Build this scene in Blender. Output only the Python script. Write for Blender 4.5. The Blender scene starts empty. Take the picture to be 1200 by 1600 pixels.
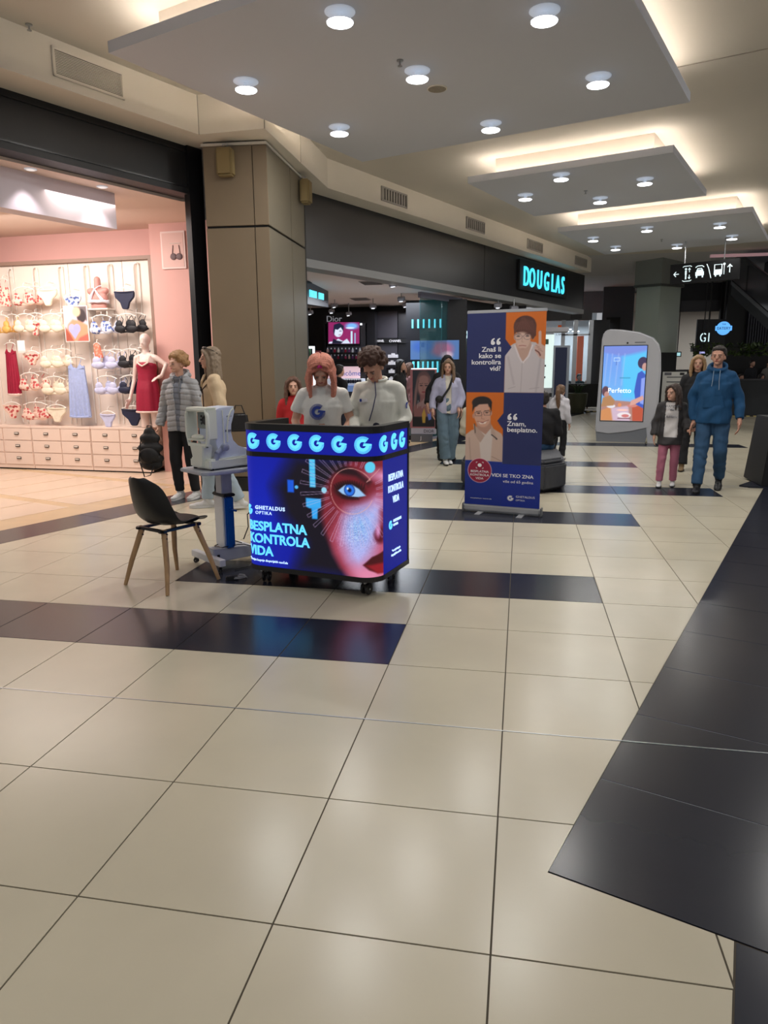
import bpy, bmesh, math, random
import numpy as np
from mathutils import Vector, Matrix, noise
random.seed(7)
PI = math.pi
S = bpy.context.scene
COL = bpy.data.collections.new('build')      # everything is gathered here and linked to the scene at the end, so modifiers evaluate fast
def evaluated(ob):
    S.collection.objects.link(ob); dg = bpy.context.evaluated_depsgraph_get()
    me = bpy.data.meshes.new_from_object(ob.evaluated_get(dg)); S.collection.objects.unlink(ob); bpy.data.objects.remove(ob); return me

# ------------------------------------------------------------------ camera
FPX = 1119.318
PITCH, ROLL, YAW = 0.200393910, -0.00641916779, -0.187466236
CAM = np.array([1.23291307, -1.63711691, 1.51875137])
_cp, _sp = math.cos(PITCH), math.sin(PITCH)
FW = np.array([math.sin(YAW)*_cp, math.cos(YAW)*_cp, -_sp])
_r = np.array([math.cos(YAW), -math.sin(YAW), 0.0]); _u = np.cross(_r, FW)
RT = math.cos(ROLL)*_r + math.sin(ROLL)*_u
UP = -math.sin(ROLL)*_r + math.cos(ROLL)*_u
cd = bpy.data.cameras.new('camera'); cam = bpy.data.objects.new('camera', cd); COL.objects.link(cam)
cd.sensor_fit = 'VERTICAL'; cd.sensor_height = 24; cd.lens = 24*FPX/1600; cd.clip_end = 200; cd.clip_start = .05
cam.matrix_world = Matrix([[RT[0], UP[0], -FW[0], CAM[0]], [RT[1], UP[1], -FW[1], CAM[1]], [RT[2], UP[2], -FW[2], CAM[2]], [0, 0, 0, 1]])
S.camera = cam

# ------------------------------------------------------------------ world, exposure
w = bpy.data.worlds.new('world'); S.world = w; w.use_nodes = True
w.node_tree.nodes['Background'].inputs[0].default_value = (.93, .95, 1, 1)
w.node_tree.nodes['Background'].inputs[1].default_value = WORLD = .39
S.view_settings.view_transform = 'Standard'; S.view_settings.look = 'None'
S.view_settings.gamma = 1; S.view_settings.use_curve_mapping = False
S.view_settings.exposure = 0.0

def area(name, loc, size, power, color=(1, 1, 1), rot=(0, 0, 0), size_y=None, spread=PI):
    l = bpy.data.lights.new(name, 'AREA'); l.energy = power; l.color = color
    l.size = size
    if size_y: l.shape = 'RECTANGLE'; l.size_y = size_y
    else: l.shape = 'DISK'
    l.spread = spread
    o = bpy.data.objects.new(name, l); COL.objects.link(o); o.location = loc; o.rotation_euler = rot
    return o
SHOP = (1, .88, .80)
# unseen area lights standing in for the lamps of the lingerie shop and perfumery
area('shop_ceiling_light', (-4.6, 6.2, 3.36), 2.4, 52, SHOP, (0, 0, 0), 1.2)
area('shop_ceiling_light', (-5.3, 6.9, 3.36), 2.6, 60, (1, .90, .84), (math.radians(25), 0, 0), .3)
area('shop_ceiling_light', (-7.2, 5.2, 3.36), 2.0, 46, SHOP, (0, 0, 0), 1.2)
area('perfumery_ceiling_light', (-1.6, 13.5, 2.85), 1.5, 75, (.86, .92, 1), (0, 0, 0), 1.5)
area('perfumery_ceiling_light', (-1.2, 16.0, 2.85), 1.5, 50, (.9, .9, 1), (0, 0, 0), 1.0)

# ------------------------------------------------------------------ pixel <-> place helpers
def ray(px, py): return FW + RT*((px-600)/FPX) + UP*((800-py)/FPX)
def gp(px, py, z=0.0):
    d = ray(px, py); t = (z-CAM[2])/d[2]; return Vector(CAM+t*d)
def aty(px, py, y):
    d = ray(px, py); t = (y-CAM[1])/d[1]; return Vector(CAM+t*d)
def atplane(px, py, P, ang):        # vertical plane through P running at ang degrees from +y
    n = np.array([math.cos(math.radians(ang)), -math.sin(math.radians(ang))]); d = ray(px, py)
    t = (n@(np.array(P[:2])-CAM[:2]))/(n@d[:2]); return Vector(CAM+t*d)

# ------------------------------------------------------------------ materials
def lin(c):
    return tuple((x/12.92 if x <= .04045 else ((x+.055)/1.055)**2.4) for x in c[:3])
def rgb(r, g, b): return lin((r/255, g/255, b/255))
_M = {}
def mat(name, col, rough=.5, metal=0, var=0, scale=8, bump=0, bscale=60, emit=0, ecol=None, alpha=1, trans=0, coat=0, spec=.5, stretch=None):
    if name in _M: return _M[name]
    m = bpy.data.materials.new(name); m.use_nodes = True; nt = m.node_tree; b = nt.nodes['Principled BSDF']
    b.inputs['Base Color'].default_value = (*col, 1); b.inputs['Roughness'].default_value = rough
    b.inputs['Metallic'].default_value = metal; b.inputs['Specular IOR Level'].default_value = spec
    if coat: b.inputs['Coat Weight'].default_value = coat; b.inputs['Coat Roughness'].default_value = .08
    if trans: b.inputs['Transmission Weight'].default_value = trans
    if alpha < 1: b.inputs['Alpha'].default_value = alpha
    if emit:
        b.inputs['Emission Color'].default_value = (*(ecol or col), 1); b.inputs['Emission Strength'].default_value = emit
    tc = nt.nodes.new('ShaderNodeTexCoord'); mp = nt.nodes.new('ShaderNodeMapping'); nt.links.new(tc.outputs['Object'], mp.inputs[0])
    if stretch: mp.inputs['Scale'].default_value = stretch
    if var:
        n = nt.nodes.new('ShaderNodeTexNoise'); n.inputs['Scale'].default_value = scale; n.inputs['Detail'].default_value = 4
        nt.links.new(mp.outputs[0], n.inputs['Vector'])
        r = nt.nodes.new('ShaderNodeValToRGB'); r.color_ramp.elements[0].position = .3; r.color_ramp.elements[1].position = .7
        r.color_ramp.elements[0].color = (*[max(0, c*(1-var)) for c in col], 1); r.color_ramp.elements[1].color = (*[min(1, c*(1+var)) for c in col], 1)
        nt.links.new(n.outputs[0], r.inputs[0]); nt.links.new(r.outputs[0], b.inputs['Base Color'])
    if bump:
        n2 = nt.nodes.new('ShaderNodeTexNoise'); n2.inputs['Scale'].default_value = bscale; nt.links.new(mp.outputs[0], n2.inputs['Vector'])
        bp = nt.nodes.new('ShaderNodeBump'); bp.inputs['Strength'].default_value = bump; bp.inputs['Distance'].default_value = .01
        nt.links.new(n2.outputs[0], bp.inputs['Height']); nt.links.new(bp.outputs[0], b.inputs['Normal'])
    _M[name] = m; return m
def vmat(name, emit=0, rough=.4):       # printed or lit picture: colours come from the mesh
    if name in _M: return _M[name]
    m = bpy.data.materials.new(name); m.use_nodes = True; nt = m.node_tree; b = nt.nodes['Principled BSDF']
    a = nt.nodes.new('ShaderNodeVertexColor'); a.layer_name = 'print'
    nt.links.new(a.outputs[0], b.inputs['Base Color']); b.inputs['Roughness'].default_value = rough
    if emit:
        nt.links.new(a.outputs[0], b.inputs['Emission Color']); b.inputs['Emission Strength'].default_value = emit
        mx = nt.nodes.new('ShaderNodeMixRGB'); mx.inputs[0].default_value = .85; mx.inputs[2].default_value = (.01, .01, .012, 1)
        nt.links.new(a.outputs[0], mx.inputs[1]); nt.links.new(mx.outputs[0], b.inputs['Base Color'])
    _M[name] = m; return m

# ------------------------------------------------------------------ mesh helpers
def rotm(rx=0, ry=0, rz=0):
    return Matrix.Rotation(rz, 3, 'Z') @ Matrix.Rotation(ry, 3, 'Y') @ Matrix.Rotation(rx, 3, 'X')
class MB:
    def __init__(s): s.v = []; s.f = []
    def add(s, vs, fs):
        n = len(s.v); s.v += [tuple(v) for v in vs]; s.f += [tuple(i+n for i in f) for f in fs]; return s
    def box(s, c, d, rot=None):
        x, y, z = d[0]/2, d[1]/2, d[2]/2
        vs = [Vector(p) for p in ((-x,-y,-z),(x,-y,-z),(x,y,-z),(-x,y,-z),(-x,-y,z),(x,-y,z),(x,y,z),(-x,y,z))]
        if rot is not None: vs = [rot @ v for v in vs]
        c = Vector(c)
        return s.add([v+c for v in vs], [(0,3,2,1),(4,5,6,7),(0,1,5,4),(1,2,6,5),(2,3,7,6),(3,0,4,7)])
    def b2(s, a, b):
        return s.box([(a[i]+b[i])/2 for i in range(3)], [abs(b[i]-a[i]) for i in range(3)])
    def prism(s, poly, z0, z1):
        n = len(poly); area2 = sum(poly[i][0]*poly[(i+1) % n][1]-poly[(i+1) % n][0]*poly[i][1] for i in range(n))
        if area2 < 0: poly = poly[::-1]
        vs = [(p[0], p[1], z0) for p in poly]+[(p[0], p[1], z1) for p in poly]
        return s.add(vs, [tuple(range(n))[::-1], tuple(range(n, 2*n))]+[(i, (i+1) % n, n+(i+1) % n, n+i) for i in range(n)])
    def tube(s, pts, r, n=8, cap=True):
        pts = [Vector(p) for p in pts]; m = len(pts); rs = r if isinstance(r, (list, tuple)) else [r]*m
        vs = []; prev = None
        for i, p in enumerate(pts):
            t = (pts[min(i+1, m-1)]-pts[max(i-1, 0)]).normalized()
            if prev is None: a = t.orthogonal().normalized()
            else:
                a = prev-t*prev.dot(t); a = a.normalized() if a.length > 1e-6 else t.orthogonal().normalized()
            prev = a; b = t.cross(a)
            for k in range(n):
                th = 2*PI*k/n; vs.append(p+(a*math.cos(th)+b*math.sin(th))*rs[i])
        fs = [(i*n+k, i*n+(k+1) % n, (i+1)*n+(k+1) % n, (i+1)*n+k) for i in range(m-1) for k in range(n)]
        if cap: fs += [tuple(range(n))[::-1], tuple(range((m-1)*n, m*n))]
        return s.add(vs, fs)
    def cyl(s, a, b, r, n=16, r2=None): return s.tube([a, b], [r, r if r2 is None else r2], n)
    def lathe(s, prof, c=(0, 0, 0), n=20, rot=None):
        vs = []
        for (r, z) in prof:
            for k in range(n): vs.append(Vector((r*math.cos(2*PI*k/n), r*math.sin(2*PI*k/n), z)))
        if rot is not None: vs = [rot @ v for v in vs]
        m = len(prof)
        fs = [(i*n+k, i*n+(k+1) % n, (i+1)*n+(k+1) % n, (i+1)*n+k) for i in range(m-1) for k in range(n)]
        fs += [tuple(range(n))[::-1], tuple(range((m-1)*n, m*n))]
        return s.add([v+Vector(c) for v in vs], fs)
    def ell(s, c, r, rot=None, n=14, m=10):
        if not isinstance(r, (tuple, list)): r = (r, r, r)
        vs = [Vector((0, 0, -r[2]))]
        for i in range(1, m):
            ph = -PI/2+PI*i/m
            for k in range(n): vs.append(Vector((r[0]*math.cos(ph)*math.cos(2*PI*k/n), r[1]*math.cos(ph)*math.sin(2*PI*k/n), r[2]*math.sin(ph))))
        vs.append(Vector((0, 0, r[2]))); L = len(vs)-1
        fs = [(0, 1+(k+1) % n, 1+k) for k in range(n)]
        fs += [(1+i*n+k, 1+i*n+(k+1) % n, 1+(i+1)*n+(k+1) % n, 1+(i+1)*n+k) for i in range(m-2) for k in range(n)]
        fs += [(L, 1+(m-2)*n+k, 1+(m-2)*n+(k+1) % n) for k in range(n)]
        if rot is not None: vs = [rot @ v for v in vs]
        return s.add([v+Vector(c) for v in vs], fs)
    def cap(s, a, b, ra, rb, n=12):       # tapered capsule
        a = Vector(a); b = Vector(b)
        s.ell(a, ra, n=n, m=8); s.ell(b, rb, n=n, m=8)
        if (b-a).length > 1e-4: s.tube([a, b], [ra, rb], n)
        return s
    def quad(s, a, b, c, d): return s.add([a, b, c, d], [(0, 1, 2, 3)])
    def xf(s, M): s.v = [tuple(M @ Vector(v)) for v in s.v]; return s
    def build(s, name, m, parent=None, bevel=0, smooth=False, loc=None, rot=None, seg=2, normals=True):
        me = bpy.data.meshes.new(name); me.from_pydata(s.v, [], s.f)
        if bevel or normals:
            bm = bmesh.new(); bm.from_mesh(me)
            if normals: bmesh.ops.recalc_face_normals(bm, faces=bm.faces)
            if bevel:
                es = [e for e in bm.edges if len(e.link_faces) == 2 and e.calc_face_angle(0) > .5]
                bmesh.ops.bevel(bm, geom=es, offset=bevel, segments=seg, affect='EDGES', clamp_overlap=True)
            bm.to_mesh(me); bm.free()
        me.materials.append(m)
        if smooth or bevel: me.shade_smooth(); me.set_sharp_from_angle(angle=math.radians(38))
        o = bpy.data.objects.new(name, me); COL.objects.link(o)
        if parent is not None: o.parent = parent
        if loc is not None: o.location = loc
        if rot is not None: o.rotation_euler = rot
        return o
def empty(name, loc=(0, 0, 0), rz=0, label=None, cat=None, group=None):
    o = bpy.data.objects.new(name, None); COL.objects.link(o); o.location = loc; o.rotation_euler = (0, 0, rz)
    o.empty_display_size = .1
    return tag(o, label, cat, group)
def tag(o, label=None, cat=None, group=None, kind=None):
    if label: o['label'] = label
    if cat: o['category'] = cat
    if group: o['group'] = group
    if kind: o['kind'] = kind
    return o
def struct(o): o['kind'] = 'structure'; return o
def kids(o): return [c for c in COL.objects if c.parent == o]
_kid = {}
def copy_tree(o, parent=None, ch=None):
    c = o.copy(); COL.objects.link(c); c.parent = parent
    for k in o.children: copy_tree(k, c)
    return c
def text(name, s, size, m, parent, M, align='LEFT', bold=0.0, ext=.002, xs=1.0, sp=1.0, mapf=None):
    cu = bpy.data.curves.new('t', 'FONT'); cu.body = s; cu.size = size; cu.align_x = align; cu.offset = bold; cu.extrude = ext
    cu.space_character = sp; cu.resolution_u = 3
    me = evaluated(bpy.data.objects.new('t', cu)); bpy.data.curves.remove(cu)
    for v in me.vertices:
        p = Vector((v.co.x*xs, v.co.y, v.co.z))
        v.co = mapf(M @ p) if mapf else M @ p
    me.materials.clear(); me.materials.append(m); me.name = name
    o = bpy.data.objects.new(name, me); COL.objects.link(o)
    if parent is not None: o.parent = parent
    return o
def frame(o, x, y):     # matrix with origin o, local X along x and local Y along y
    x = Vector(x).normalized(); z = x.cross(Vector(y)).normalized(); y = z.cross(x)
    return Matrix(((x.x, y.x, z.x, o[0]), (x.y, y.y, z.y, o[1]), (x.z, y.z, z.z, o[2]), (0, 0, 0, 1)))

# ------------------------------------------------------------------ painted artwork (numpy), shown through mesh colours
class Art:
    def __init__(s, x0, x1, y0, y1, nx, ny, bg):    # coordinates: x right, y down
        s.x0, s.x1, s.y0, s.y1, s.nx, s.ny = x0, x1, y0, y1, nx, ny
        X = np.linspace(x0, x1, nx+1); Y = np.linspace(y1, y0, ny+1); s.X, s.Y = np.meshgrid(X, Y)
        s.c = np.zeros(s.X.shape+(3,)); s.c[:] = np.array(bg)/255.; s.px = abs(x1-x0)/nx
        s.rs = np.random.RandomState(3)
    def mix(s, a, col):
        a = np.clip(a, 0, 1)[..., None]; s.c = s.c*(1-a)+np.array(col)/255.*a; return s
    def ell(s, cx, cy, rx, ry, col, soft=None, rot=0, op=1):
        c, q = math.cos(math.radians(rot)), math.sin(math.radians(rot)); dx, dy = s.X-cx, s.Y-cy
        u = (dx*c+dy*q)/rx; v = (-dx*q+dy*c)/ry; d = (np.sqrt(u*u+v*v)-1)*min(rx, ry); so = soft or s.px
        return s.mix((.5-d/so)*op, col)
    def poly(s, pts, col, soft=None, op=1):
        P = np.array(pts, float); n = len(P); ins = np.zeros(s.X.shape, bool); d = np.full(s.X.shape, 1e9)
        for i in range(n):
            a, b = P[i], P[(i+1) % n]; e = b-a; L = max(e@e, 1e-12)
            t = np.clip(((s.X-a[0])*e[0]+(s.Y-a[1])*e[1])/L, 0, 1)
            d = np.minimum(d, np.hypot(s.X-a[0]-t*e[0], s.Y-a[1]-t*e[1]))
            if a[1] != b[1]:
                cr = ((a[1] > s.Y) != (b[1] > s.Y)) & (s.X < (b[0]-a[0])*(s.Y-a[1])/(b[1]-a[1])+a[0]); ins ^= cr
        d = np.where(ins, -d, d); return s.mix((.5-d/(soft or s.px))*op, col)
    def line(s, pts, wd, col, soft=None, op=1):
        d = np.full(s.X.shape, 1e9); P = np.array(pts, float)
        for a, b in zip(P[:-1], P[1:]):
            e = b-a; L = max(e@e, 1e-12); t = np.clip(((s.X-a[0])*e[0]+(s.Y-a[1])*e[1])/L, 0, 1)
            d = np.minimum(d, np.hypot(s.X-a[0]-t*e[0], s.Y-a[1]-t*e[1]))
        so = soft or s.px; return s.mix((.5-(d-wd/2)/so)*op, col)
    def grad(s, c0, c1, axis='y'):
        t = (s.Y-s.y0)/(s.y1-s.y0) if axis == 'y' else (s.X-s.x0)/(s.x1-s.x0)
        s.c = np.array(c0)/255.*(1-t[..., None])+np.array(c1)/255.*t[..., None]; return s
    def noise(s, amt, mask=None):
        k = s.rs.randn(*s.X.shape)[..., None]*amt; s.c = np.clip(s.c+(k if mask is None else k*mask[..., None]), 0, 1); return s
    def build(s, name, m, parent, fn):      # fn(x, y) -> point
        ny, nx = s.ny, s.nx
        vs = [fn(s.X[j, i], s.Y[j, i]) for j in range(ny+1) for i in range(nx+1)]
        W = nx+1; fs = [(j*W+i, j*W+i+1, (j+1)*W+i+1, (j+1)*W+i) for j in range(ny) for i in range(nx)]
        me = bpy.data.meshes.new(name); me.from_pydata(vs, [], fs)
        a = me.color_attributes.new('print', 'FLOAT_COLOR', 'POINT')
        c = np.clip(s.c, 0, 1).reshape(-1, 3); c = np.where(c <= .04045, c/12.92, ((c+.055)/1.055)**2.4)
        a.data.foreach_set('color', np.concatenate([c, np.ones((len(c), 1))], 1).astype(np.float32).ravel())
        me.materials.append(m); o = bpy.data.objects.new(name, me); COL.objects.link(o)
        if parent is not None: o.parent = parent
        return o

# ------------------------------------------------------------------ common materials
M_beige = mat('beige_porcelain', rgb(202, 194, 173), .24, var=.07, scale=1.3, spec=.45)
M_dark = mat('dark_porcelain', rgb(36, 39, 51), .22, var=.12, scale=1.5, spec=.42)
M_grout_l = mat('light_grout', rgb(140, 144, 152), .7)
M_grout = mat('grout', rgb(84, 76, 64), .8)
M_white = mat('white_plaster', rgb(232, 226, 214), .7, var=.015, scale=2)
M_ceil = mat('ceiling_paint', rgb(205, 200, 190), .8, var=.02, scale=1)
M_panel = mat('panel_paint', rgb(208, 212, 222), .8)
M_black = mat('black_cladding', rgb(11, 11, 14), .5, var=.1, scale=.6)
M_blackm = mat('black_matte', rgb(18, 18, 20), .6)
M_blackp = mat('black_plastic', rgb(22, 22, 24), .32)
M_silver = mat('silver_paint', rgb(178, 180, 184), .35, .35)
M_metal = mat('brushed_metal', rgb(175, 178, 182), .3, 1)
M_lamp = mat('lamp_disc', (1, 1, 1), .5, emit=9, ecol=(.97, .98, 1))
M_cove = mat('cove_led', (1, 1, 1), .5, emit=28, ecol=(1, .87, .73))
# ------------------------------------------------------------------ floor
U = Vector((math.sin(math.radians(20.9)), math.cos(math.radians(20.9)), 0)); V = Vector((U.y, -U.x, 0))
fl = struct(MB().b2((-14, -6, -.12), (22, 46, -.004)).build('floor', M_grout))
def clip(poly, p, n):       # keep the side where (x-p).n <= 0
    out = []
    for i in range(len(poly)):
        a, b = poly[i], poly[(i+1) % len(poly)]
        da = (a[0]-p[0])*n[0]+(a[1]-p[1])*n[1]; db = (b[0]-p[0])*n[0]+(b[1]-p[1])*n[1]
        if da <= 0: out.append(a)
        if (da < 0 < db) or (db < 0 < da):
            t = da/(da-db); out.append((a[0]+(b[0]-a[0])*t, a[1]+(b[1]-a[1])*t))
    return out
BP = (1.36, .35); BN = (V.x, V.y)                     # left edge of the dark band on the right
LP = (-3.26, 3.78); _a = math.radians(19.4); LN = (-math.cos(_a), math.sin(_a))    # edge of the dark threshold on the left
def dark_cell(i, j):
    return (j == 3 and i < 1) or (j == 5 and -2 <= i < 3) or (j == 9 and -1 <= i < 4) or (j == 12 and -1 <= i < 6) or (j == 16 and 0 <= i < 5) or (j == 21 and 0 <= i < 9)
def visible(x, y):
    d = np.array([x, y, 0])-CAM; z = d@FW
    if z < .2: return False
    px = 600+FPX*(d@RT)/z; py = 800-FPX*(d@UP)/z
    return -60 < px < 1260 and py < 1680
cells = []
g = .0028
for j in range(-2, 38):
    for i in range(-14, 18):
        poly = [(i*.6+g, j*.6+g), (i*.6+.6-g, j*.6+g), (i*.6+.6-g, j*.6+.6-g), (i*.6+g, j*.6+.6-g)]
        if j == 2: poly = [(x, y+(.004 if k < 2 else 0)) for k, (x, y) in enumerate(poly)]
        if not any(visible(*p) for p in poly): continue
        du = [(p[0]-BP[0])*U.x+(p[1]-BP[1])*U.y for p in poly]; dv = [(p[0]-BP[0])*V.x+(p[1]-BP[1])*V.y for p in poly]
        if j < 14:
            if i == 2 and j == 0:
                yr = BP[1]+(1.797-BP[0])*V.y/V.x-.003; xt = BP[0]+(.597-BP[1])*U.x/U.y-.003
                cells.append((i, j, [(1.203, .003), (1.797, .003), (1.797, yr), (BP[0]-.002, BP[1]-.003), (xt, .597), (1.203, .597)])); continue
            if max(dv) > 0 and min(du) < 0 and (max(du) < 0 or i > 2):
                poly = clip(poly, (BP[0]-.003*U.x, BP[1]-.003*U.y), (U.x, U.y))
                if len(poly) > 2: poly = clip(poly, (1.843, .17), (math.cos(math.radians(16)), -math.sin(math.radians(16))))
            else: poly = clip(poly, (BP[0]-.003*V.x, BP[1]-.003*V.y), BN)
        if len(poly) > 2: poly = clip(poly, (LP[0]+.003, LP[1]), LN)
        if len(poly) > 2: cells.append((i, j, poly))
cells.sort(key=lambda c: (c[2][0][0]-CAM[0])**2+(c[2][0][1]-CAM[1])**2)
# dark band tiles
def uv(a, b): return (BP[0]+U.x*a+V.x*b, BP[1]+U.y*a+V.y*b)
band = []
for k in range(0, 14):
    for m_ in range(0, 3):
        a0, a1, b0, b1 = k*.592+.003, (k+1)*.592-.003, m_*1.2+(.0 if m_ == 0 else .003), (m_+1)*1.2-.003
        band.append([uv(a0, b0), uv(a1, b0), uv(a1, b1), uv(a0, b1)])
for k in range(0, 4): band.append(clip([uv(-.006-.592*k, .2), uv(-.006-.592*k, 1.75), uv(-.592-.592*k, 1.75), uv(-.592-.592*k, .2)], (1.849, .17), (-math.cos(math.radians(16)), math.sin(math.radians(16)))))
lim = 296-len(band)
MB().prism([uv(.003, .003), uv(8.2, .003), uv(8.2, 3.5), uv(.003, 3.5)], -.0040, -.0012).build('joint_filler', M_grout_l, fl, normals=False)
for n_, q in enumerate(band): MB().prism(q, -.004, 0.0005).build('tile', M_dark, fl, normals=False)
for (i, j, p) in cells[:lim]: MB().prism(p, -.004, 0).build('tile', M_dark if dark_cell(i, j) else M_beige, fl, normals=False)
r1, r2 = MB(), MB()
for (i, j, p) in cells[lim:]: (r2 if dark_cell(i, j) else r1).prism(p, -.004, 0)
tag(r1.build('distant_tiles', M_beige, fl, normals=False), kind='stuff'); tag(r2.build('distant_dark_tiles', M_dark, fl, normals=False), kind='stuff')
# metal expansion joints
ej = MB(); ej.b2((-3.0, 1.1985, -.003), (1.64, 1.2045, .0012)); ej.b2((1.64, 1.1985, -.003), (6, 1.2045, .0022)); ej.b2((-1, 7.915, -.003), (9, 7.925, .0025)); ej.b2((-1, 8.03, -.003), (9, 8.038, .0025))
tag(ej.build('expansion_joint', M_metal), kind='structure')
# threshold bands on the left: dark strip, then beige shop floor
TU = Vector((math.sin(_a), math.cos(_a), 0)); TV = Vector((-TU.y, TU.x, 0))
def tp(a, b): return (LP[0]+TU.x*a+TV.x*b, LP[1]+TU.y*a+TV.y*b)
for k in range(-4, 17): MB().prism([tp(k*1.2+.003, .004), tp(k*1.2+1.197, .004), tp(k*1.2+1.197, .50), tp(k*1.2+.003, .50)], -.004, .0).build('tile', M_dark, fl, normals=False)
M_shopf = mat('shop_floor_tile', rgb(228, 205, 182), .22, var=.04, scale=1.5)
M_strip = mat('shop_floor_strip', rgb(214, 186, 148), .3, var=.08, scale=4)
sf = struct(MB().prism([tp(-8, .505), tp(20, .505), tp(20, 12), tp(-8, 12)], -.004, .0).build('floor_shop', M_strip))
for k in range(-6, 4):
    for m_ in range(0, 7):
        b0 = .95+m_*.62; a0 = k*1.55+m_*.0
        MB().prism([tp(a0, b0), tp(a0+1.4, b0), tp(a0+1.4, b0+.6), tp(a0, b0+.6)], -.002, .0022).build('tile', M_shopf, sf, normals=False)
# ------------------------------------------------------------------ ceiling
ZC, ZP = 4.45, 4.10
M_grout2 = mat('seam', rgb(150, 144, 134), .9)
ce = MB(); ce.b2((-14, -6, ZC), (20, 19.6, ZC+.15)); struct(ce.build('ceiling', M_ceil))
ce2 = MB(); ce2.b2((-6, 22.2, 4.2), (20, 34, 4.3)); ce2.add([(-6, 19.6, ZC), (20, 19.6, ZC), (20, 22.2, 4.2), (-6, 22.2, 4.2), (-6, 19.6, ZC+.1), (20, 19.6, ZC+.1), (20, 22.2, 4.3), (-6, 22.2, 4.3)], [(0, 3, 2, 1), (4, 5, 6, 7), (0, 1, 5, 4), (1, 2, 6, 5), (2, 3, 7, 6), (3, 0, 4, 7)])  # front drop is sloped so that floor bounce brightens it
struct(ce2.build('ceiling_far', mat('far_ceiling_paint', rgb(190, 190, 192), .8)))
sm = MB(); q0 = Vector((2.81, 6.67, ZC-.001)); 
sm.tube([q0-V*.3+Vector((0,0,0)), q0+V*9], .008, 4)
struct(sm.build('trim_1', M_grout2))
def cove(P, w_, l_, label):      # P = far left corner, extends along V (w_) and towards the camera along -U (l_)
    e = empty('suspended_ceiling_panel', (P[0], P[1], ZP), 0, label, 'ceiling panel', 'lowered ceiling panels')
    def c(a, b): return (V.x*a-U.x*b, V.y*a-U.y*b)
    s = MB(); s.prism([c(0, 0), c(w_, 0), c(w_, l_), c(0, l_)], 0, .09); s.build('soffit_board', M_panel, e)
    i = .30; s = MB(); s.prism([c(i, i), c(w_-i, i), c(w_-i, l_-i), c(i, l_-i)], .09, ZC-ZP); s.build('upstand', mat('upstand_paint', rgb(206, 196, 184), .75), e)
    t = MB(); h0, h1 = .091, .101; o_ = .17
    for a in (([c(o_, o_), c(w_-o_, o_), c(w_-o_, o_+.02), c(o_, o_+.02)]), ([c(o_, l_-o_-.02), c(w_-o_, l_-o_-.02), c(w_-o_, l_-o_), c(o_, l_-o_)]),
              ([c(o_, o_), c(o_+.02, o_), c(o_+.02, l_-o_), c(o_, l_-o_)]), ([c(w_-o_-.02, o_), c(w_-o_, o_), c(w_-o_, l_-o_), c(w_-o_-.02, l_-o_)])):
        t.prism(a, h0, h1)
    t.build('light_strip', M_cove, e); return e
cove((-.86, 8.07), 3.93, 3.87, 'largest lowered ceiling panel, nearest, right above the counter')
cove((1.37, 12.05), 2.80, 2.76, 'middle lowered ceiling panel with glowing upstand, above the banner')
cove((3.1, 17.0), 3.45, 3.5, 'farthest lowered ceiling panel, with six lamps, above the wayfinding sign')
# downlights
M_ringw = mat('lamp_ring_glow', rgb(225, 228, 232), .5, emit=.32, ecol=rgb(190, 202, 220))  # weak bluish glow stands in for lamp light on ring, stem and shade
def make_light(loc, label, watt, grp, big=True):
    e = empty('downlight', loc, 0, label, 'ceiling light', grp)
    MB().lathe([(.115, .0), (.115, -.006), (.108, -.010)], (0, 0, 0), 24).build('ceiling_ring', M_ringw, e, smooth=True)
    MB().cyl((0, 0, -.008), (0, 0, -.06), .02, 10).build('stem', M_ringw, e)
    MB().lathe([(.03, -.066), (.098, -.067), (.102, -.069), (.102, -.074)], (0, 0, 0), 24).build('shade', M_ringw, e, smooth=True)
    MB().lathe([(.098, -.0745), (.096, -.080)], (0, 0, 0), 24).build('diffuser', M_lamp, e)
    l = bpy.data.lights.new('lamp', 'AREA'); l.shape = 'DISK'; l.size = .18; l.energy = watt; l.color = (1, .97, .92)
    o = bpy.data.objects.new('lamp', l); COL.objects.link(o); o.parent = e; o.location = (0, 0, -.085)
    return e
near_l = [((531, 18), 'left of the pair nearest the camera'), ((851, 16), 'right of the pair nearest the camera'), ((384, 127), 'farthest left, near the white fascia over the pillar'),
          ((652, 110), 'between the sprinkler and the round speaker grille'), ((935, 119), 'farthest right on the nearest panel'), ((530, 198), 'at the far left corner of the nearest panel'), ((767, 192), 'at the far edge of the nearest panel')]
for (p, t) in near_l:
    q = gp(p[0], p[1], ZP); make_light((q.x, q.y, ZP), 'round drop ceiling lamp '+t, 17, 'lamps on the nearest ceiling panel')
for (p, t) in (((877, 272), 'left of the rear pair'), ((1008, 279), 'farthest right'), ((821, 304), 'farthest left'), ((938, 309), 'farthest back')):
    q = gp(p[0], p[1], ZP); make_light((q.x, q.y, ZP), 'round drop lamp on the middle ceiling panel, '+t, 15, 'lamps on the middle ceiling panel')
for (p, t) in (((1011, 355), 'front left'), ((927, 371), 'leftmost'), ((1125, 349), 'front right'), ((962, 385), 'back left'), ((1144, 368), 'rightmost'), ((1058, 382), 'back middle')):
    q = gp(p[0], p[1], ZP); make_light((q.x, q.y, ZP), 'small round lamp on the farthest ceiling panel, '+t+' one', 12, 'lamps on the farthest ceiling panel')
# unseen lamps added above and right of the view to brighten the mall
for (x, y) in ((.9, .2), (2.6, -1.2), (-.8, -1.5), (-2.6, .8), (2.8, 2.2), (4.4, 3.6), (4.6, 6.2), (6.5, 9), (7.5, 12.5), (8.6, 15.5), (9.6, 18.5)):
    make_light((x, y, ZC), 'round drop ceiling lamp of the mall outside the frame', 16 if y < 5 else 36, 'ceiling lamps outside the frame')
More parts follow.
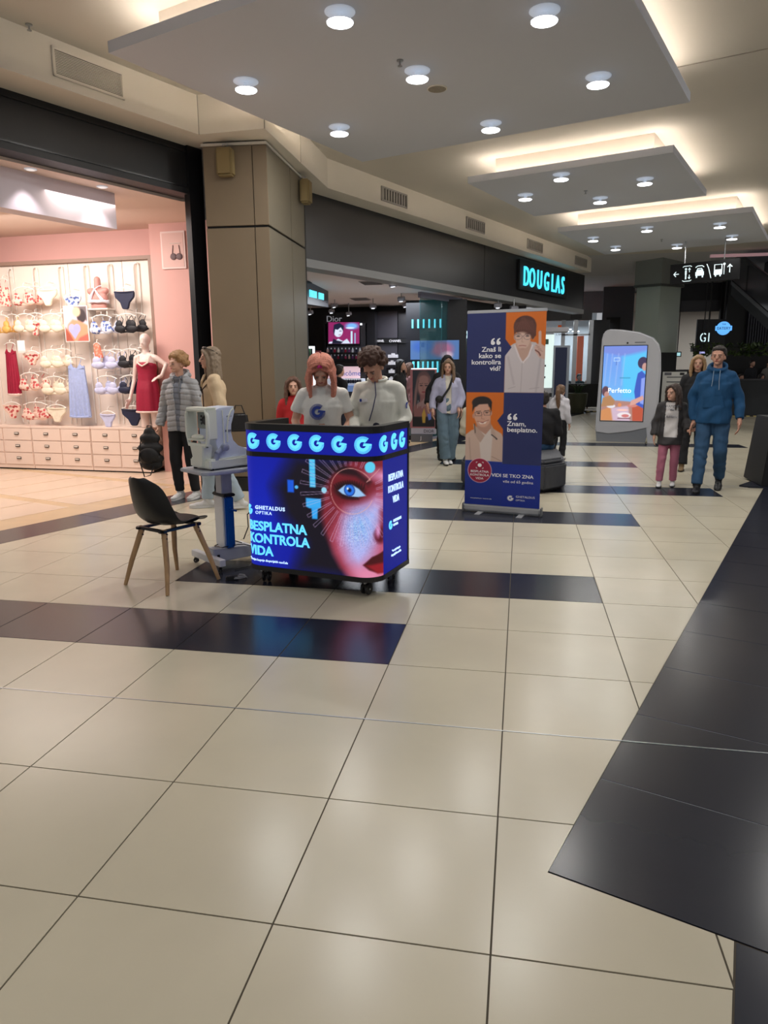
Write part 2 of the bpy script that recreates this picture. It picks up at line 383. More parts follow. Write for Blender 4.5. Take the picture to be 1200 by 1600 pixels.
# sprinklers and round grille
def sprinkler(loc, label):
    e = empty('sprinkler', loc, 0, label, 'sprinkler', 'ceiling sprinklers')
    MB().lathe([(.03, 0), (.03, -.008), (.02, -.012)], n=14).build('rose', M_metal, e, smooth=True)
    s = MB(); s.cyl((0, 0, -.01), (0, 0, -.045), .008, 8); s.lathe([(.02, -.045), (.02, -.049)], n=12); s.build('nozzle', M_metal, e)
for (p, z, t) in (((45, 38), ZC, 'at the top left above the air grille'), ((625, 94), ZP, 'beside a lamp on the nearest panel'), ((577, 280), ZC, 'above the first grille of the perfumery front'),
               ((665, 308), ZC, 'between the first two grilles of the perfumery front'), ((720, 340), ZC, 'before the second grille of the perfumery front'), ((915, 298), ZP, 'in the centre of the middle panel'), ((1034, 374), ZP, 'in the centre of the farthest panel'), ((767, 352), ZC, 'beyond the second grille of the perfumery front')):
    q = gp(p[0], p[1], z); sprinkler((q.x, q.y, z), 'small ceiling sprinkler '+t)
q = gp(683, 138, ZP); e = empty('ceiling_speaker', q, 0, 'round beige speaker grille flush in the nearest ceiling panel', 'speaker')
MB().lathe([(.095, 0), (.095, -.006), (.088, -.009)], n=26).build('bezel', M_white, e, smooth=True)
s = MB().lathe([(.086, -.0092), (.084, -.011)], n=26).build('grille', mat('speaker_mesh', rgb(150, 142, 128), .8, var=.3, scale=220), e)
# ------------------------------------------------------------------ white fascia with air grilles
A23 = math.radians(23.2); D = Vector((math.sin(A23), math.cos(A23), 0)); DN = Vector((D.y, -D.x, 0))
F0 = Vector((-2.36, 6.45, 0))
front = [F0-D*11, F0, Vector((-1.58, 6.40, 0)), Vector((-1.60, 9.10, 0)), Vector((-1.60, 9.10, 0))+D*11.8]
SA0 = Vector((-2.65, 6.9, 0)); back = [SA0-D*11, SA0, Vector((-1.95, 6.85, 0)), Vector((-1.97, 9.17, 0)), Vector((-1.97, 9.17, 0))+D*11.8]
fs = MB()
for k in range(4):
    f0, f1, b0, b1 = front[k], front[k+1], back[k], back[k+1]
    fs.prism([(f0.x, f0.y), (f1.x, f1.y), (b1.x, b1.y), (b0.x, b0.y)], 4.05, ZC)
struct(fs.build('trim_2', M_white))
sm = MB()
for p in (front[1], front[2], Vector((-1.59, 7.75, 0))): sm.b2((p.x-.004, p.y-.004, 4.05), (p.x+.004, p.y+.004, ZC))
struct(sm.build('trim_3', M_grout2))
def grille(o, L, z0, z1, n, label, vert=False):
    e = empty('air_grille', (o.x, o.y, z0), -A23+PI/2, label, 'air vent', 'air grilles in the white fascia')
    h = z1-z0; s = MB()     # local x along the wall, -y out into the mall
    for (a, b) in (((0, 0), (L, .025)), ((0, h-.025), (L, h)), ((0, 0), (.025, h)), ((L-.025, 0), (L, h))): s.b2((a[0], -.022, a[1]), (b[0], .0, b[1]))
    s.build('frame', M_white if not vert else mat('grey_grille', rgb(168, 164, 158), .5), e, bevel=.003)
    MB().b2((.02, -.006, .02), (L-.02, -.001, h-.02)).build('backing', mat('duct_dark', rgb(60, 58, 54), .9), e)
    for k in range(n):
        if vert: MB().b2((.03+k*(L-.06)/n, -.02, .025), (.03+(k+.5)*(L-.06)/n, -.006, h-.025)).build('slat', mat('grey_grille', rgb(168, 164, 158), .5), e)
        else: MB().box((L/2, -.013, .03+(k+.5)*(h-.06)/n), (L-.05, .014, .006), rotm(.6)).build('slat', M_white, e)
    return e
qa = atplane(80, 90, F0, 23.2); qb = atplane(192, 135, F0, 23.2)
grille(Vector((qa.x, qa.y, 0))+DN*.002, (Vector((qb.x, qb.y))-Vector((qa.x, qa.y))).length, 4.13, 4.38, 14, 'white slatted air grille in the fascia above the lingerie shop')
for (a, b, t) in ((595, 635, 'first'), (728, 757, 'second'), (825, 849, 'third'), (902, 920, 'fourth and farthest')):
    qa = atplane(a, 320, front[3], 23.2); qb = atplane(b, 330, front[3], 23.2)
    grille(Vector((qa.x, qa.y, 0))+DN*.002, (Vector((qb.x, qb.y))-Vector((qa.x, qa.y))).length, 4.12, 4.34, 9, 'grey air grille above the perfumery front, %s from the pillar' % t, True)
# ------------------------------------------------------------------ shop fronts
s = MB(); a, b = SA0-D*9, SA0
def strip(s, a, b, off0, off1, z0, z1):       # slab between two points, offset to the mall side (DN)
    s.prism([tuple((a+DN*off0)[:2]), tuple((b+DN*off0)[:2]), tuple((b+DN*off1)[:2]), tuple((a+DN*off1)[:2])], z0, z1)
strip(s, a, b, -.25, .0, 3.60, 4.05); strip(s, a, b, -.25, .02, 3.52, 3.60)
s.build('wall_shopfront', M_black)['kind'] = 'structure'
s = MB(); strip(s, a, b, .0, .03, 3.585, 3.60); strip(s, a, b, 0, .015, 3.98, 4.0); strip(s, b-D*.12, b+D*.10, -.05, .04, 0, 4.05)
struct(s.build('trim_4', M_blackp))
# pillar between the shops
PB = [Vector((-2.45, 6.75, 0)), Vector((-1.73, 6.80, 0)), Vector((-1.80, 8.60, 0)), Vector((-2.6, 8.60, 0))]
pl = struct(MB().prism([tuple(p[:2]) for p in PB], 0, 4.05).build('wall_pillar', M_blackm))
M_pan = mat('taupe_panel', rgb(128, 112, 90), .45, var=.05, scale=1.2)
def panel_on(a, b, t0, t1, z0, z1, m=M_pan):
    p0 = a+(b-a)*t0; p1 = a+(b-a)*t1; n = (b-a).normalized(); n = Vector((n.y, -n.x, 0))*.03
    MB().prism([tuple(p0[:2]), tuple(p1[:2]), tuple((p1+n)[:2]), tuple((p0+n)[:2])], z0, z1).build('panel', m, pl, bevel=.004)
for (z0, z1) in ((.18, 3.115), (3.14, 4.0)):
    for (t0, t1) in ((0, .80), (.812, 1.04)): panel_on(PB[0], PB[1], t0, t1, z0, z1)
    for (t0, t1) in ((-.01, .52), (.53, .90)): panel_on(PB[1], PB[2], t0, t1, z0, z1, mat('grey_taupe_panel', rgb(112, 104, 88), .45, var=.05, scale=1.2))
struct(MB().prism([(-2.46, 6.70), (-1.69, 6.75), (-1.75, 8.3), (-2.4, 8.3)], 4.004, 4.03).build('trim_5', M_white))
struct(MB().prism([(-2.47, 6.70), (-1.68, 6.75), (-1.75, 8.6), (-2.5, 8.6)], 0, .17).build('baseboard_pillar', M_blackm))
M_spk = mat('olive_speaker_box', rgb(136, 118, 78), .5)
for (x, y, rz, t) in ((-2.16, 6.735, .07, 'olive beige wall speaker on the front of the taupe pillar'), (-1.74, 8.22, PI/2+.04, 'olive beige wall speaker on the side of the taupe pillar')):
    e = empty('wall_speaker', (x, y, 3.66), rz, t, 'speaker', 'speakers on the pillar')
    MB().b2((-.095, -.13, 0), (.095, -.005, .30)).build('housing', M_spk, e, bevel=.02)
    MB().b2((-.08, -.135, .015), (.08, -.125, .285)).build('front_cover', mat('olive_speaker_cloth', rgb(128, 110, 72), .8), e, bevel=.006)
    MB().tube([(-.02, -.05, .29), (-.03, -.06, .34), (.03, -.06, .345), (.02, -.05, .29)], .004, 6).build('hanging_wire', M_metal, e)
# perfumery front: black sign fascia on a grey rail
DG = Vector((-1.97, 9.17, 0)); L2 = 12.45
s = MB(); strip(s, DG-D*.6, DG+D*L2, -.35, 0, 3.10, 4.05); struct(s.build('wall_perfumery_front', mat('anthracite_cladding', rgb(27, 27, 31), .36, var=.12, scale=.5)))
s = MB(); strip(s, DG-D*.6, DG+D*L2, -.30, .02, 2.98, 3.10); struct(s.build('trim_6', mat('grey_rail', rgb(138, 140, 142), .4)))
s = MB()
for k in (5.95, 12.4): strip(s, DG+D*k, DG+D*(k+.012), 0, .004, 3.1, 4.05)
struct(s.build('trim_7', M_blackm))
# ------------------------------------------------------------------ G emblem
def emblem(R, teeth=True, z=.002, n=48, tmin=0):
    mb = MB(); a0, a1 = math.radians(48), math.radians(352)
    r0, r1 = .36*R, .72*R
    def ring(ra, rb, t0, t1, k):
        vs = []; fs = []
        for i in range(k+1):
            t = t0+(t1-t0)*i/k
            for r in (ra, rb):
                for zz in (0, z): vs.append((r*math.cos(t), r*math.sin(t), zz))
        for i in range(k):
            a = i*4; b = a+4; fs += [(a+1, b+1, b+3, a+3), (a, a+2, b+2, b), (a+2, a+3, b+3, b+2), (a, b, b+1, a+1)]
        fs += [(0, 1, 3, 2), (k*4, k*4+2, k*4+3, k*4+1)]
        mb.add(vs, fs)
    ring(r0, r1, a0, a1, n)
    if teeth:
        k = 34
        for i in range(k):
            t = a0+(a1-a0)*(i+.5)/k; d = (a1-a0)/k*.30; ring(r1*.995, R, t-d, t+d, 1)
    else: ring(r1*.99, R, a0, a1, n)
    mb.add([(0, -.10*R, 0), (R*.98, -.10*R, 0), (R*.98, .12*R, 0), (.1*R, .22*R, 0), (0, -.10*R, z), (R*.98, -.10*R, z), (R*.98, .12*R, z), (.1*R, .22*R, z)],
           [(4, 5, 6, 7), (0, 3, 2, 1), (0, 1, 5, 4), (1, 2, 6, 5), (2, 3, 7, 6), (3, 0, 4, 7)])
    return mb
def mapped(mb, f): mb.v = [tuple(f(*v)) for v in mb.v]; return mb
def flatshape(pts, z=.0015): return MB().prism(pts, 0, z)

# ------------------------------------------------------------------ illuminated counter
bo = empty('promotion_counter', (-.162, 2.911, 0), math.radians(-13.06), 'blue backlit promotion counter on castors with a large eye picture and round emblems', 'counter')
R_, HW, DP = .13, .514, .56
def bsurf(s, z, off=0.0):
    r = R_
    if s < 0:
        t = -s/r
        if t < PI/2: x = -HW+r-(r+off)*math.sin(t); y = r-(r+off)*math.cos(t)
        else: x = -HW-off; y = r+(-s-r*PI/2)
    elif s < 2*(HW-r): x = -HW+r+s; y = -off
    elif s < 2*(HW-r)+r*PI/2:
        t = (s-2*(HW-r))/r; x = HW-r+(r+off)*math.sin(t); y = r-(r+off)*math.cos(t)
    else: x = HW+off; y = r+s-2*(HW-r)-r*PI/2
    return Vector((x, y, z))
SL, SR = -R_*PI/2-(DP-R_), 2*(HW-R_)+R_*PI/2+(DP-R_)
ss = sorted(set([SL, SL+.2, SR]+[0, 2*(HW-R_)]+[-R_*PI/2*i/8 for i in range(9)]+[2*(HW-R_)+R_*PI/2*i/8 for i in range(9)]+[.2, .4, .6, SR-.2]))
def wrap(z0, z1, off0, off1, s0=SL, s1=SR):
    mb = MB(); q = [s for s in ss if s0 <= s <= s1]; vs = []
    for s in q:
        for (o_, z) in ((off1, z0), (off1, z1), (off0, z1), (off0, z0)): vs.append(bsurf(s, z, o_))
    m = len(q); fs = [(i*4+k, i*4+4+k, i*4+4+(k+1) % 4, i*4+(k+1) % 4) for i in range(m-1) for k in range(4)]
    fs += [(0, 1, 2, 3), (4*m-4, 4*m-1, 4*m-2, 4*m-3)]
    return mb.add(vs, fs)
wrap(.135, 1.14, -.05, -.012).build('shell', M_blackm, bo)
wrap(.115, .150, -.05, .008).build('bottom_rail', M_blackp, bo)
wrap(.922, .955, -.03, .008).build('middle_rail', M_blackp, bo)
wrap(1.100, 1.145, -.06, .008).build('top_rail', M_blackp, bo)
base = [tuple(bsurf(s, 0, -.01)[:2]) for s in ss]
MB().prism(base, .115, .135).build('floor_plate', M_blackm, bo)
MB().prism([tuple(bsurf(s, 0, -.06)[:2]) for s in ss], .80, .83).build('work_shelf', M_blackp, bo)
for sx in (-1, 1): MB().b2((sx*HW-.012*(sx > 0)-.008*(sx < 0), DP-.03, .12), (sx*HW+.008*(sx > 0)+.012*(sx < 0), DP, 1.145)).build('end_post', M_blackp, bo, bevel=.004)
art = Art(-.33, SR-.03, .150, .922, 330, 180, (6, 22, 150))
art.Y = art.y0+art.y1-art.Y   # z grows upwards here
blue = (2, 16, 148)
art.c[:] = np.array(blue)/255
art.ell(.0, .5, .26, .5, (14, 44, 205), soft=.35, op=.55)
art.poly([(.28, .14), (.36, .34), (.20, .52), (.14, .72), (.30, .95), (.975, .95), (.975, .1)], (16, 10, 26), soft=.16)
# face
art.poly([(.57, .33), (.53, .42), (.50, .55), (.52, .70), (.60, .84), (.73, .93), (1.1, .98), (1.1, .05), (.70, .14), (.635, .20)], (128, 34, 48), soft=.05)
art.poly([(.60, .30), (.58, .42), (.66, .60), (.80, .70), (1.1, .75), (1.1, .1), (.76, .15), (.66, .22)], (196, 92, 122), soft=.10)
art.poly([(.75, .56), (.88, .67), (.95, .62), (.90, .50), (.86, .30), (.78, .20), (.70, .26), (.65, .40), (.68, .52)], (188, 184, 245), soft=.12)
art.ell(.78, .50, .10, .13, (150, 190, 255), soft=.12, op=.8)
art.ell(.84, .17, .12, .06, (232, 140, 176), soft=.08)
art.poly([(.93, .60), (.99, .60), (.99, .34), (.93, .40)], (120, 30, 52), soft=.06, op=.9)
art.ell(.925, .43, .05, .055, (96, 14, 34), soft=.03); art.ell(.905, .46, .018, .04, (214, 140, 190), soft=.02)
art.ell(.95, .82, .09, .035, (226, 150, 190), soft=.06, rot=-12)
art.poly([(.56, .86), (.64, .90), (.76, .87), (.86, .79), (.84, .76), (.76, .82), (.66, .83)], (38, 12, 22), soft=.03)      # brow
art.ell(.70, .735, .15, .085, (104, 20, 30), soft=.06)
art.ell(.71, .73, .10, .055, (30, 6, 14), soft=.03)
art.poly([(.63, .725), (.68, .765), (.73, .77), (.78, .745), (.825, .70), (.77, .69), (.71, .69), (.66, .705)], (160, 205, 250), soft=.008)
art.ell(.713, .732, .040, .040, (12, 40, 120), soft=.006); art.ell(.713, .732, .034, .034, (40, 120, 235), soft=.006); art.ell(.713, .732, .014, .014, (6, 14, 50), soft=.006); art.ell(.700, .742, .007, .008, (230, 245, 255), soft=.004)
for i in range(14):
    t = i/13; x = .62+.19*t; y = .735+.035*math.sin(PI*t*.9)
    art.line([(x, y), (x-.022+.03*t, y+.028)], .004, (10, 4, 8)); art.line([(.66+.11*t, .69), (.655+.125*t, .672)], .003, (30, 6, 14))
art.poly([(.80, .235), (.86, .29), (.98, .325), (.98, .165), (.90, .175), (.84, .20)], (70, 6, 14), soft=.012)                 # mouth
art.poly([(.82, .232), (.90, .24), (.98, .235), (.98, .165), (.90, .172)], (150, 20, 34), soft=.02)
m_ = np.exp(-((art.X-.74)**2+(art.Y-.46)**2)/.018); art.noise(.09, m_)
# instrument
art.poly([(.418, .930), (.462, .930), (.462, .735), (.418, .735)], (86, 206, 252), soft=.008)
for k in range(7): art.line([(.42, .90-.024*k), (.46, .90-.024*k)], .003, (40, 140, 220))
art.poly([(.245, .775), (.295, .775), (.295, .690), (.245, .690)], (20, 92, 226), soft=.01); art.ell(.315, .728, .014, .012, (90, 190, 250))
art.poly([(.385, .66), (.50, .66), (.50, .60), (.47, .59), (.41, .59), (.385, .60)], (60, 176, 250), soft=.01); art.poly([(.425, .60), (.475, .60), (.47, .52), (.43, .52)], (50, 170, 250), soft=.01)
art.ell(.525, .72, .020, .020, (150, 220, 245)); art.ell(.853, .885, .034, .036, (96, 214, 250))
# ring and rays
for i in range(60):
    t = 2*PI*i/60
    if 25 < math.degrees(t) < 62: continue
    r0 = .17; r1 = .30 if i % 2 else .37
    if i % 2:
        a, b = t-.028, t+.028; q = []
        for (tt, r) in ((a, r0), (a, .38), (b, .38), (b, r0)): q.append((.725+r*math.cos(tt), .725+r*math.sin(tt)))
        art.line(q, .0025, (222, 196, 236), op=.75)
art.line([(.725+.15*math.cos(t), .725+.15*math.sin(t)) for t in np.linspace(.55, 5.9, 60)], .003, (240, 180, 170))
art.line([(.853, .803), (.83, .79), (.86, .82), (.92, .87)], .003, (240, 180, 170))
sx = (art.X > .952); art.c[sx] = np.array((4, 20, 138))/255
M_led = vmat('counter_light_panel', .88, .6)
art.build('picture_panel', M_led, bo, lambda s, z: bsurf(s, z, .004))
a2 = Art(-.33, SR-.03, .955, 1.10, 120, 12, (3, 18, 156)); a2.build('emblem_panel', M_led, bo, lambda s, z: bsurf(s, .955+1.10-z, .004))
M_lb = mat('light_blue_lit', rgb(96, 200, 250), .4, emit=1.1, ecol=rgb(96, 205, 252)); M_lw = mat('pale_lit', rgb(200, 225, 255), .4, emit=1.0, ecol=rgb(190, 220, 255))
for s_ in (-.02, .148, .313, .478, .643, .809, .972, 1.135, 1.275):
    mapped(emblem(.056), lambda x, y, z, s_=s_: bsurf(s_+x, 1.028+y, .005+z)).build('emblem', M_lb, bo, normals=False)
mapped(emblem(.036, False), lambda x, y, z: bsurf(-.085+x, .545+y, .005+z)).build('logo', M_lb, bo, normals=False)
mp = lambda v: bsurf(v.x, v.y, .006+v.z)
I4 = lambda x, y: Matrix.Translation((x, y, 0))
text('lettering', 'GHETALDUS', .036, M_lw, bo, I4(-.02, .555), bold=.001, sp=1.25, mapf=mp)
text('lettering', 'OPTIKA', .032, M_lw, bo, I4(-.02, .52), sp=1.25, mapf=mp)
for k, t in enumerate(('BESPLATNA', 'KONTROLA', 'VIDA')): text('headline', t, .092, M_lb, bo, I4(-.098, .405-.088*k), bold=.0024, mapf=mp)
text('small_print', '*uz uvjet kupnje dioptrijskih naočala', .023, M_lw, bo, I4(-.11, .182), mapf=mp)
for k, t in enumerate(('BESPLATNA', 'KONTROLA', 'VIDA')): text('side_headline', t, .068, M_lw, bo, I4(1.163, .770-.078*k), align='CENTER', xs=.72, mapf=mp)
mapped(emblem(.030, False), lambda x, y, z: bsurf(1.07+x, .468+y, .005+z)).build('logo', M_lb, bo, normals=False)
text('side_lettering', 'GHETALDUS', .028, M_lw, bo, I4(1.115, .478), mapf=mp, xs=.9); text('side_lettering', 'OPTIKA', .024, M_lw, bo, I4(1.115, .450), mapf=mp)
text('small_print', '*uz uvjet kupnje', .022, M_lw, bo, I4(1.165, .275), align='CENTER', mapf=mp); text('small_print', 'dioptrijskih naočala', .022, M_lw, bo, I4(1.165, .245), align='CENTER', mapf=mp)
def castor(x, y, rz, parent, s=1.0):
    c = MB().box((0, 0, .088*s), (.06*s, .06*s, .008*s)).build('castor', M_blackp, parent, loc=(x, y, .002), rot=(0, 0, rz), bevel=.002)
    f = MB(); f.cyl((0, 0, .088*s), (0, 0, .06*s), .014*s); f.box((0, .012*s, .055*s), (.046*s, .05*s, .03*s), rotm(.3)); f.build('fork', M_blackp, c, bevel=.004)
    for dx in (-.016*s, .016*s):
        MB().lathe([(.014*s, -.007*s), (.03*s, -.007*s), (.033*s, -.004*s), (.033*s, .004*s), (.03*s, .007*s), (.014*s, .007*s)], (dx, .012*s, .034*s), 16, rotm(0, PI/2, 0)).build('wheel', M_blackp, c, smooth=True)
    q = MB(); q.cyl((-.026*s, .012*s, .034*s), (.026*s, .012*s, .034*s), .006*s, 8)
    for dx in (-.02, .02): q.cyl((dx*s, -.02*s, .08*s), (dx*s, -.034*s, .08*s), .005*s, 8)
    q.build('axle', M_metal, c); return c
for (x, y, a) in ((-.40, .09, .3), (.39, .09, -.2), (.42, .46, .4), (-.40, .46, .1)): castor(x, y, a, bo, 1.18)

# ------------------------------------------------------------------ roll-up banner
B0, B1 = Vector((.665, 5.905, 0)), Vector((1.475, 5.70, 0)); bx = (B1-B0).normalized(); by = Vector((-bx.y, bx.x, 0))
bn = empty('roll_up_banner', (B0+B1)/2, math.atan2(bx.y, bx.x), 'tall blue and orange roll-up banner with two portraits, behind the counter on a silver base', 'banner')
BW = .40
MB().prism([(-BW-.01, -.03), (BW+.01, -.03), (BW+.01, .05), (-BW-.01, .05)], .012, .09).build('base_cassette', M_silver, bn, bevel=.018)
for sx in (-1, 1): MB().b2((sx*(BW+.01), -.035, .006), (sx*(BW+.022), .055, .096)).build('end_cap', mat('grey_plastic', rgb(120, 122, 126), .4), bn, bevel=.01)
for x in (-.22, .22): MB().add([(x-.03, -.15, 0), (x+.03, -.15, 0), (x+.03, .1, 0), (x-.03, .1, 0), (x-.03, -.15, .006), (x+.03, -.15, .006), (x+.03, .1, .02), (x-.03, .1, .02)],
    [(0, 3, 2, 1), (4, 5, 6, 7), (0, 1, 5, 4), (1, 2, 6, 5), (2, 3, 7, 6), (3, 0, 4, 7)]).build('foot', M_silver, bn, bevel=.002)
MB().prism([(-BW-.005, -.012), (BW+.005, -.012), (BW+.005, .012), (-BW-.005, .012)], 2.03, 2.065).build('top_rail', M_silver, bn, bevel=.006)
MB().cyl((0, .03, .08), (0, .03, 2.04), .012, 10).build('support_pole', M_metal, bn)
# picture space: the photograph's own crop proportions, x 0..100, y 0..240 (down)
NV, OR = (37, 46, 98), (206, 106, 34)
ar = Art(0, 100, 0, 240, 150, 350, NV)
ar.poly([(0, 0), (50, 0), (50, 112), (0, 112)], NV); ar.poly([(50, 0), (101, 0), (101, 112), (50, 112)], OR)
def man_w(ar):
    ar.poly([(50, 52), (60, 43.5), (72, 39), (88, 42), (98, 53), (101, 64), (101, 112), (50, 112)], (196, 188, 192), soft=1)        # shirt
    ar.poly([(64, 40), (82, 40), (84, 52), (75, 70), (70, 66), (62, 48)], (190, 156, 142), soft=1)
    ar.line([(62, 46), (67, 60), (72, 70)], 2, (216, 206, 210), soft=1); ar.line([(84, 46), (80, 60), (73, 70)], 2, (222, 212, 216), soft=1)
    ar.line([(72, 70), (71, 112)], .7, (168, 158, 164), soft=.8); ar.line([(54, 62), (62, 100)], 1.4, (176, 166, 172), soft=3); ar.line([(95, 60), (90, 112)], 1.4, (172, 164, 170), soft=3)
    ar.line([(55, 107), (64, 104)], .6, (160, 150, 156)); ar.line([(82, 107), (94, 105)], .6, (160, 150, 156))
    ar.ell(72, 36, 9.5, 13.5, (204, 172, 158), soft=1.5); ar.ell(72, 42, 7.5, 9, (206, 174, 160), soft=2)
    ar.ell(62, 34, 1.6, 4, (196, 160, 146)); ar.ell(84.5, 34, 1.6, 4, (196, 160, 146))
    ar.ell(74, 19, 14, 13.5, (84, 52, 46), soft=1.2); ar.poly([(60, 20), (61, 33), (64, 25), (72, 27), (80, 31), (84, 38), (88, 33), (88, 18), (76, 10), (64, 14)], (92, 58, 50), soft=1.2)
    ar.ell(70, 32, 8, 5, (204, 172, 158), soft=2, op=.6); ar.poly([(61, 14), (84, 12), (87, 30), (80, 27), (72, 24), (64, 24), (61, 28)], (98, 62, 54), soft=1.5)
    for k in range(7): ar.line([(70+k*.5, 8), (64+k*3, 24)], .35, (132, 86, 74), soft=.6, op=.6)
    for x in (66, 77.5): ar.ell(x, 33.5, 2.2, 1.1, (86, 76, 80), soft=.8); ar.line([(x-3, 30.6), (x+3, 30.2)], .7, (96, 64, 54), soft=.6)
    for x in (65.8, 77.6):
        ar.line([(x+4.8*math.cos(t), 34.2+3.6*math.sin(t)) for t in np.linspace(0, 2*PI, 20)], .45, (110, 100, 106), soft=.4)
    ar.line([(70.5, 33.5), (73, 33.5)], .5, (110, 100, 106)); ar.line([(71.5, 34), (70.6, 41), (73, 41.4)], .5, (170, 132, 120), soft=.7)
    ar.line([(67, 46.6), (71, 46), (76, 46.8)], .9, (156, 92, 92), soft=.6); ar.ell(72, 51, 3, 1.4, (186, 150, 138), soft=1.5)
    ar.poly([(91, 28), (93, 26), (94.5, 28), (95, 44), (97, 46), (101, 48), (101, 66), (93, 63), (88, 56), (86, 49), (89, 45), (91.5, 44)], (206, 172, 160), soft=.8)       # raised hand
    for k in range(3): ar.line([(88+k*1.5, 46+k*3), (93+k*2, 49+k*3)], .5, (150, 108, 98), soft=.5)
    ar.line([(88, 53), (92, 56), (94, 60)], 1.6, (110, 60, 56), soft=1)
man_w(ar)
ar.poly([(49.6, 36), (58, 48.5), (49.6, 61)], NV)
ar.poly([(0, 112), (50, 112), (50, 218), (0, 218)], OR)
def man_m(ar):
    ar.poly([(-1, 176), (8, 168), (20, 164), (36, 164), (48, 172), (51, 180), (51, 219), (-1, 219)], (196, 170, 158), soft=1)
    ar.poly([(17, 166), (37, 166), (34, 219), (22, 219)], (206, 194, 190), soft=1.5)
    ar.poly([(13, 152), (33, 150), (34, 164), (27, 174), (16, 166)], (178, 138, 122), soft=1.2)
    ar.poly([(10, 158), (16, 164), (26, 176), (20, 186), (12, 174)], (180, 154, 142), soft=1); ar.poly([(34, 158), (38, 166), (42, 180), (34, 172)], (186, 160, 148), soft=1); ar.line([(35, 174), (42, 180)], 1.6, (60, 56, 60), soft=.8)
    ar.line([(12, 158), (13, 172)], 1, (60, 52, 52), soft=.8); ar.line([(5, 180), (8, 219)], 1.2, (170, 146, 134), soft=2); ar.line([(36, 206), (48, 212)], .7, (140, 116, 106))
    ar.ell(22, 146, 11, 17, (206, 160, 140), soft=1.5, rot=-8); ar.ell(10.4, 147, 1.6, 3.6, (190, 140, 120)); ar.ell(33.5, 142, 1.6, 4, (196, 146, 126))
    ar.ell(21, 127, 13, 9, (40, 36, 38), soft=1.2, rot=-4); ar.poly([(9, 128), (8.6, 141), (12, 133), (18, 130), (28, 128), (32, 134), (34, 141), (34.6, 126), (24, 119)], (38, 34, 36), soft=1)
    ar.poly([(12, 134), (18, 130), (29, 129), (32, 136), (30, 140), (13, 142)], (208, 162, 142), soft=1.5)
    for x in (17, 28): ar.ell(x, 143-(x-17)*.12, 2, .9, (60, 44, 44), soft=.6); ar.line([(x-3, 140.2-(x-17)*.12), (x+3, 139.4-(x-17)*.12)], .8, (70, 50, 46), soft=.6)
    for x in (16.6, 28.2):
        y = 144-(x-17)*.12; ar.line([(x-4.6, y-2.4), (x+4.6, y-3), (x+4.2, y+2.6), (x-3.6, y+3), (x-4.6, y-2.4)], .6, (78, 70, 76), soft=.4)
    ar.line([(22, 144), (21, 151), (25, 151.6)], .7, (168, 118, 102), soft=.7)
    ar.poly([(17, 155.8), (23, 157), (29, 153.6), (26.5, 157.6), (20, 158.6)], (232, 216, 208), soft=.9); ar.line([(15.4, 155), (23, 156.4), (30.6, 152.6)], .7, (140, 70, 70), soft=.5)
man_m(ar)
ar.poly([(50.4, 141), (42, 153.5), (50.4, 166)], NV)
ar.poly([(50, 112), (101, 112), (101, 218), (50, 218)], NV)
ar.poly([(0, 213), (50, 213.5), (50, 218.5), (101, 218.5), (101, 241), (0, 241)], (14, 44, 140))
# lower quarter of the banner is plain blue: stretch the drawing so that 240 units cover 1.95 m of cloth
YB = 280.0
def bpt(x, y, off=-.0145): return Vector((-BW+2*BW*x/100, off, 2.035-(2.035-.085)*y/YB))
ar2 = Art(0, 100, 0, 280, 150, 420, (14, 44, 140))
# resample the 0..240 drawing onto the top of the taller sheet (row 0 is y1)
rows = ar2.Y[:, 0]
for r, yv in enumerate(rows):
    if yv <= 216.5: ar2.c[r] = ar.c[int(round((240-yv)/240*ar.ny))]
ar2.mix(.25*(ar2.X > 50)*(ar2.Y > 218), (10, 40, 160))
ar2.ell(20, 228, 16.2, 18.6, (236, 200, 214)); ar2.ell(20, 228, 15.5, 17.9, (150, 28, 62))
ar2.build('printed_cloth', vmat('banner_print', 0, .45), bn, lambda x, y: bpt(x, y, -.0145))
M_pw = mat('print_white', rgb(235, 235, 240), .5)
bm_ = lambda v: Vector((-BW+2*BW*v.x/100, -.0155-v.z*.3, 2.035-1.95*(-v.y)/YB))
def btext(n, t, size, x, y, align='LEFT', bold=.15, m=M_pw): text(n, t, size, m, bn, Matrix.Translation((x, -y, 0)), align=align, bold=bold, ext=.002, mapf=bm_)
for k, t in enumerate(('Znaš li', 'kako se', 'kontrolira', 'vid?')): btext('lettering', t, 9.5, 45, 54+k*9.0, 'RIGHT', .16)
btext('lettering', 'Znam,', 9.5, 55, 160, 'LEFT', .16); btext('lettering', 'besplatno.', 9.5, 55, 168.6, 'LEFT', .16)
def quotes(x, y):
    mb = MB()
    for dx in (0, 7.2):
        mb.lathe([(2.7, 0), (2.7, .002)], (x+dx, -y, 0), 18)
        mb.prism([(x+dx-2.7, -y), (x+dx-2.5, -y+3), (x+dx-1, -y+5.6), (x+dx+1.8, -y+7), (x+dx+2.2, -y+5.4), (x+dx+.8, -y+4.4), (x+dx+.3, -y+2.2)], 0, .002)
    mapped(mb, lambda x, y, z: bm_(Vector((x, y, z)))).build('quotation_mark', M_pw, bn)
quotes(34, 42); quotes(58, 149)
btext('lettering', 'VIDI SE TKO ZNA', 7.0, 91, 236, 'RIGHT', .1); btext('lettering', 'više od 65 godina', 5.6, 91, 244, 'RIGHT', .0)
for k, t in enumerate(('BESPLATNA', 'KONTROLA', 'VIDA')): btext('badge_lettering', t, 4.7, 20, 231+k*5.2, 'CENTER', .04)
e_ = MB()
e_.lathe([(2.7, 0), (2.7, .002)], (20, -220, 0), 16)
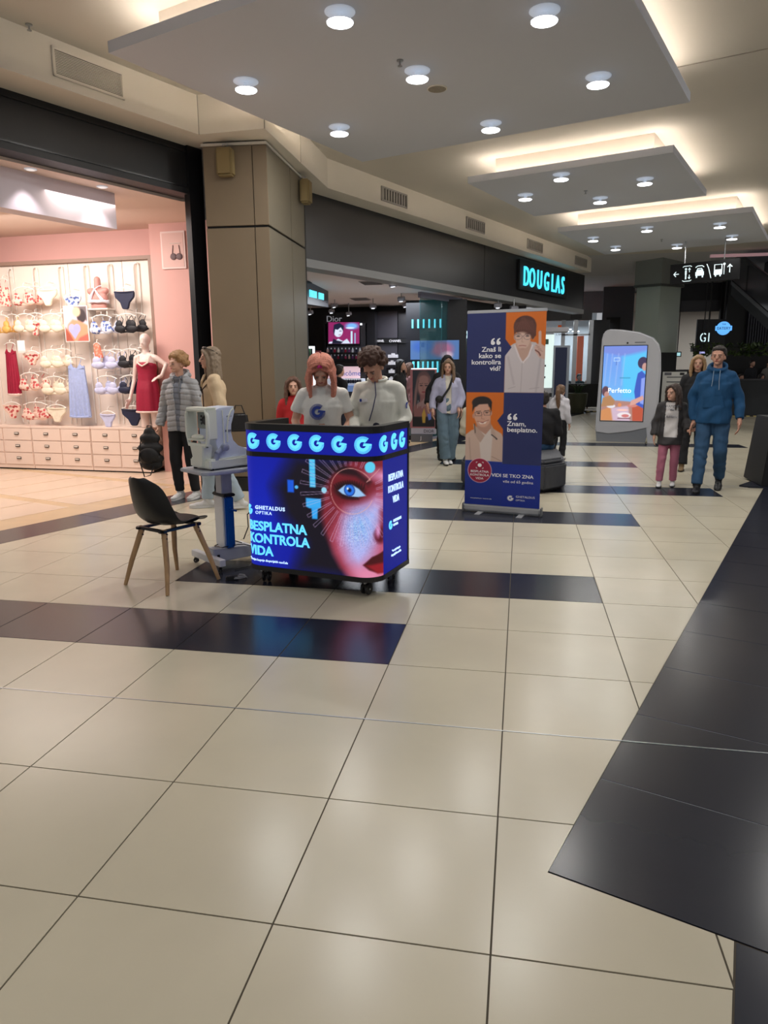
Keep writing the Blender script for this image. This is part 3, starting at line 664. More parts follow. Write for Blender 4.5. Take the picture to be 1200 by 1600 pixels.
mapped(e_, lambda x, y, z: bm_(Vector((x, y, z)))).build('eye_symbol', M_pw, bn)
for (sx, sy) in ((-1, -1), (1, -1), (1, 1), (-1, 1)):
    q = MB(); q.b2((20+sx*5, -220+sy*5, 0), (20+sx*3, -220+sy*4.4, .002)); q.b2((20+sx*5, -220+sy*5, 0), (20+sx*4.4, -220+sy*3, .002))
    mapped(q, lambda x, y, z: bm_(Vector((x, y, z)))).build('bracket_symbol', M_pw, bn)
mapped(emblem(4.2, True, .002), lambda x, y, z: bm_(Vector((x+62, (y-267)*1.0, z)))).build('logo', M_pw, bn)
btext('lettering', 'GHETALDUS', 4.4, 69, 265.5, 'LEFT', .0); btext('lettering', 'OPTIKA', 3.4, 69, 270.5, 'LEFT', 0); btext('small_print', 'www.ghetaldus.hr  kontrola vida', 2.2, 8, 271, 'LEFT', 0)

# ------------------------------------------------------------------ shell chair with wooden legs
ch = empty('shell_chair', (-1.20, 2.97, 0), math.radians(66.3), 'black plastic shell chair with four beech legs, left of the examination table', 'chair')
# local: +x is the way the seat faces; half width along y
prof = [(.235, .425, .15), (.20, .452, .205), (.10, .452, .225), (.0, .440, .232), (-.10, .438, .235), (-.155, .470, .232), (-.195, .54, .222), (-.225, .63, .205), (-.25, .72, .175), (-.262, .775, .12), (-.268, .80, .07)]
vs = []; nv = 13
for i, (x, z, hw) in enumerate(prof):
    for k in range(nv):
        t = -1+2*k/(nv-1); a = abs(t)
        seat = max(0, 1-i/5); back = 1-seat
        lift = .045*a**2.5*(.6 if i < 2 else 1)*(1 if i < 6 else .4)
        fwd = .075*a**2.2*(0 if i < 4 else min(1, (i-3)/3))*(1-.5*(i > 8))
        vs.append(Vector((x+fwd+(.0 if i else -.03*a**2), t*hw, z+lift-(.015 if i > 8 else 0)*a)))
fs_ = [(i*nv+k, i*nv+k+1, (i+1)*nv+k+1, (i+1)*nv+k) for i in range(len(prof)-1) for k in range(nv-1)]
me = bpy.data.meshes.new('seat_shell'); me.from_pydata(vs, [], fs_); bmx = bmesh.new(); bmx.from_mesh(me); bmesh.ops.recalc_face_normals(bmx, faces=bmx.faces); bmx.to_mesh(me); bmx.free()
me.materials.append(mat('black_shell', rgb(24, 25, 28), .42, bump=.05, bscale=300)); me.shade_smooth()
so = bpy.data.objects.new('seat_shell', me); COL.objects.link(so); so.parent = ch
md = so.modifiers.new('s', 'SOLIDIFY'); md.thickness = .008; md = so.modifiers.new('u', 'SUBSURF'); md.levels = 2; md.render_levels = 2
c_ = MB(); c_.ell((.04, 0, .460), (.185, .19, .016), n=20, m=8); c_.build('seat_cushion', mat('black_leatherette', rgb(20, 20, 23), .5, bump=.1, bscale=90), ch, smooth=True)
c_ = MB()
for sy in (-1, 1):
    c_.box((0, sy*.12, .418), (.36, .03, .018)); c_.box((sy*.15, 0, .418), (.03, .30, .018))
c_.build('seat_frame', M_blackp, ch, bevel=.003)
M_wood = mat('beech_leg', rgb(176, 140, 100), .5, var=.16, scale=6, stretch=(8, 8, .6))
for (sx, sy) in ((-1, -1), (-1, 1), (1, -1), (1, 1)):
    l_ = MB().tube([(sx*.135, sy*.115, .425), (sx*.19, sy*.19, .18), (sx*.232, sy*.228, .002)], [.021, .018, .013], 12).build('leg', M_wood, ch, smooth=True)
    b_ = MB()
    for zz in (.40, .37): b_.cyl((sx*.135+sx*.010*(.425-zz)/.05, sy*.10, zz), (sx*.135+sx*.010*(.425-zz)/.05, sy*.155, zz), .005, 8)
    b_.build('bolt', M_blackp, l_)

# ------------------------------------------------------------------ motorised table with the eye examination instrument
tb = empty('instrument_table', (-1.0, 3.50, 0), math.radians(52), 'white height-adjustable instrument table on castors between the chair and the counter', 'table')
M_tw = mat('table_white', rgb(222, 224, 228), .35); M_tg = mat('table_grey', rgb(176, 180, 190), .4); M_tb = mat('table_blue', rgb(18, 86, 168), .35)
MB().prism([(-.27, -.17), (-.23, -.205), (.25, -.205), (.25, .205), (-.23, .205), (-.27, .17)], .745, .770).build('tabletop', M_tg, tb, bevel=.006)
MB().b2((-.12, -.10, .725), (.14, .10, .745)).build('top_bracket', M_tw, tb, bevel=.004)
MB().b2((-.045, -.05, .55), (.045, .05, .73)).build('upper_column', M_tg, tb, bevel=.006)
MB().b2((-.055, -.095, .55), (.045, .095, .572)).build('collar', M_blackm, tb, bevel=.006)
MB().b2((-.045, -.045, .135), (.035, .085, .55)).build('lower_column', M_tw, tb, bevel=.004)
MB().b2((-.040, -.085, .145), (.034, -.0455, .55)).build('blue_cover', M_tb, tb, bevel=.01)['label'] = 'blue column cover'
h_ = MB(); h_.cyl((.0, -.078, .45), (.0, -.10, .45), .018); h_.cyl((-.005, -.098, .45), (.045, -.10, .435), .008); h_.build('lock_knob', M_tb, tb, bevel=.002)
bs_ = MB(); bs_.add([(-.15, -.085, .05), (.22, -.085, .05), (.22, .085, .05), (-.15, .085, .05), (-.15, -.06, .15), (.19, -.06, .13), (.19, .06, .13), (-.15, .06, .15)],
    [(0, 3, 2, 1), (4, 5, 6, 7), (0, 1, 5, 4), (1, 2, 6, 5), (2, 3, 7, 6), (3, 0, 4, 7)]); bs_.build('base_housing', M_tg, tb, bevel=.006)
k_ = MB()
for z in (.075, .105): k_.lathe([(.007, 0), (.007, .004)], (-.154, -.03, z), 10, rotm(0, -PI/2, 0)); k_.lathe([(.007, 0), (.007, .004)], (-.154, .03, z), 10, rotm(0, -PI/2, 0))
k_.box((-.12, -.083, .10), (.02, .006, .02)); k_.build('socket', M_blackm, tb)
for (x, n_) in ((-.165, 'front'), (.23, 'rear')):
    MB().b2((x-.025, -.23, .055), (x+.025, .23, .105)).build('foot_bar', M_tw, tb, bevel=.003)
    for sy in (-1, 1): castor(x, sy*.19, .5*sy, tb, .58)
MB().tube([(.02, -.068, .20), (.09, -.075, .17), (.10, .05, .16), (.0, .09, .155), (-.09, .03, .155), (-.08, -.075, .16), (.05, -.085, .165), (.12, -.06, .15), (.20, -.11, .12), (.20, -.16, .04), (.08, -.2, .012), (-.05, -.20, .008)], .004, 6).build('power_cord', M_blackp, tb, smooth=True)

# instrument: patient looks in from -x
im = empty('eye_examination_instrument', (-1.0, 3.50, .7705), math.radians(58), 'white table-top eye measuring instrument with chin rest, on the adjustable table', 'instrument')
M_iw = mat('instrument_white', rgb(228, 232, 222), .35); M_ib = mat('instrument_bluish', rgb(212, 221, 242), .35)
MB().b2((-.20, -.135, .012), (.27, .135, .085)).build('base', M_iw, im, bevel=.012)
p_ = MB(); p_.box((.20, -.136, .055), (.10, .004, .028)); p_.build('connector_panel', M_blackm, im)
for k in range(5): MB().box((.165+k*.018, -.1385, .055), (.008, .004, .012)).build('socket', M_metal, im)
for (x, y) in ((-.17, -.11), (-.17, .11), (.23, -.11), (.23, .11)): MB().cyl((x, y, 0), (x, y, .014), .014, 10).build('rubber_foot', M_blackm, im)
# head: side profile in x-z, extruded across y
pf = [(-.10, .085), (.24, .085), (.26, .10), (.255, .125), (.16, .135), (.08, .165), (.035, .21), (.02, .27), (.025, .33), (.045, .385), (.06, .43), (.05, .455), (.06, .463), (-.08, .455), (-.115, .44), (-.12, .40), (-.12, .20), (-.10, .14)]
hb = MB(); n_ = len(pf); hb.add([(x, -.105, z) for x, z in pf]+[(x, .105, z) for x, z in pf], [tuple(range(n_)), tuple(range(n_, 2*n_))[::-1]]+[(i, (i+1) % n_, n_+(i+1) % n_, n_+i) for i in range(n_)])
hb.build('measuring_head', M_ib, im, bevel=.014)
rb = MB()
rb.tube([(-.02, -.109, .20), (-.02, -.109, .30), (-.005, -.109, .38), (.02, -.109, .43), (.045, -.108, .448)], .006, 8); rb.tube([(-.05, -.109, .16), (-.055, -.109, .44)], .004, 8)
rb.build('trim_line', M_iw, im, smooth=True)
fc = MB()      # face frame: rounded ring around the window, in the y-z plane
ring = []
for (y, z) in ((-.115, .185), (-.135, .26), (-.135, .40), (-.115, .445), (.115, .445), (.135, .40), (.135, .26), (.115, .185)): ring.append((-.205, y, z))
fc.tube(ring+[ring[0]], .015, 8, cap=False)
fc.build('face_frame', M_iw, im, smooth=True)
hd = MB(); hd.box((-.165, 0, .455), (.10, .25, .014)); hd.box((-.165, -.128, .34), (.09, .010, .22)); hd.box((-.165, .128, .34), (.09, .010, .22)); hd.build('hood', M_iw, im, bevel=.005)
fp = MB(); fp.box((-.124, 0, .36), (.006, .22, .12)); fp.build('window_plate', mat('instrument_grey', rgb(150, 156, 152), .4), im)
ln = MB(); ln.lathe([(.036, 0), (.036, .010), (.030, .016), (.018, .012), (.016, .016)], (-.128, 0, .365), 20, rotm(0, -PI/2, 0)); ln.build('lens', M_blackp, im, smooth=True)
for sy in (-1, 1):
    for k in (-1, 0, 1): MB().lathe([(.010, 0), (.010, .004)], (-.128, sy*(.062-.006*abs(k)), .365+k*.026), 10, rotm(0, -PI/2, 0)).build('indicator', M_blackp, im)
cr = MB(); cr.ell((-.205, 0, .245), (.035, .065, .022), n=18, m=8); cr.box((-.20, 0, .225), (.05, .20, .012)); cr.cyl((-.20, 0, .22), (-.19, 0, .18), .010); cr.build('chin_rest', M_iw, im, smooth=True)
nk = MB(); nk.add([(-.225, -.09, .19), (-.15, -.11, .19), (-.15, .11, .19), (-.225, .09, .19), (-.215, -.055, .02), (-.14, -.055, .02), (-.14, .055, .02), (-.215, .055, .02)],
    [(0, 1, 2, 3), (4, 7, 6, 5), (0, 4, 5, 1), (1, 5, 6, 2), (2, 6, 7, 3), (3, 7, 4, 0)]); nk.build('neck', M_iw, im, bevel=.008)
kn = MB(); kn.lathe([(.026, 0), (.030, .01), (.026, .04), (.014, .046)], (-.06, -.108, .165), 16, rotm(PI/2, 0, 0)); kn.build('control_knob', mat('knob_grey', rgb(150, 156, 180), .4), im, smooth=True)
ar_ = MB(); ar_.cap((-.12, -.11, .12), (-.14, -.11, .04), .022, .018, 10); ar_.cap((-.12, -.11, .12), (-.08, -.11, .15), .022, .02, 10); ar_.build('side_arm', mat('knob_grey', rgb(150, 156, 180), .4), im, smooth=True)
bdg = MB().box((-.01, -.107, .285), (.05, .005, .014)).build('badge', mat('badge_grey', rgb(120, 128, 150), .4), im)
text('lettering', 'ARK-1', .018, mat('print_grey', rgb(110, 116, 130), .5), im, frame((-.02, -.1065, .385), (1, 0, 0), (0, 0, 1)), ext=.001)
text('mark', '▪▪', .016, mat('print_dark', rgb(50, 52, 60), .5), im, frame((-.01, -.1065, .355), (1, 0, 0), (0, 0, 1)), ext=.001)
cb = MB().tube([(.20, -.165, .80), (.205, -.23, .77), (.205, -.235, .70), (.20, -.20, .5), (.12, -.13, .40), (.13, -.12, .30), (.10, -.09, .20)], .0045, 6).build('instrument_cable', M_blackp, tb, smooth=True)
# power adapter on the floor beside the table
pa = empty('power_adapter', (-.80, 3.10, 0), .5, 'black power adapter with a coiled cable on the floor under the instrument table', 'adapter')
MB().b2((-.045, -.025, .0), (.045, .025, .03)).build('block', M_blackp, pa, bevel=.006)
MB().tube([(.05+.06*math.cos(t)*(1-.02*t), .03*math.sin(t), .006+.0015*t) for t in np.linspace(0, 14, 60)], .0035, 5).build('coiled_cable', mat('cable_grey', rgb(150, 150, 155), .4), pa, smooth=True)
# ------------------------------------------------------------------ people
def remesh(name, mb, vox, m, parent, smooth=6, disp=0, dscale=6, fn=None, split=None):
    me = bpy.data.meshes.new('tmp'); me.from_pydata(mb.v, [], mb.f)
    bm = bmesh.new(); bm.from_mesh(me); bmesh.ops.recalc_face_normals(bm, faces=bm.faces); bm.to_mesh(me); bm.free()
    o = bpy.data.objects.new('tmp', me)
    r = o.modifiers.new('r', 'REMESH'); r.mode = 'VOXEL'; r.voxel_size = vox
    if smooth: k = o.modifiers.new('k', 'SMOOTH'); k.iterations = smooth; k.factor = .5
    out = evaluated(o); bpy.data.meshes.remove(me)
    if disp or fn:
        n = len(out.vertices); co = np.empty(n*3, np.float32); no = np.empty(n*3, np.float32)
        out.vertices.foreach_get('co', co); out.vertex_normals.foreach_get('vector', no)
        co = co.reshape(-1, 3).tolist(); no = no.reshape(-1, 3).tolist(); res = []
        for a, b in zip(co, no):
            a = Vector(a); b = Vector(b)
            if fn: a = fn(a, b)
            if disp: a = a+b*(noise.noise(a*dscale)*disp)
            res.extend(a)
        out.vertices.foreach_set('co', res); out.update()
    if split:       # the garment is open in front: that region becomes the shirt below, a little deeper
        bm = bmesh.new(); bm.from_mesh(out); bm.normal_update(); sel = [f for f in bm.faces if f.normal.y > .15 and split['f'](f.calc_center_median())]
        b2 = bmesh.new(); vm = {}
        for f in sel:
            for v in f.verts:
                if v not in vm: vm[v] = b2.verts.new(v.co-v.normal*.009)
            b2.faces.new([vm[v] for v in f.verts])
        m2 = bpy.data.meshes.new(split['name']); b2.to_mesh(m2); b2.free(); bmesh.ops.delete(bm, geom=sel, context='FACES')
        # hem lip so the opening has thickness
        be_ = [e for e in bm.edges if e.is_boundary]; r_ = bmesh.ops.extrude_edge_only(bm, edges=be_)
        for v in [g_ for g_ in r_['geom'] if isinstance(g_, bmesh.types.BMVert)]: v.co += Vector((0, -.016, 0))
        bm.to_mesh(out); bm.free(); m2.materials.append(split['m']); m2.shade_smooth()
        o2 = bpy.data.objects.new(split['name'], m2); COL.objects.link(o2); o2.parent = parent
    out.materials.clear(); out.materials.append(m); out.shade_smooth(); out.name = name
    q = bpy.data.objects.new(name, out); COL.objects.link(q)
    if parent is not None: q.parent = parent
    return q
def skin(t='a'):
    c = {'a': (205, 158, 136), 'b': (196, 146, 124), 'c': (214, 168, 148)}[t]
    return mat('skin_'+t, rgb(*c), .5, var=.04, scale=30)
def cloth(name, c, rough=.85, bump=.25, bscale=180, var=.07): return mat(name, rgb(*c), rough, var=var, scale=14, bump=.9, bscale=13, stretch=(1, 1, .55))
JD = dict(hip=(.050, 0, .52), kne=(.055, .012, .285), ank=(.06, -.012, .045), sh=(.090, -.004, .790), elb=(.120, -.02, .630), wri=(.135, .02, .49), hd=(0, .25, -1), pn=(-1, 0, 0))
def joints(pose):
    J = {}
    for side, sx in (('R', 1), ('L', -1)):
        for k, v in JD.items():
            p = pose.get(k+side, None)
            J[k+side] = Vector(p) if p is not None else Vector((sx*v[0], v[1], v[2]))
    J['neck'] = Vector(pose.get('neck', (0, -.004, .845))); J['head'] = Vector(pose.get('head', (0, .012, .93)))
    J['chest'] = Vector(pose.get('chest', (0, 0, .745))); J['waist'] = Vector(pose.get('waist', (0, 0, .635))); J['pelvis'] = Vector(pose.get('pelvis', (0, 0, .545)))
    return J
def hand(mb, w_, d, n, s, H, curl=.5):
    d = Vector(d).normalized(); n = Vector(n); n = (n-d*n.dot(d)).normalized(); sd = d.cross(n)*s     # sd: towards the thumb
    k = H*.0105/.018
    R = Matrix((sd, n, d)).transposed()
    mb.cap(w_, w_+d*.020*H, .0155*H, .017*H, 8)
    mb.ell(w_+d*.034*H, (.0225*H, .0105*H, .030*H), R, 12, 8)
    for i, (L, off) in enumerate(((.042, .017), (.048, .006), (.045, -.006), (.036, -.017))):
        a = w_+d*(.056-abs(off)*.2)*H+sd*off*H; dd = (d+n*curl*.5).normalized(); b = a+dd*L*.5*H; d2 = (d+n*(curl*1.6)).normalized(); c = b+d2*L*.5*H
        mb.cap(a, b, .0058*H, .0052*H, 6); mb.cap(b, c, .0052*H, .0042*H, 6)
    a = w_+d*.020*H+sd*.016*H; b = a+(d*.6+sd*.8).normalized()*.026*H; c = b+(d+sd*.15+n*.3).normalized()*.022*H
    mb.cap(a, b, .0075*H, .0062*H, 6); mb.cap(b, c, .0062*H, .005*H, 6)
def person(pos, face, H, label, pose=None, group=None, sk='a', build=1.0, vox=.010, top=None, legs=None, shoe=None, hair=None, headrot=(0, 0, 0), curl=.5, child=0, extra=None, detail=True, hands=True, name='person'):
    pose = pose or {}; J = {k: v*H for k, v in joints(pose).items() if k[:2] not in ('hd', 'pn')}; J0 = joints(pose)
    yaw = math.atan2(-face[0], face[1]); P = empty(name, (pos[0], pos[1], pos[2] if len(pos) > 2 else 0), yaw, label, 'person', group)
    hs = H*(1+.32*child)      # head scale
    HR = rotm(*headrot); hc = J['head']
    def hp(x, y, z): return hc+HR @ (Vector((x, y, z-.93))*hs)
    def L(a): return a*H
    bw = build
    mb = MB()
    # trunk
    mb.ell(J['chest'], (L(.080)*bw, L(.054)*bw, L(.066))); mb.ell(J['waist'], (L(.072)*bw, L(.05)*bw, L(.085))); mb.ell(J['pelvis'], (L(.083)*bw, L(.06)*bw, L(.06)))
    [mb.cap(J['neck']-Vector((0, 0, L(.022))), J['sh'+s], L(.028), L(.026)) for s in 'RL']; mb.cap(J['chest'], J['pelvis'], L(.055)*bw, L(.058)*bw)
    mb.cap(J['neck']-Vector((0, 0, L(.02))), hp(0, -.008, .90), L(.029), L(.027)*(1+.1*child))
    for s in 'RL':
        mb.cap(J['sh'+s], J['elb'+s], L(.025)*bw, L(.020)*bw); mb.cap(J['elb'+s], J['wri'+s], L(.020)*bw, L(.0145))
        mb.cap(J['hip'+s], J['kne'+s], L(.048)*bw, L(.032)*bw); mb.cap(J['kne'+s], J['ank'+s], L(.031)*bw, L(.02)); 
        if hands: hand(mb, J['wri'+s], J0['hd'+s], J0['pn'+s], 1 if s == 'R' else -1, H*(1-.0*child), curl)
    # head
    mb.ell(hp(0, -.006, .943), (.0435*hs, .054*hs, .050*hs), HR); mb.ell(hp(0, .010, .915), (.0365*hs, .042*hs, .047*hs), HR)
    mb.ell(hp(0, .036, .880), (.017*hs, .015*hs, .013*hs), HR); mb.cap(hp(-.018, .043, .937), hp(.018, .043, .937), .009*hs, .009*hs, 8)
    mb.cap(hp(0, .052, .930), hp(0, .060, .912), .0055*hs, .0085*hs, 8); mb.cap(hp(-.013, .045, .897), hp(.013, .045, .897), .0075*hs, .0075*hs, 8)
    for sx in (-1, 1): mb.ell(hp(sx*.043, -.002, .918), (.006*hs, .012*hs, .018*hs), HR, 8, 6)
    body = remesh('body', mb, vox*.72, skin(sk), P, smooth=3)
    if detail:
        for sx in (-1, 1):
            q = MB(); q.ell(hp(sx*.017, .0468, .924), (.0078*hs, .006*hs, .0042*hs), HR, 10, 6); ey = q.build('eye', mat('eye_white', rgb(150, 128, 116), .5), P, smooth=True)
            q = MB(); q.ell(hp(sx*.017, .0518, .924), (.0034*hs, .0022*hs, .0034*hs), HR, 8, 6); q.build('iris', mat('iris_brown', rgb(60, 44, 36), .3), ey, smooth=True)
            q = MB(); q.cap(hp(sx*.008, .0530, .9355), hp(sx*.027, .0475, .936), .0022*hs, .0015*hs, 6); q.build('eyebrow', hair['m'] if hair else mat('brow_brown', rgb(70, 50, 38), .8), P, smooth=True)
        q = MB(); q.ell(hp(0, .0520, .896), (.012*hs, .0045*hs, .0042*hs), HR, 10, 6); q.build('lips', mat('lips', rgb(172, 96, 92), .5), P, smooth=True)
    # top garment
    if top:
        t = top.get('t', .008)*H; hem = top.get('hem', .50); g = MB(); wd = top.get('w', 1.0)*bw; fl = top.get('flare', 1.0)
        c0 = J['chest']; w0 = J['waist']; p0 = J['pelvis']
        g.ell(c0, (L(.083)*wd+t, L(.058)*wd+t, L(.064)+t)); [g.cap(J['neck']-Vector((0, 0, L(.026))), J['sh'+s], L(.026)+t*.8, L(.024)+t) for s in 'RL']
        g.cap(J['neck']-Vector((0, 0, L(.03))), J['neck']-Vector((0, L(.002), L(.012))), L(.038)+t*.5, L(.030)+t*.5)
        seg = [(c0, .084*wd, .058*wd), ((c0+w0)/2, .082*wd, .057*wd), (w0, .078*wd*top.get('waist', 1), .055*wd), (p0, .086*wd*fl, .062*wd*fl)]
        if hem < .52: e_ = p0+(p0-w0).normalized()*L(p0.z/H-hem) if 'sit' not in pose else p0; seg.append((e_, .086*wd*fl**1.6, .062*wd*fl**1.6))
        vs = []; n = 20
        for (c, a, b) in seg:
            for k in range(n):
                an = 2*PI*k/n; ca, sa = math.cos(an), math.sin(an)
                vs.append(c+Vector(((L(a)+t)*math.copysign(abs(ca)**.85, ca), (L(b)+t)*math.copysign(abs(sa)**.85, sa), 0)))
        m_ = len(seg); fs_ = [(i*n+k, i*n+(k+1) % n, (i+1)*n+(k+1) % n, (i+1)*n+k) for i in range(m_-1) for k in range(n)]+[tuple(range(n)), tuple(range((m_-1)*n, m_*n))[::-1]]
        g.add(vs, fs_)
        sl = top.get('sleeve', 1.0)
        for s in 'RL':
            a, b, c = J['sh'+s], J['elb'+s], J['wri'+s]; st = top.get('st', 1.0)
            if sl >= 1:
                g.cap(a, b, (L(.025)+t)*st, (L(.022)+t)*st); e_ = b+(c-b)*(.93); g.tube([b, e_], [(L(.022)+t)*st, (L(.0185)+t*.8)*st], 12); g.ell(b, (L(.022)+t)*st)
            else:
                e_ = a+(b-a)*sl*1.6; g.tube([a, e_], [(L(.027)+t)*st, (L(.028)+t*1.3)*st], 12)
        if top.get('collar'): g.tube([J['neck']+Vector((L(.045)*math.cos(k), -L(.006)+L(.040)*math.sin(k), L(.008)-L(.020)*math.sin(k))) for k in np.linspace(.2, 2*PI+.2, 16)], L(.010), 6, cap=False)
        if top.get('hood'):
            g.ell(J['neck']+Vector((0, -L(.05), L(.0))), (L(.062), L(.035), L(.035))); g.tube([J['neck']+Vector((L(.055)*math.cos(k), -L(.004)+L(.052)*math.sin(k), L(.010)-L(.026)*math.sin(k))) for k in np.linspace(.3, 2*PI+.3, 18)], L(.015), 8, cap=False)
        fn = None
        if top.get('quilt'):
            fn = lambda co, no: co+no*(-.010*max(0, math.cos((co.z+abs(co.x)*.15)*2*PI/.062))**6)
        elif top.get('fold', 1):
            am = top.get('fold', 1)*.009
            fn = lambda co, no: co+no*(am*math.sin(co.z*34+co.x*22+3*noise.noise(co*5))*(.35+abs(noise.noise(co*3))))
        remesh(top.get('name', 'shirt'), g, vox, top['m'], P, smooth=top.get('sm', 4), disp=.006*top.get('fold', 1), dscale=9, fn=fn, split=top.get('open'))
    if legs:
        t = legs.get('t', .006)*H; g = MB(); fl = legs.get('flare', 1.0)
        g.ell(J['pelvis'], (L(.085)*bw+t, L(.062)*bw+t, L(.06)+t)); g.cap(J['pelvis'], J['waist']-(J['waist']-J['pelvis'])*.3, L(.066)*bw+t, L(.060)*bw+t)
        for s in 'RL':
            a, b, c = J['hip'+s], J['kne'+s], J['ank'+s]; en = legs.get('end', 1.0); e_ = b+(c-b)*en+Vector((0, 0, .012*H))
            g.cap(a, b, L(.050)*bw+t, L(.036)*bw+t*fl); g.tube([b, b+(e_-b)*.5, e_], [L(.036)*bw+t*fl, L(.032)*bw+t*fl, (L(.026)+t)*fl], 14)
        am = legs.get('fold', 1)*.005
        remesh('trousers', g, vox, legs['m'], P, smooth=4, disp=.005*legs.get('fold', 1), dscale=8, fn=lambda co, no: co+no*(am*math.sin(co.z*44+6*noise.noise(co*6))*(.3+abs(noise.noise(co*4)))))
    if shoe:
        for s in 'RL':
            a = J['ank'+s]; fd = Vector(pose.get('ft'+s, (0, 1, 0))).normalized(); rz = math.atan2(-fd.x, fd.y); R = rotm(0, 0, rz); pitch = pose.get('fp'+s, 0)
            R = R @ rotm(pitch, 0, 0); o_ = a-Vector((0, 0, L(.045)))
            g = MB()
            for (y, r, z, rz_) in ((-.022, .022, .022, .022), (.015, .024, .024, .024), (.055, .025, .020, .018), (.085, .023, .016, .014)): g.ell(o_+R @ Vector((0, L(y), L(z))), (L(r), L(.034), L(rz_)), R)
            g.cap(o_+R @ Vector((0, L(-.012), L(.03))), a+Vector((0, 0, L(.012))), L(.024), L(.025 if not shoe.get('boot') else .03))
            so_ = remesh('shoe', g, vox*.8, shoe['m'], P, smooth=3)
            q = MB(); n = 16; pts = [(L(.027)*math.cos(k)*(1 if math.sin(k) > 0 else .9), L(.034)+L(.083)*math.sin(k)) for k in np.linspace(0, 2*PI, n, endpoint=False)]
            q.prism(pts, 0, L(.014)); q.v = [tuple(o_+R @ Vector(v)) for v in q.v]; q.build('sole', shoe.get('sole', M_blackm), so_, bevel=.003)
    if hair: 
        g = MB(); hair['f'](g, hp, hs); remesh('hair', g, hair.get('v', vox*.8), hair['m'], P, smooth=hair.get('sm', 2), disp=hair.get('d', .006), dscale=hair.get('ds', 40))
    if extra: extra(P, J, hp, hs, H)
    return P
def hairm(n, c, st=(30, 30, 4)): return mat(n, rgb(*c), .55, var=.3, scale=6, bump=.4, bscale=40, stretch=st)
def cap_hair(g, hp, hs, top=1.0, back=.92, r=.052):
    g.ell(hp(0, -.014, .955), (.0485*hs, .056*hs, .046*hs)); g.ell(hp(0, -.028, .93), (.047*hs, .040*hs, .05*hs))
    g.ell(hp(0, .012, .975), (.040*hs, .034*hs, .018*hs))
def hair_short(g, hp, hs):
    cap_hair(g, hp, hs)
    for sx in (-1, 1): g.ell(hp(sx*.042, -.012, .935), (.009*hs, .022*hs, .028*hs))
def hair_long(g, hp, hs, L_=.16, wdt=.045):
    cap_hair(g, hp, hs)
    for i in range(13):
        a = PI*(1.0+i/12.0) ; x = .050*math.cos(a); y = .052*math.sin(a)*.8-.004
        g.tube([hp(x*.85, y*.8, .965), hp(x*1.05, y*1.1, .92), hp(x*1.15, y*1.15-.004, .92-L_*.5), hp(x*1.2*(wdt/.045), y*1.1+.004, .92-L_+.01*math.sin(i*2))], [.014*hs, .015*hs, .014*hs, .007*hs], 7)
    for sx in (-1, 1): g.tube([hp(sx*.012, .040, .978), hp(sx*.040, .034, .955), hp(sx*.050, .020, .915), hp(sx*.052, .02, .92-L_*.6), hp(sx*.05, .026, .92-L_)], [.010*hs, .011*hs, .012*hs, .012*hs, .005*hs], 7)
def hair_curly(g, hp, hs, r=1.0, seed=1, back=0):
    rd = random.Random(seed)
    g.ell(hp(0, -.014, .955), (.050*hs, .058*hs, .048*hs))
    for i in range(150):
        a = rd.uniform(0, 2*PI); e = rd.uniform(-.25, PI/2); x, y, z = math.cos(a)*math.cos(e), math.sin(a)*math.cos(e), math.sin(e)
        if y > .45 and z < .42: continue
        if z < -.05 and y > -.1 and abs(x) < .9: continue
        g.ell(hp(x*.054*r, y*.056*r-.012, .945+z*.054*r-(.02 if y < 0 else 0)*max(0, .4-z)), rd.uniform(.011, .018)*hs, n=7, m=5)
def opening(H, w0, k, zlo, zhi, m, name='shirt', x0=0, zc=.70):
    return dict(name=name, m=m, f=lambda c: zlo*H < c.z < zhi*H and abs(c.x-x0*H) < (w0+k*(c.z/H-zc))*H)
def tolocal(pos, face, H, p):
    a = math.atan2(-face[0], face[1]); d = Vector((p[0]-pos[0], p[1]-pos[1], p[2])); return tuple((Matrix.Rotation(-a, 3, 'Z') @ d)/H)
def dirv(px, Y): p = aty(px, 600, Y); return (p.x, p.y)

# --- staff woman with pink and orange hair, behind the counter
H1 = 1.66
def hair_pink(g, hp, hs):
    cap_hair(g, hp, hs)
    g.ell(hp(0, .004, .968), (.050*hs, .052*hs, .036*hs))
    rd = random.Random(4)
    for sx in (-1, 1):
        for i in range(12):
            y0 = .048-.008*i; pts = []
            for a in (4, 22, 42, 62, 84, 100): r_ = .0545+.002*math.sin(i*2.3); t_ = math.radians(a); yy = max(.25, 1-((y0-.004)/.060)**2)**.5; pts.append(hp(sx*r_*math.sin(t_)*yy*1.02, y0+.004*math.sin(a*.05+i), .968+.042*math.cos(t_)*yy if a < 90 else .955))
            g.tube(pts, [.003*hs, .0055*hs, .0065*hs, .0065*hs, .006*hs, .005*hs], 6)
        for i in range(9):
            y0 = .040-.011*i; x = sx*(.046+.004*rd.random()); ln_ = .22+.06*rd.random()
            g.tube([hp(sx*.012, y0*.9, .995-.03*abs(y0)/.04), hp(x, y0+.008, .955), hp(x*(1.1+.25*rd.random()), y0+.006, .90), hp(x*(1.0+.4*rd.random()), y0+.02+.02*rd.random(), .92-ln_*.6), hp(x*(.8+.6*rd.random()), y0+.05+.03*rd.random(), .92-ln_)], [.013*hs, .013*hs, .011*hs, .008*hs, .002*hs], 7)
M_pink = mat('coral_pink_hair', rgb(238, 142, 120), .5, var=.42, scale=9, bump=.5, bscale=50, stretch=(30, 30, 3))
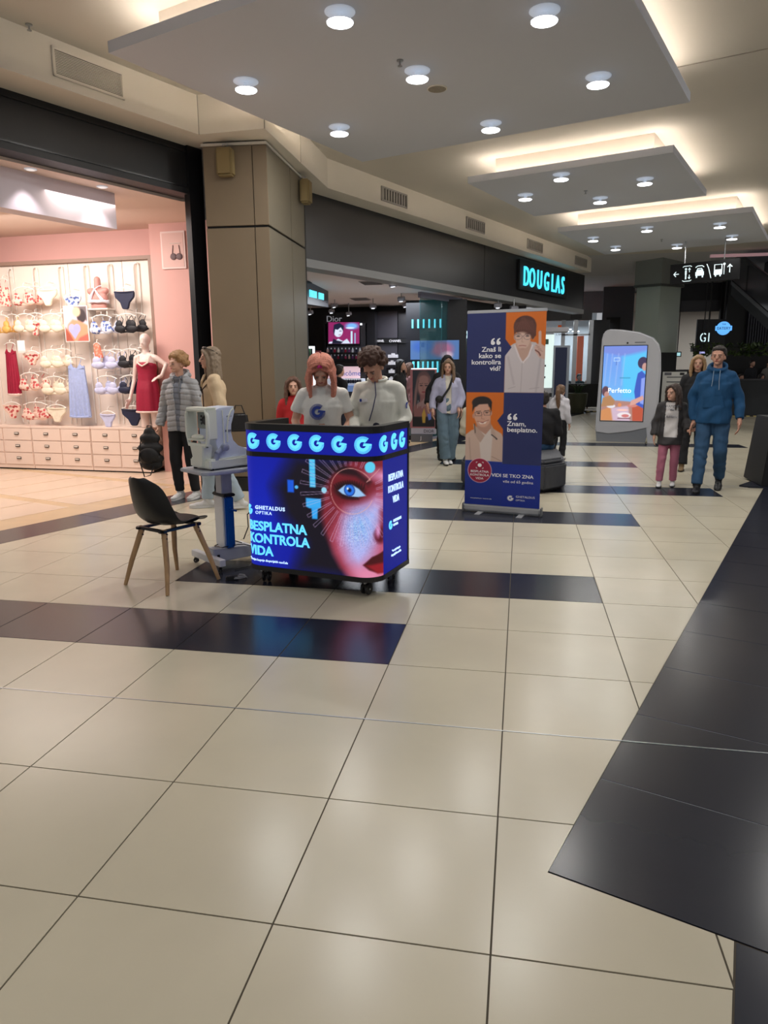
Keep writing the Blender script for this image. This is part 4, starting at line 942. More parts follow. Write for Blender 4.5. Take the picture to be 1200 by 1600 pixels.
def ext_pink(P, J, hp, hs, H):
    g = MB()
    for i in range(9):
        x = -.016+.004*i; pts = []
        for y in (.050, .044, .030, .012, -.010, -.03): q_ = max(.0, 1-((y-.004)/.054)**2-(x*1.3/.050)**2); pts.append(hp(x*(.4+.9*(.05-y)/.08), y+.004, .966+.036*math.sqrt(q_)))
        g.tube(pts, [.003*hs, .005*hs, .006*hs, .006*hs, .005*hs, .003*hs], 6)
    g.build('magenta_streak', mat('magenta_hair', rgb(214, 40, 140), .5, var=.25, scale=9, stretch=(30, 30, 3)), P, smooth=True)['label'] = 'magenta streak along the parting'
    M_ = Matrix.Translation((.0, 0, 0))
    c = J['chest']
    e1_ = emblem(.062, True); F = frame((c.x+.03, c.y+.0665*H+.016, c.z-.035), (-1, 0, 0), (0, -.12, 1)); e1_.xf(F); e1_.build('shirt_emblem', mat('emblem_blue', rgb(40, 62, 150), .7), P)
    e2_ = MB(); e2_.b2((0, -.012, .0035), (.06, .010, .006)); e2_.xf(F); 
pk = dirv(503, 3.92)
fc = (CAM[0]-pk[0]-.4, CAM[1]-pk[1])
PW = person((pk[0], pk[1], .0), fc, H1, 'person in white T-shirt with long coral pink hair bowed behind the counter',
    pose=dict(head=(.0, .055, .900), neck=(0, .012, .828), chest=(0, .008, .73), elbR=(.135, -.03, .66), wriR=(.10, .11, .60), elbL=(-.135, -.03, .66), wriL=(-.09, .12, .60), hdR=(-.2, 1, -.2), hdL=(.2, 1, -.2), pnR=(0, 0, -1), pnL=(0, 0, -1)),
    headrot=(-.62, 0, .0), top=dict(m=cloth('white_tshirt', (226, 226, 222)), sleeve=.42, t=.007, hem=.48, name='t_shirt'), legs=dict(m=cloth('navy_trousers', (34, 38, 56))), shoe=dict(m=mat('white_shoe', rgb(215, 215, 215), .5), sole=mat('white_sole', rgb(225, 225, 225), .6)),
    hair=dict(f=hair_pink, m=M_pink, d=.003, v=.0052, sm=1), vox=.0085, extra=ext_pink, build=1.04)
# --- staff member with curly brown hair, white half-zip jacket
def ext_zip(P, J, hp, hs, H):
    c = J['chest']
    MB().tube([J['neck']+Vector((.0, .048*H, .0)), c+Vector((-.01, .070*H+.010, .05)), c+Vector((.015, .072*H+.010, -.06)), J['waist']+Vector((.05, .064*H+.010, .02))], .0045, 6).build('blue_zip', mat('zip_navy', rgb(48, 52, 96), .5), P, smooth=True)
    e_ = emblem(.026, False); e_.xf(frame((J['shL'].x-.047*H, J['shL'].y+.006*H, J['shL'].z-.075*H), (-.2, -.95, 0), (0, 0, 1))); e_.v = [tuple(v) for v in e_.v]; e_.build('sleeve_emblem', mat('emblem_blue', rgb(40, 62, 150), .7), P)
    MB().box(c+Vector((.055*H, .0615*H+.011, .008)), (.075, .004, .026), rotm(0, .12, -.3)).build('name_badge', mat('badge_white', rgb(232, 232, 235), .4), P, bevel=.0015)
    MB().box(c+Vector((.068*H, .0590*H+.0145, .010)), (.018, .003, .022), rotm(0, .12, -.3)).build('badge_logo', mat('emblem_blue', rgb(40, 62, 150), .7), P)
    MB().tube([J['neck']+Vector((.044*H*math.cos(k), -.006*H+.046*H*math.sin(k), .012-.018*math.sin(k)*H*.5)) for k in np.linspace(-4.4, 1.3, 18)], .010, 6).build('stand_collar', cloth('white_jacket', (222, 222, 214)), P, smooth=True)
zp = dirv(591, 4.05)
person((zp[0], zp[1], 0), (CAM[0]-zp[0]-1.2, CAM[1]-zp[1]), 1.70, 'person in white zip jacket with short curly brown hair looking down behind the counter',
    pose=dict(head=(.012, .066, .898), neck=(.002, .016, .830), chest=(0, .008, .735), elbR=(.13, -.01, .655), wriR=(.08, .125, .60), elbL=(-.128, -.02, .655), wriL=(-.09, .10, .58), hdR=(-.35, 1, -.2), hdL=(.1, 1, -.3), pnR=(0, 0, -1), pnL=(0, 0, -1)),
    headrot=(-.72, .05, -.25), sk='b', top=dict(m=cloth('white_jacket', (222, 222, 214)), t=.009, hem=.49, name='jacket'), legs=dict(m=cloth('navy_trousers', (34, 38, 56))), shoe=dict(m=mat('white_shoe', rgb(215, 215, 215), .5)),
    hair=dict(f=lambda g, hp, hs: hair_curly(g, hp, hs, 1.06, 3), m=hairm('brown_curls', (74, 46, 34)), sm=1, d=.008, ds=60), vox=.0085, extra=ext_zip, build=1.0)
# --- child in red behind the counter
rd_ = dirv(458, 6.55)
person((rd_[0], rd_[1]), (CAM[0]-rd_[0], CAM[1]-rd_[1]), 1.40, 'child in red jacket with long brown hair standing behind the pink-haired person', child=.5, top=dict(m=cloth('red_jacket', (172, 28, 34)), t=.016, name='jacket'),
    legs=dict(m=cloth('dark_jeans', (40, 44, 60))), shoe=dict(m=M_blackm), hair=dict(f=lambda g, hp, hs: hair_long(g, hp, hs, .17), m=hairm('brown_hair', (92, 62, 48))), vox=.012)
# --- woman in grey quilted jacket with black backpack
M_pf = cloth('grey_puffer', (158, 160, 164), .6, .1)
def ext_grey(P, J, hp, hs, H):
    c = J['chest']
    for sx in (-1, 1): MB().tube([J['neck']+Vector((sx*.028*H, .042*H, .0)), c+Vector((sx*.026*H, .068*H, -.0)), J['waist']+Vector((sx*.034*H, .063*H, 0)), J['pelvis']+Vector((sx*.045*H, .060*H, -.06*H))], .005, 6).build('zip_edge', mat('zip_grey', rgb(110, 112, 116), .5), P, smooth=True)
gw = (-2.60, 6.10)
GW = person(gw, (-.06, -1), 1.69, 'person in light grey quilted jacket with short curly blond hair, before the lingerie shop', pose=dict(elbR=(.14, -.02, .64), wriR=(.165, .02, .50), elbL=(-.14, .0, .64), wriL=(-.12, .06, .50), kneR=(.055, .02, .285), ankR=(.06, -.02, .045), kneL=(-.05, .0, .285), ankL=(-.045, -.05, .045)),
    headrot=(0, 0, -.45), top=dict(m=M_pf, t=.017, hem=.475, quilt=1, name='quilted_jacket', hood=1, w=1.0, sm=2, open=opening(1.69, .024, .06, .46, .86, cloth('grey_tshirt', (120, 126, 138)), 't_shirt', -.012)), legs=dict(m=cloth('black_trousers', (24, 25, 30)), fold=.6), shoe=dict(m=mat('white_shoe', rgb(215, 215, 215), .5), sole=mat('white_sole', rgb(225, 225, 225), .6)),
    hair=dict(f=lambda g, hp, hs: hair_curly(g, hp, hs, 1.06, 9), m=hairm('blond_curls', (168, 128, 86)), sm=1, d=.008, ds=60), vox=.0095, extra=ext_grey)
bp_ = empty('backpack', (-2.92, 5.92, .40), .2, 'black backpack carried low in the hand of the person in the grey jacket', 'backpack')
g = MB()
for (z, a, b) in ((.03, .13, .07), (.10, .15, .085), (.22, .15, .085), (.33, .12, .065), (.39, .07, .04)): g.ell((0, 0, z), (a, b, .07))
remesh('bag_body', g, .011, cloth('black_nylon', (20, 20, 23), .6), bp_, smooth=4)
MB().tube([(-.03, 0, .42), (-.02, 0, .475), (.02, 0, .475), (.03, 0, .42)], .008, 6).build('grab_handle', M_blackm, bp_, smooth=True)
MB().tube([(-.08, -.07, .34), (-.11, -.10, .10), (-.06, -.10, -.10), (.01, -.10, -.08), (.05, -.08, .03)], .007, 5).build('hanging_strap', M_blackm, bp_, smooth=True)
q = MB(); q.ell((0, -.075, .14), (.11, .03, .09)); q.build('front_pocket', cloth('black_nylon', (20, 20, 23), .6), bp_, smooth=True)
# --- woman in beige trench coat
M_tr = cloth('beige_trench', (200, 176, 144), .8, .1)
def ext_trench(P, J, hp, hs, H):
    c = J['chest']
    for (x, z) in ((-.02, .03), (-.045, -.07), (.045, -.07)): MB().lathe([(.014, 0), (.015, .004), (.010, .006)], (x+.01, .072*H+.013, c.z+z), 12, rotm(-PI/2, 0, 0)).build('button', mat('dark_button', rgb(40, 30, 26), .4), P)
    g = MB()
    for sx in (-1, 1): g.add([(sx*.012, .066*H, c.z+.02), (sx*.075, .064*H, c.z+.085), (sx*.06, .040*H, c.z+.155), (sx*.03, .046*H, c.z+.15), (sx*.012, .078*H, c.z+.02), (sx*.075, .074*H, c.z+.085), (sx*.06, .052*H, c.z+.155), (sx*.03, .058*H, c.z+.15)],
        [(0, 1, 2, 3), (7, 6, 5, 4), (0, 4, 5, 1), (1, 5, 6, 2), (2, 6, 7, 3), (3, 7, 4, 0)])
    g.build('lapels', M_tr, P, bevel=.004)
    MB().tube([p+Vector((0, 0, 0)) for p in (Vector((-.052*H*1, -.01, J['shL'].z+.03*H)), Vector((-.075*H, .068*H, c.z-.0)), Vector((-.085*H, .066*H, J['waist'].z)), Vector((-.11*H, .04*H, J['pelvis'].z)))], .008, 6).build('bag_strap', mat('brown_strap', rgb(60, 42, 34), .5), P, smooth=True)
    s = MB()
    for sx in (-1, 1): s.ell(hp(sx*.020, .030, .990), (.019*hs, .012*hs, .008*hs)); s.tube([hp(sx*.038, .028, .988), hp(sx*.048, -.01, .975), hp(sx*.046, -.04, .955)], .0018*hs+.001, 6)
    s.tube([hp(-.01, .036, .994), hp(.01, .036, .994)], .003, 6); s.build('sunglasses', mat('sunglass', rgb(70, 66, 62), .15), P, smooth=True)
def hair_trench(g, hp, hs): hair_long(g, hp, hs, .20, .05)
TW = person((-1.98, 5.62), (-.86, -.42), 1.74, 'person in beige trench coat with sunglasses on long ash hair, by the taupe pillar', pose=dict(elbR=(.14, -.02, .64), wriR=(.13, .10, .57), elbL=(-.145, -.03, .63), wriL=(-.15, .05, .51), kneR=(.06, .05, .29), ankR=(.065, .07, .045), kneL=(-.06, -.02, .285), ankL=(-.065, -.12, .055)),
    top=dict(m=M_tr, t=.016, hem=.40, flare=1.08, name='trench_coat', waist=.98, open=opening(1.74, .010, .30, .70, .86, cloth('black_knit', (26, 24, 26)), 'black_top')), legs=dict(m=cloth('pale_jeans', (160, 176, 190)), flare=1.2), shoe=dict(m=mat('white_shoe', rgb(215, 215, 215), .5), sole=mat('white_sole', rgb(225, 225, 225), .6)),
    hair=dict(f=hair_trench, m=hairm('ash_hair', (134, 116, 96)), d=.005), vox=.0095, extra=ext_trench, headrot=(0, 0, .1))
hb_ = empty('handbag', (-1.66, 5.50, .86), .5, 'small black handbag hanging beside the beige trench coat', 'bag')
g = MB(); g.add([(-.11, -.045, 0), (.11, -.045, 0), (.11, .045, 0), (-.11, .045, 0), (-.085, -.03, .19), (.085, -.03, .19), (.085, .03, .19), (-.085, .03, .19)], [(0, 3, 2, 1), (4, 5, 6, 7), (0, 1, 5, 4), (1, 2, 6, 5), (2, 3, 7, 6), (3, 0, 4, 7)])
g.build('bag_body', mat('black_leather', rgb(24, 22, 24), .35), hb_, bevel=.02, seg=3); MB().tube([(-.06, 0, .18), (-.03, 0, .27), (.03, 0, .27), (.06, 0, .18)], .006, 6).build('handle', M_blackm, hb_, smooth=True)
# --- woman in lilac jacket, companion in black behind her
def ext_lilac(P, J, hp, hs, H):
    c = J['chest']
    MB().tube([J['neck']+Vector((-.045*H, .035*H, -.01)), c+Vector((0, .075*H+.012, -.02)), J['waist']+Vector((.075*H, .060*H+.012, -.02))], .016, 8).build('bag_strap', M_blackm, P, smooth=True)
    g = MB(); g.ell(J['waist']+Vector((.085*H, .05*H, -.01)), (.04*H, .025*H, .035*H)); g.build('belt_bag', M_blackm, P, smooth=True)
M_jn = cloth('blue_jeans', (94, 116, 132), .85, .3, 220, .12)
person((.12, 9.58), (.25, -1), 1.62, 'person in lilac jacket and wide cargo jeans with crossbody strap, left of the banner', pose=dict(elbR=(.14, -.0, .65), wriR=(.15, .06, .53), elbL=(-.14, -.01, .65), wriL=(-.10, .05, .54), kneR=(.045, .05, .285), ankR=(.02, .03, .05), kneL=(-.06, .0, .285), ankL=(-.03, -.05, .045)),
    top=dict(m=cloth('lilac_jacket', (170, 170, 196), .7, .1), t=.016, hem=.49, name='jacket', collar=1, open=opening(1.62, .026, .03, .48, .86, cloth('cream_top', (206, 200, 186)), 'cream_top')), legs=dict(m=M_jn, flare=1.45, t=.012), shoe=dict(m=mat('white_shoe', rgb(215, 215, 215), .5)), hair=dict(f=lambda g, hp, hs: hair_long(g, hp, hs, .17), m=hairm('dark_blond_hair', (120, 96, 74))), vox=.012, extra=ext_lilac, headrot=(0, 0, -.25))
person((.05, 10.15), (.35, -1), 1.70, 'person in long black coat with black hair, half hidden behind the lilac jacket', pose=dict(elbR=(.16, -.03, .66), wriR=(.20, .05, .54)), top=dict(m=cloth('black_coat', (22, 22, 26)), t=.020, hem=.30, name='coat', flare=1.05), legs=dict(m=cloth('black_trousers', (24, 25, 30))), shoe=dict(m=M_blackm), hair=dict(f=lambda g, hp, hs: hair_long(g, hp, hs, .12), m=hairm('black_hair', (24, 22, 24))), vox=.013)
# --- man in blue hoodie and the girl whose hand he holds
def ext_man(P, J, hp, hs, H):
    c = J['chest']
    for sx in (-1, 1): MB().tube([J['neck']+Vector((sx*.02*H, .052*H, -.02)), c+Vector((sx*.020*H, .075*H*1.12+.014, .03)), c+Vector((sx*.024*H, .079*H*1.12+.014, -.05+.02*sx))], .004, 6).build('drawstring', mat('string_grey', rgb(120, 140, 160), .6), P, smooth=True)
    g = MB(); w_ = J['waist']; g.add([(-.13, .058*H*1.15+.02, w_.z-.10), (.13, .058*H*1.15+.02, w_.z-.10), (.09, .062*H*1.15+.02, w_.z+.06), (-.09, .062*H*1.15+.02, w_.z+.06), (-.13, .03*H, w_.z-.10), (.13, .03*H, w_.z-.10), (.09, .03*H, w_.z+.06), (-.09, .03*H, w_.z+.06)], [(0, 1, 2, 3), (7, 6, 5, 4), (0, 4, 5, 1), (1, 5, 6, 2), (2, 6, 7, 3), (3, 7, 4, 0)])
    g.build('kangaroo_pocket', M_hd, P, bevel=.012)
M_hd = cloth('blue_hoodie', (16, 70, 112), .85, .2, 150, .1)
MN = person((3.52, 7.62), (-.30, -1), 1.74, 'person in blue hoodie and blue jeans walking hand in hand with a child', build=1.10,
    pose=dict(elbR=(.145, -.02, .645), wriR=tolocal((3.52, 7.62), (-.30, -1), 1.74, (3.315, 7.66, .835)), elbL=(-.15, -.02, .64), wriL=(-.165, .05, .50), hdR=(.35, .3, -.8), kneR=(.06, .05, .29), ankR=(.065, .10, .045), kneL=(-.06, .02, .285), ankL=(-.062, -.12, .075), fpL=-.35),
    top=dict(m=M_hd, t=.014, hem=.475, name='hoodie', hood=1, st=1.0, w=1.06), legs=dict(m=cloth('denim_blue', (44, 78, 112), .85, .3, 220, .12), flare=1.12, t=.006, fold=1.4), shoe=dict(m=mat('black_shoe', rgb(26, 26, 30), .5), boot=1),
    hair=dict(f=hair_short, m=hairm('dark_hair', (38, 30, 28))), sk='b', vox=.0095, extra=ext_man, headrot=(0, 0, -.12))
def ext_girl(P, J, hp, hs, H):
    c = J['chest']
    m = mat('shirt_print', rgb(70, 72, 86), .7)
    for (t, z, s_) in (('CHAMPION', .055, .040), ('~', .0, .09), ('Athletic', -.075, .042)): text('shirt_print', t, s_, m, P, frame((c.x, c.y+.0835*H+.004*(z < 0), c.z+z), (-1, 0, 0), (0, 0, 1)), align='CENTER', ext=.006)
GP = (3.10, 7.90)
person(GP, (-.22, -1), 1.27, 'child in dark open jacket and pink leggings holding hands with the person in blue', child=.75,
    pose=dict(elbR=(.14, -.02, .64), wriR=(.15, .03, .50), elbL=(-.14, -.0, .66), wriL=tolocal((3.10, 7.90), (-.22, -1), 1.27, (3.265, 7.70, .72)), hdL=(-.7, .2, .2), kneR=(.065, .04, .285), ankR=(.075, .05, .045), kneL=(-.05, .0, .285), ankL=(-.048, -.04, .045)), headrot=(0, 0, -.65),
    top=dict(m=cloth('dark_jacket', (52, 50, 52), .7, .1), t=.024, hem=.42, name='jacket', flare=1.08, w=1.03, open=opening(1.27, .062, -.02, .50, .84, cloth('grey_white_shirt', (206, 202, 202)), 'printed_shirt')), legs=dict(m=cloth('pink_leggings', (178, 106, 128), .8, .1), fold=.6, t=.006, flare=1.1), shoe=dict(m=mat('white_shoe', rgb(215, 215, 215), .5), sole=M_blackm),
    hair=dict(f=lambda g, hp, hs: hair_long(g, hp, hs, .13, .055), m=hairm('brown_dark_hair', (58, 42, 36))), vox=.0095, extra=ext_girl)
person((3.72, 9.5), (-.25, -1), 1.66, 'person in black with blond hair, mostly hidden behind the person in the blue hoodie', pose=dict(kneR=(.06, .05, .29), ankR=(.07, .09, .045), ankL=(-.06, -.1, .06)), top=dict(m=cloth('black_coat', (22, 22, 26)), t=.020, hem=.35, name='coat'), legs=dict(m=cloth('black_trousers', (24, 25, 30)), flare=1.5), shoe=dict(m=mat('tan_boot', rgb(130, 106, 76), .6)),
    hair=dict(f=lambda g, hp, hs: hair_long(g, hp, hs, .16), m=hairm('blond_hair', (160, 128, 92))), vox=.013)
# --- girl with ponytail, walking away
def hair_pony(g, hp, hs):
    hair_short(g, hp, hs); g.ell(hp(0, -.05, .965), (.022*hs, .022*hs, .022*hs)); g.tube([hp(0, -.06, .965), hp(.005, -.085, .93), hp(.01, -.085, .86), hp(.012, -.075, .77), hp(.012, -.07, .73)], [.016*hs, .026*hs, .028*hs, .020*hs, .004*hs], 10)
person((1.86, 10.38), (.55, 1), 1.20, 'child with long ponytail in white hoodie walking away, right of the banner', child=.7, pose=dict(kneR=(.05, .05, .29), ankR=(.05, .0, .045), kneL=(-.05, -.02, .285), ankL=(-.05, -.10, .06)),
    top=dict(m=cloth('white_hoodie', (205, 203, 210)), t=.024, hem=.52, name='hoodie', hood=1), legs=dict(m=cloth('black_trousers', (24, 25, 30)), flare=1.5, t=.008), shoe=dict(m=mat('white_shoe', rgb(215, 215, 215), .5)), hair=dict(f=hair_pony, m=hairm('light_brown_hair', (112, 84, 62))), vox=.011)
# --- bench with two seated people, seen past the banner
be = empty('bench', (1.13, 7.85, 0), 0, 'low dark grey upholstered bench with clipped corners, behind the banner', 'bench')
MB().prism([(-.62, -.35), (-.45, -.62), (.42, -.80), (.68, -.48), (.68, .48), (.45, .70), (-.45, .70), (-.62, .45)], .05, .345).build('upholstered_body', cloth('grey_upholstery', (62, 64, 70), .7, .1), be, bevel=.02)
MB().prism([(-.58, -.33), (-.42, -.58), (.40, -.75), (.64, -.45), (.64, .45), (.42, .66), (-.42, .66), (-.58, .42)], .345, .41).build('seat_pad', cloth('grey_seat', (80, 82, 88), .7, .1), be, bevel=.025)
MB().prism([(-.54, -.30), (-.40, -.50), (.38, -.66), (.58, -.40), (.58, .40), (.40, .60), (-.40, .60), (-.54, .38)], 0, .05).build('plinth', M_blackm, be)
SITP = dict(sit=1, pelvis=(0, 0, .30), waist=(0, -.01, .38), chest=(0, -.01, .49), neck=(0, .0, .59), head=(0, .015, .675), shR=(.1, -.01, .557), shL=(-.1, -.01, .557), elbR=(.13, .0, .40), elbL=(-.13, .0, .40), wriR=(.10, .12, .35), wriL=(-.10, .12, .35), hdR=(0, 1, -.2), hdL=(0, 1, -.2),
    hipR=(.055, .02, .285), hipL=(-.055, .02, .285), kneR=(.07, .24, .27), kneL=(-.07, .24, .27), ankR=(.07, .25, .045), ankL=(-.07, .25, .045))
person((*dirv(750, 8.24), .0), (.25, 1), 1.62, 'seated person in cream knit top on the left end of the bench, behind the banner', pose=SITP, top=dict(m=cloth('cream_knit', (196, 188, 168)), t=.022, name='knit_top'), legs=dict(m=cloth('dark_jeans', (40, 44, 60))), shoe=dict(m=M_blackm), hair=dict(f=lambda g, hp, hs: hair_long(g, hp, hs, .1), m=hairm('brown_hair', (92, 62, 48))), vox=.012)
person((*dirv(850, 8.24), .0), (-.1, 1), 1.60, 'seated person in black top and blue jeans on the right end of the bench', pose=SITP, top=dict(m=cloth('black_coat', (22, 22, 26)), t=.02, name='jacket', w=.95), legs=dict(m=cloth('denim_blue', (44, 78, 112))), shoe=dict(m=M_blackm), hair=dict(f=hair_short, m=hairm('dark_hair', (38, 30, 28))), vox=.012)
# ------------------------------------------------------------------ lingerie shop
M_pw2 = mat('pink_wall', rgb(226, 176, 168), .7, var=.02, scale=2); M_sc = mat('peach_ceiling', rgb(236, 214, 200), .8)
EX = Vector((.9982, -.0599, 0)); EN = Vector((-.0599, -.9982, 0)); W0 = Vector((-4.04, 7.97, 0))
def wl(x, z, off=0.0): return W0+EX*x+EN*off+Vector((0, 0, z))       # x to the right along the display wall, off towards the mall
def sp(px, py, off=0.0):
    P = W0+EN*off; q = atplane(px, py, P, 93.43); return ((q-P).dot(EX), q.z)
def wslab(x0, x1, z0, z1, o0, o1, mb=None):
    mb = mb or MB(); a = [wl(x0, z0, o0), wl(x1, z0, o0), wl(x1, z0, o1), wl(x0, z0, o1), wl(x0, z1, o0), wl(x1, z1, o0), wl(x1, z1, o1), wl(x0, z1, o1)]
    return mb.add(a, [(0, 3, 2, 1), (4, 5, 6, 7), (0, 1, 5, 4), (1, 2, 6, 5), (2, 3, 7, 6), (3, 0, 4, 7)])
struct(wslab(-6, .60, 0, 3.5, -.62, -.52).build('wall_shop_back', M_pw2))
xr0, _z = sp(233, 405, -.28)
struct(wslab(xr0+.062, 1.40, 0, 3.5, -.52, -.22).build('wall_shop_side', M_pw2))
A20 = D
s = MB(); f0, f1 = SA0-D*9-DN*.24, SA0-DN*.24; s.prism([tuple(f0[:2]), tuple(f1[:2]), (-2.75, 7.1), tuple(wl(.5, 0, -.6)[:2]), tuple(wl(-7, 0, -.6)[:2])], 3.49, 3.56); struct(s.build('ceiling_shop', M_sc))
s = MB(); k0, k1 = Vector((-5.4, 1.1, 0)), Vector((-3.43, 6.44, 0)); kd = (k1-k0).normalized(); kn_ = Vector((-kd.y, kd.x, 0))
s.prism([tuple(k0[:2]), tuple(k1[:2]), tuple((k1+kn_*.22)[:2]), tuple((k0+kn_*.22)[:2])], 3.10, 3.49); tag(s.build('ceiling_bulkhead', mat('lilac_white', rgb(226, 214, 222), .7)), kind='structure')
for (t, z) in ((.62, 3.48), (.80, 3.48), (.95, 3.48)):
    p = k0+(k1-k0)*t-kn_*.15; e = empty('recessed_spot', (p.x, p.y, 3.488), 0, 'recessed spotlight before the white bulkhead of the lingerie shop', 'ceiling light', 'spots of the lingerie shop')
    MB().lathe([(.06, 0), (.06, -.006), (.045, -.01)], n=16).build('ring', M_ringw, e, smooth=True); MB().lathe([(.044, -.0102), (.042, -.012)], n=16).build('lens', mat('spot_lens', (1, 1, 1), .5, emit=.5, ecol=(1, .95, .92)), e)
    l = bpy.data.lights.new('lamp', 'SPOT'); l.energy = 14; l.spot_size = 1.5; l.spot_blend = .5; l.color = (1, .93, .95); l.shadow_soft_size = .04
    o = bpy.data.objects.new('lamp', l); COL.objects.link(o); o.parent = e; o.location = (0, 0, -.03); o.rotation_euler = (0, 0, 0)
# display board
dw = empty('display_wall', tuple(wl(0, 0)), 0, 'cream lingerie display wall with white rails above the drawer units', 'display')
def P2(o): o.location = -Vector(dw.location); return o
M_board = mat('cream_board', rgb(240, 226, 214), .45, var=.03, scale=2); M_fr = mat('taupe_frame', rgb(150, 122, 108), .5)
xr, zt = sp(233, 405, -.28)
BW_ = [-5.2, -4.2, -3.25, -2.3, -1.35, -.45, xr]
for i in range(6): P2(wslab(BW_[i]+.004, BW_[i+1]-.004, .66, zt, -.34, -.30).build('back_panel', M_board, dw))
P2(wslab(-5.2, xr+.06, zt, zt+.05, -.34, -.24).build('top_frame', M_fr, dw)); P2(wslab(xr, xr+.06, .66, zt, -.34, -.24).build('side_frame', M_fr, dw))
M_rail = mat('white_rail', rgb(236, 228, 220), .35)
RX = []
for px in (-30, 8, 47, 87, 127, 165, 207):
    x, z = sp(px, 415, -.2); RX.append(x)
    P2(MB().tube([wl(x-.03, .70, -.27), wl(x-.03, zt-.10, -.27), wl(x-.015, zt-.055, -.27), wl(x+.02, zt-.04, -.27), wl(x+.04, zt-.055, -.28), wl(x+.045, zt-.1, -.29), wl(x+.045, .70, -.29)], .011, 8).build('rail', M_rail, dw, smooth=True))
def loc_item(name, px, py, label, cat, group=None, off=-.10):
    x, z = sp(px, py, off); p = wl(x, z, off); e = empty(name, p, math.atan2(EX.y, EX.x), label, cat, group)
    if group: e.scale = (1.28, 1, 1.32)
    return e
M_hang = mat('white_hanger', rgb(244, 240, 234), .35)
def hanger(e, w, z=0):
    m = MB(); m.tube([(-w/2, 0, z-.035), (-w/4, 0, z-.008), (0, 0, z), (w/4, 0, z-.008), (w/2, 0, z-.035)], .0055, 6); m.tube([(0, 0, z), (0, 0, z+.03), (.012, .02, z+.045), (.0, .06, z+.045), (0, .17, z+.04)], .004, 5)
    m.build('hanger', M_hang, e, smooth=True)
def fab(n, c, c2=None):
    if n in _M: return _M[n]
    m = mat(n, rgb(*c), .6, var=.08 if not c2 else 0, scale=30, bump=.15, bscale=90)
    if c2:
        nt = m.node_tree; b = nt.nodes['Principled BSDF']; v = nt.nodes.new('ShaderNodeTexVoronoi'); v.inputs['Scale'].default_value = 26
        tc = nt.nodes.new('ShaderNodeTexCoord'); nt.links.new(tc.outputs['Object'], v.inputs['Vector']); r = nt.nodes.new('ShaderNodeValToRGB')
        r.color_ramp.elements[0].position = .38; r.color_ramp.elements[1].position = .46; r.color_ramp.elements[0].color = (*rgb(*c2), 1); r.color_ramp.elements[1].color = (*rgb(*c), 1)
        nt.links.new(v.outputs['Distance'], r.inputs[0]); nt.links.new(r.outputs[0], b.inputs['Base Color'])
    return m
FL = fab('floral_fabric', (240, 206, 190), (196, 84, 84)); CR = fab('cream_lace', (240, 228, 206)); LL = fab('lilac_fabric', (200, 204, 236)); NV_ = fab('navy_fabric', (26, 32, 62)); BK = fab('black_lace', (22, 22, 30))
RD = fab('red_satin', (156, 12, 52)); LB = fab('pale_blue_satin', (172, 188, 232)); PK = fab('peach_fabric', (232, 160, 140)); YL = fab('yellow_fabric', (226, 178, 96)); BF = fab('blue_floral', (222, 226, 240), (90, 112, 176)); LC = fab('pale_lace', (240, 214, 204))
def bra(px, py, m, label, w=.27, n=2, straps=1, cat='bra'):
    e = loc_item('bra', px, py, label, cat, 'bras on the display wall'); hanger(e, w)
    n = min(n, 2); cw = w/2*.56
    for k in range(n):
        x = (-.5+k/(max(1, n-1)))*w*.56 if n > 1 else 0
        q = MB(); q.ell((x, -.02-.014*(n-1-k), -.160), (cw*.98, .028, .042), None, 12, 8); q.ell((x*1.12, -.02-.014*(n-1-k), -.118), (cw*.62, .020, .05), rotm(0, .25*(1 if x < 0 else -1), 0), 10, 6); q.build('cup', m, e, smooth=True)
        for dx in ((-.4, .4) if straps > 1 else (-.3*(1 if x < 0 else -1),)):
            MB().tube([(x+dx*cw, -.03, -.11), (x+dx*cw*1.3, -.015, -.06), (max(-w/2, min(w/2, x*1.25+dx*cw)), 0, -.026)], .0045, 5).build('strap', m, e, smooth=True)
    q = MB(); q.tube([(-w/2*.98, .03, -.165), (-w*.3, -.015, -.195), (0, -.02, -.19), (w*.3, -.015, -.195), (w/2*.98, .03, -.165)], [.010, .013, .010, .013, .010], 6); q.build('band', m, e, smooth=True)
    return e
def panty(px, py, m, label, w=.24, h=.15, thong=0):
    e = loc_item('briefs', px, py, label, 'briefs', 'briefs on the display wall'); hanger(e, w)
    g = MB(); z0 = -.04; pts = [(-w/2, z0), (w/2, z0), (w/2*.96, z0-h*(.30 if not thong else .18)), (w*.24, z0-h*.62), (.035, z0-h), (-.035, z0-h), (-w*.24, z0-h*.62), (-w/2*.96, z0-h*(.30 if not thong else .18))]
    n = len(pts); g.add([(x, -.018, z) for x, z in pts]+[(x, .018, z) for x, z in pts], [tuple(range(n)), tuple(range(n, 2*n))[::-1]]+[(i, (i+1) % n, n+(i+1) % n, n+i) for i in range(n)])
    g.build('front_panel', m, e, bevel=.007)
    MB().tube([(-w/2, -.01, z0), (-w/4, -.022, z0-.004), (0, -.024, z0-.006), (w/4, -.022, z0-.004), (w/2, -.01, z0)], .008, 6).build('waistband', m, e, smooth=True); return e
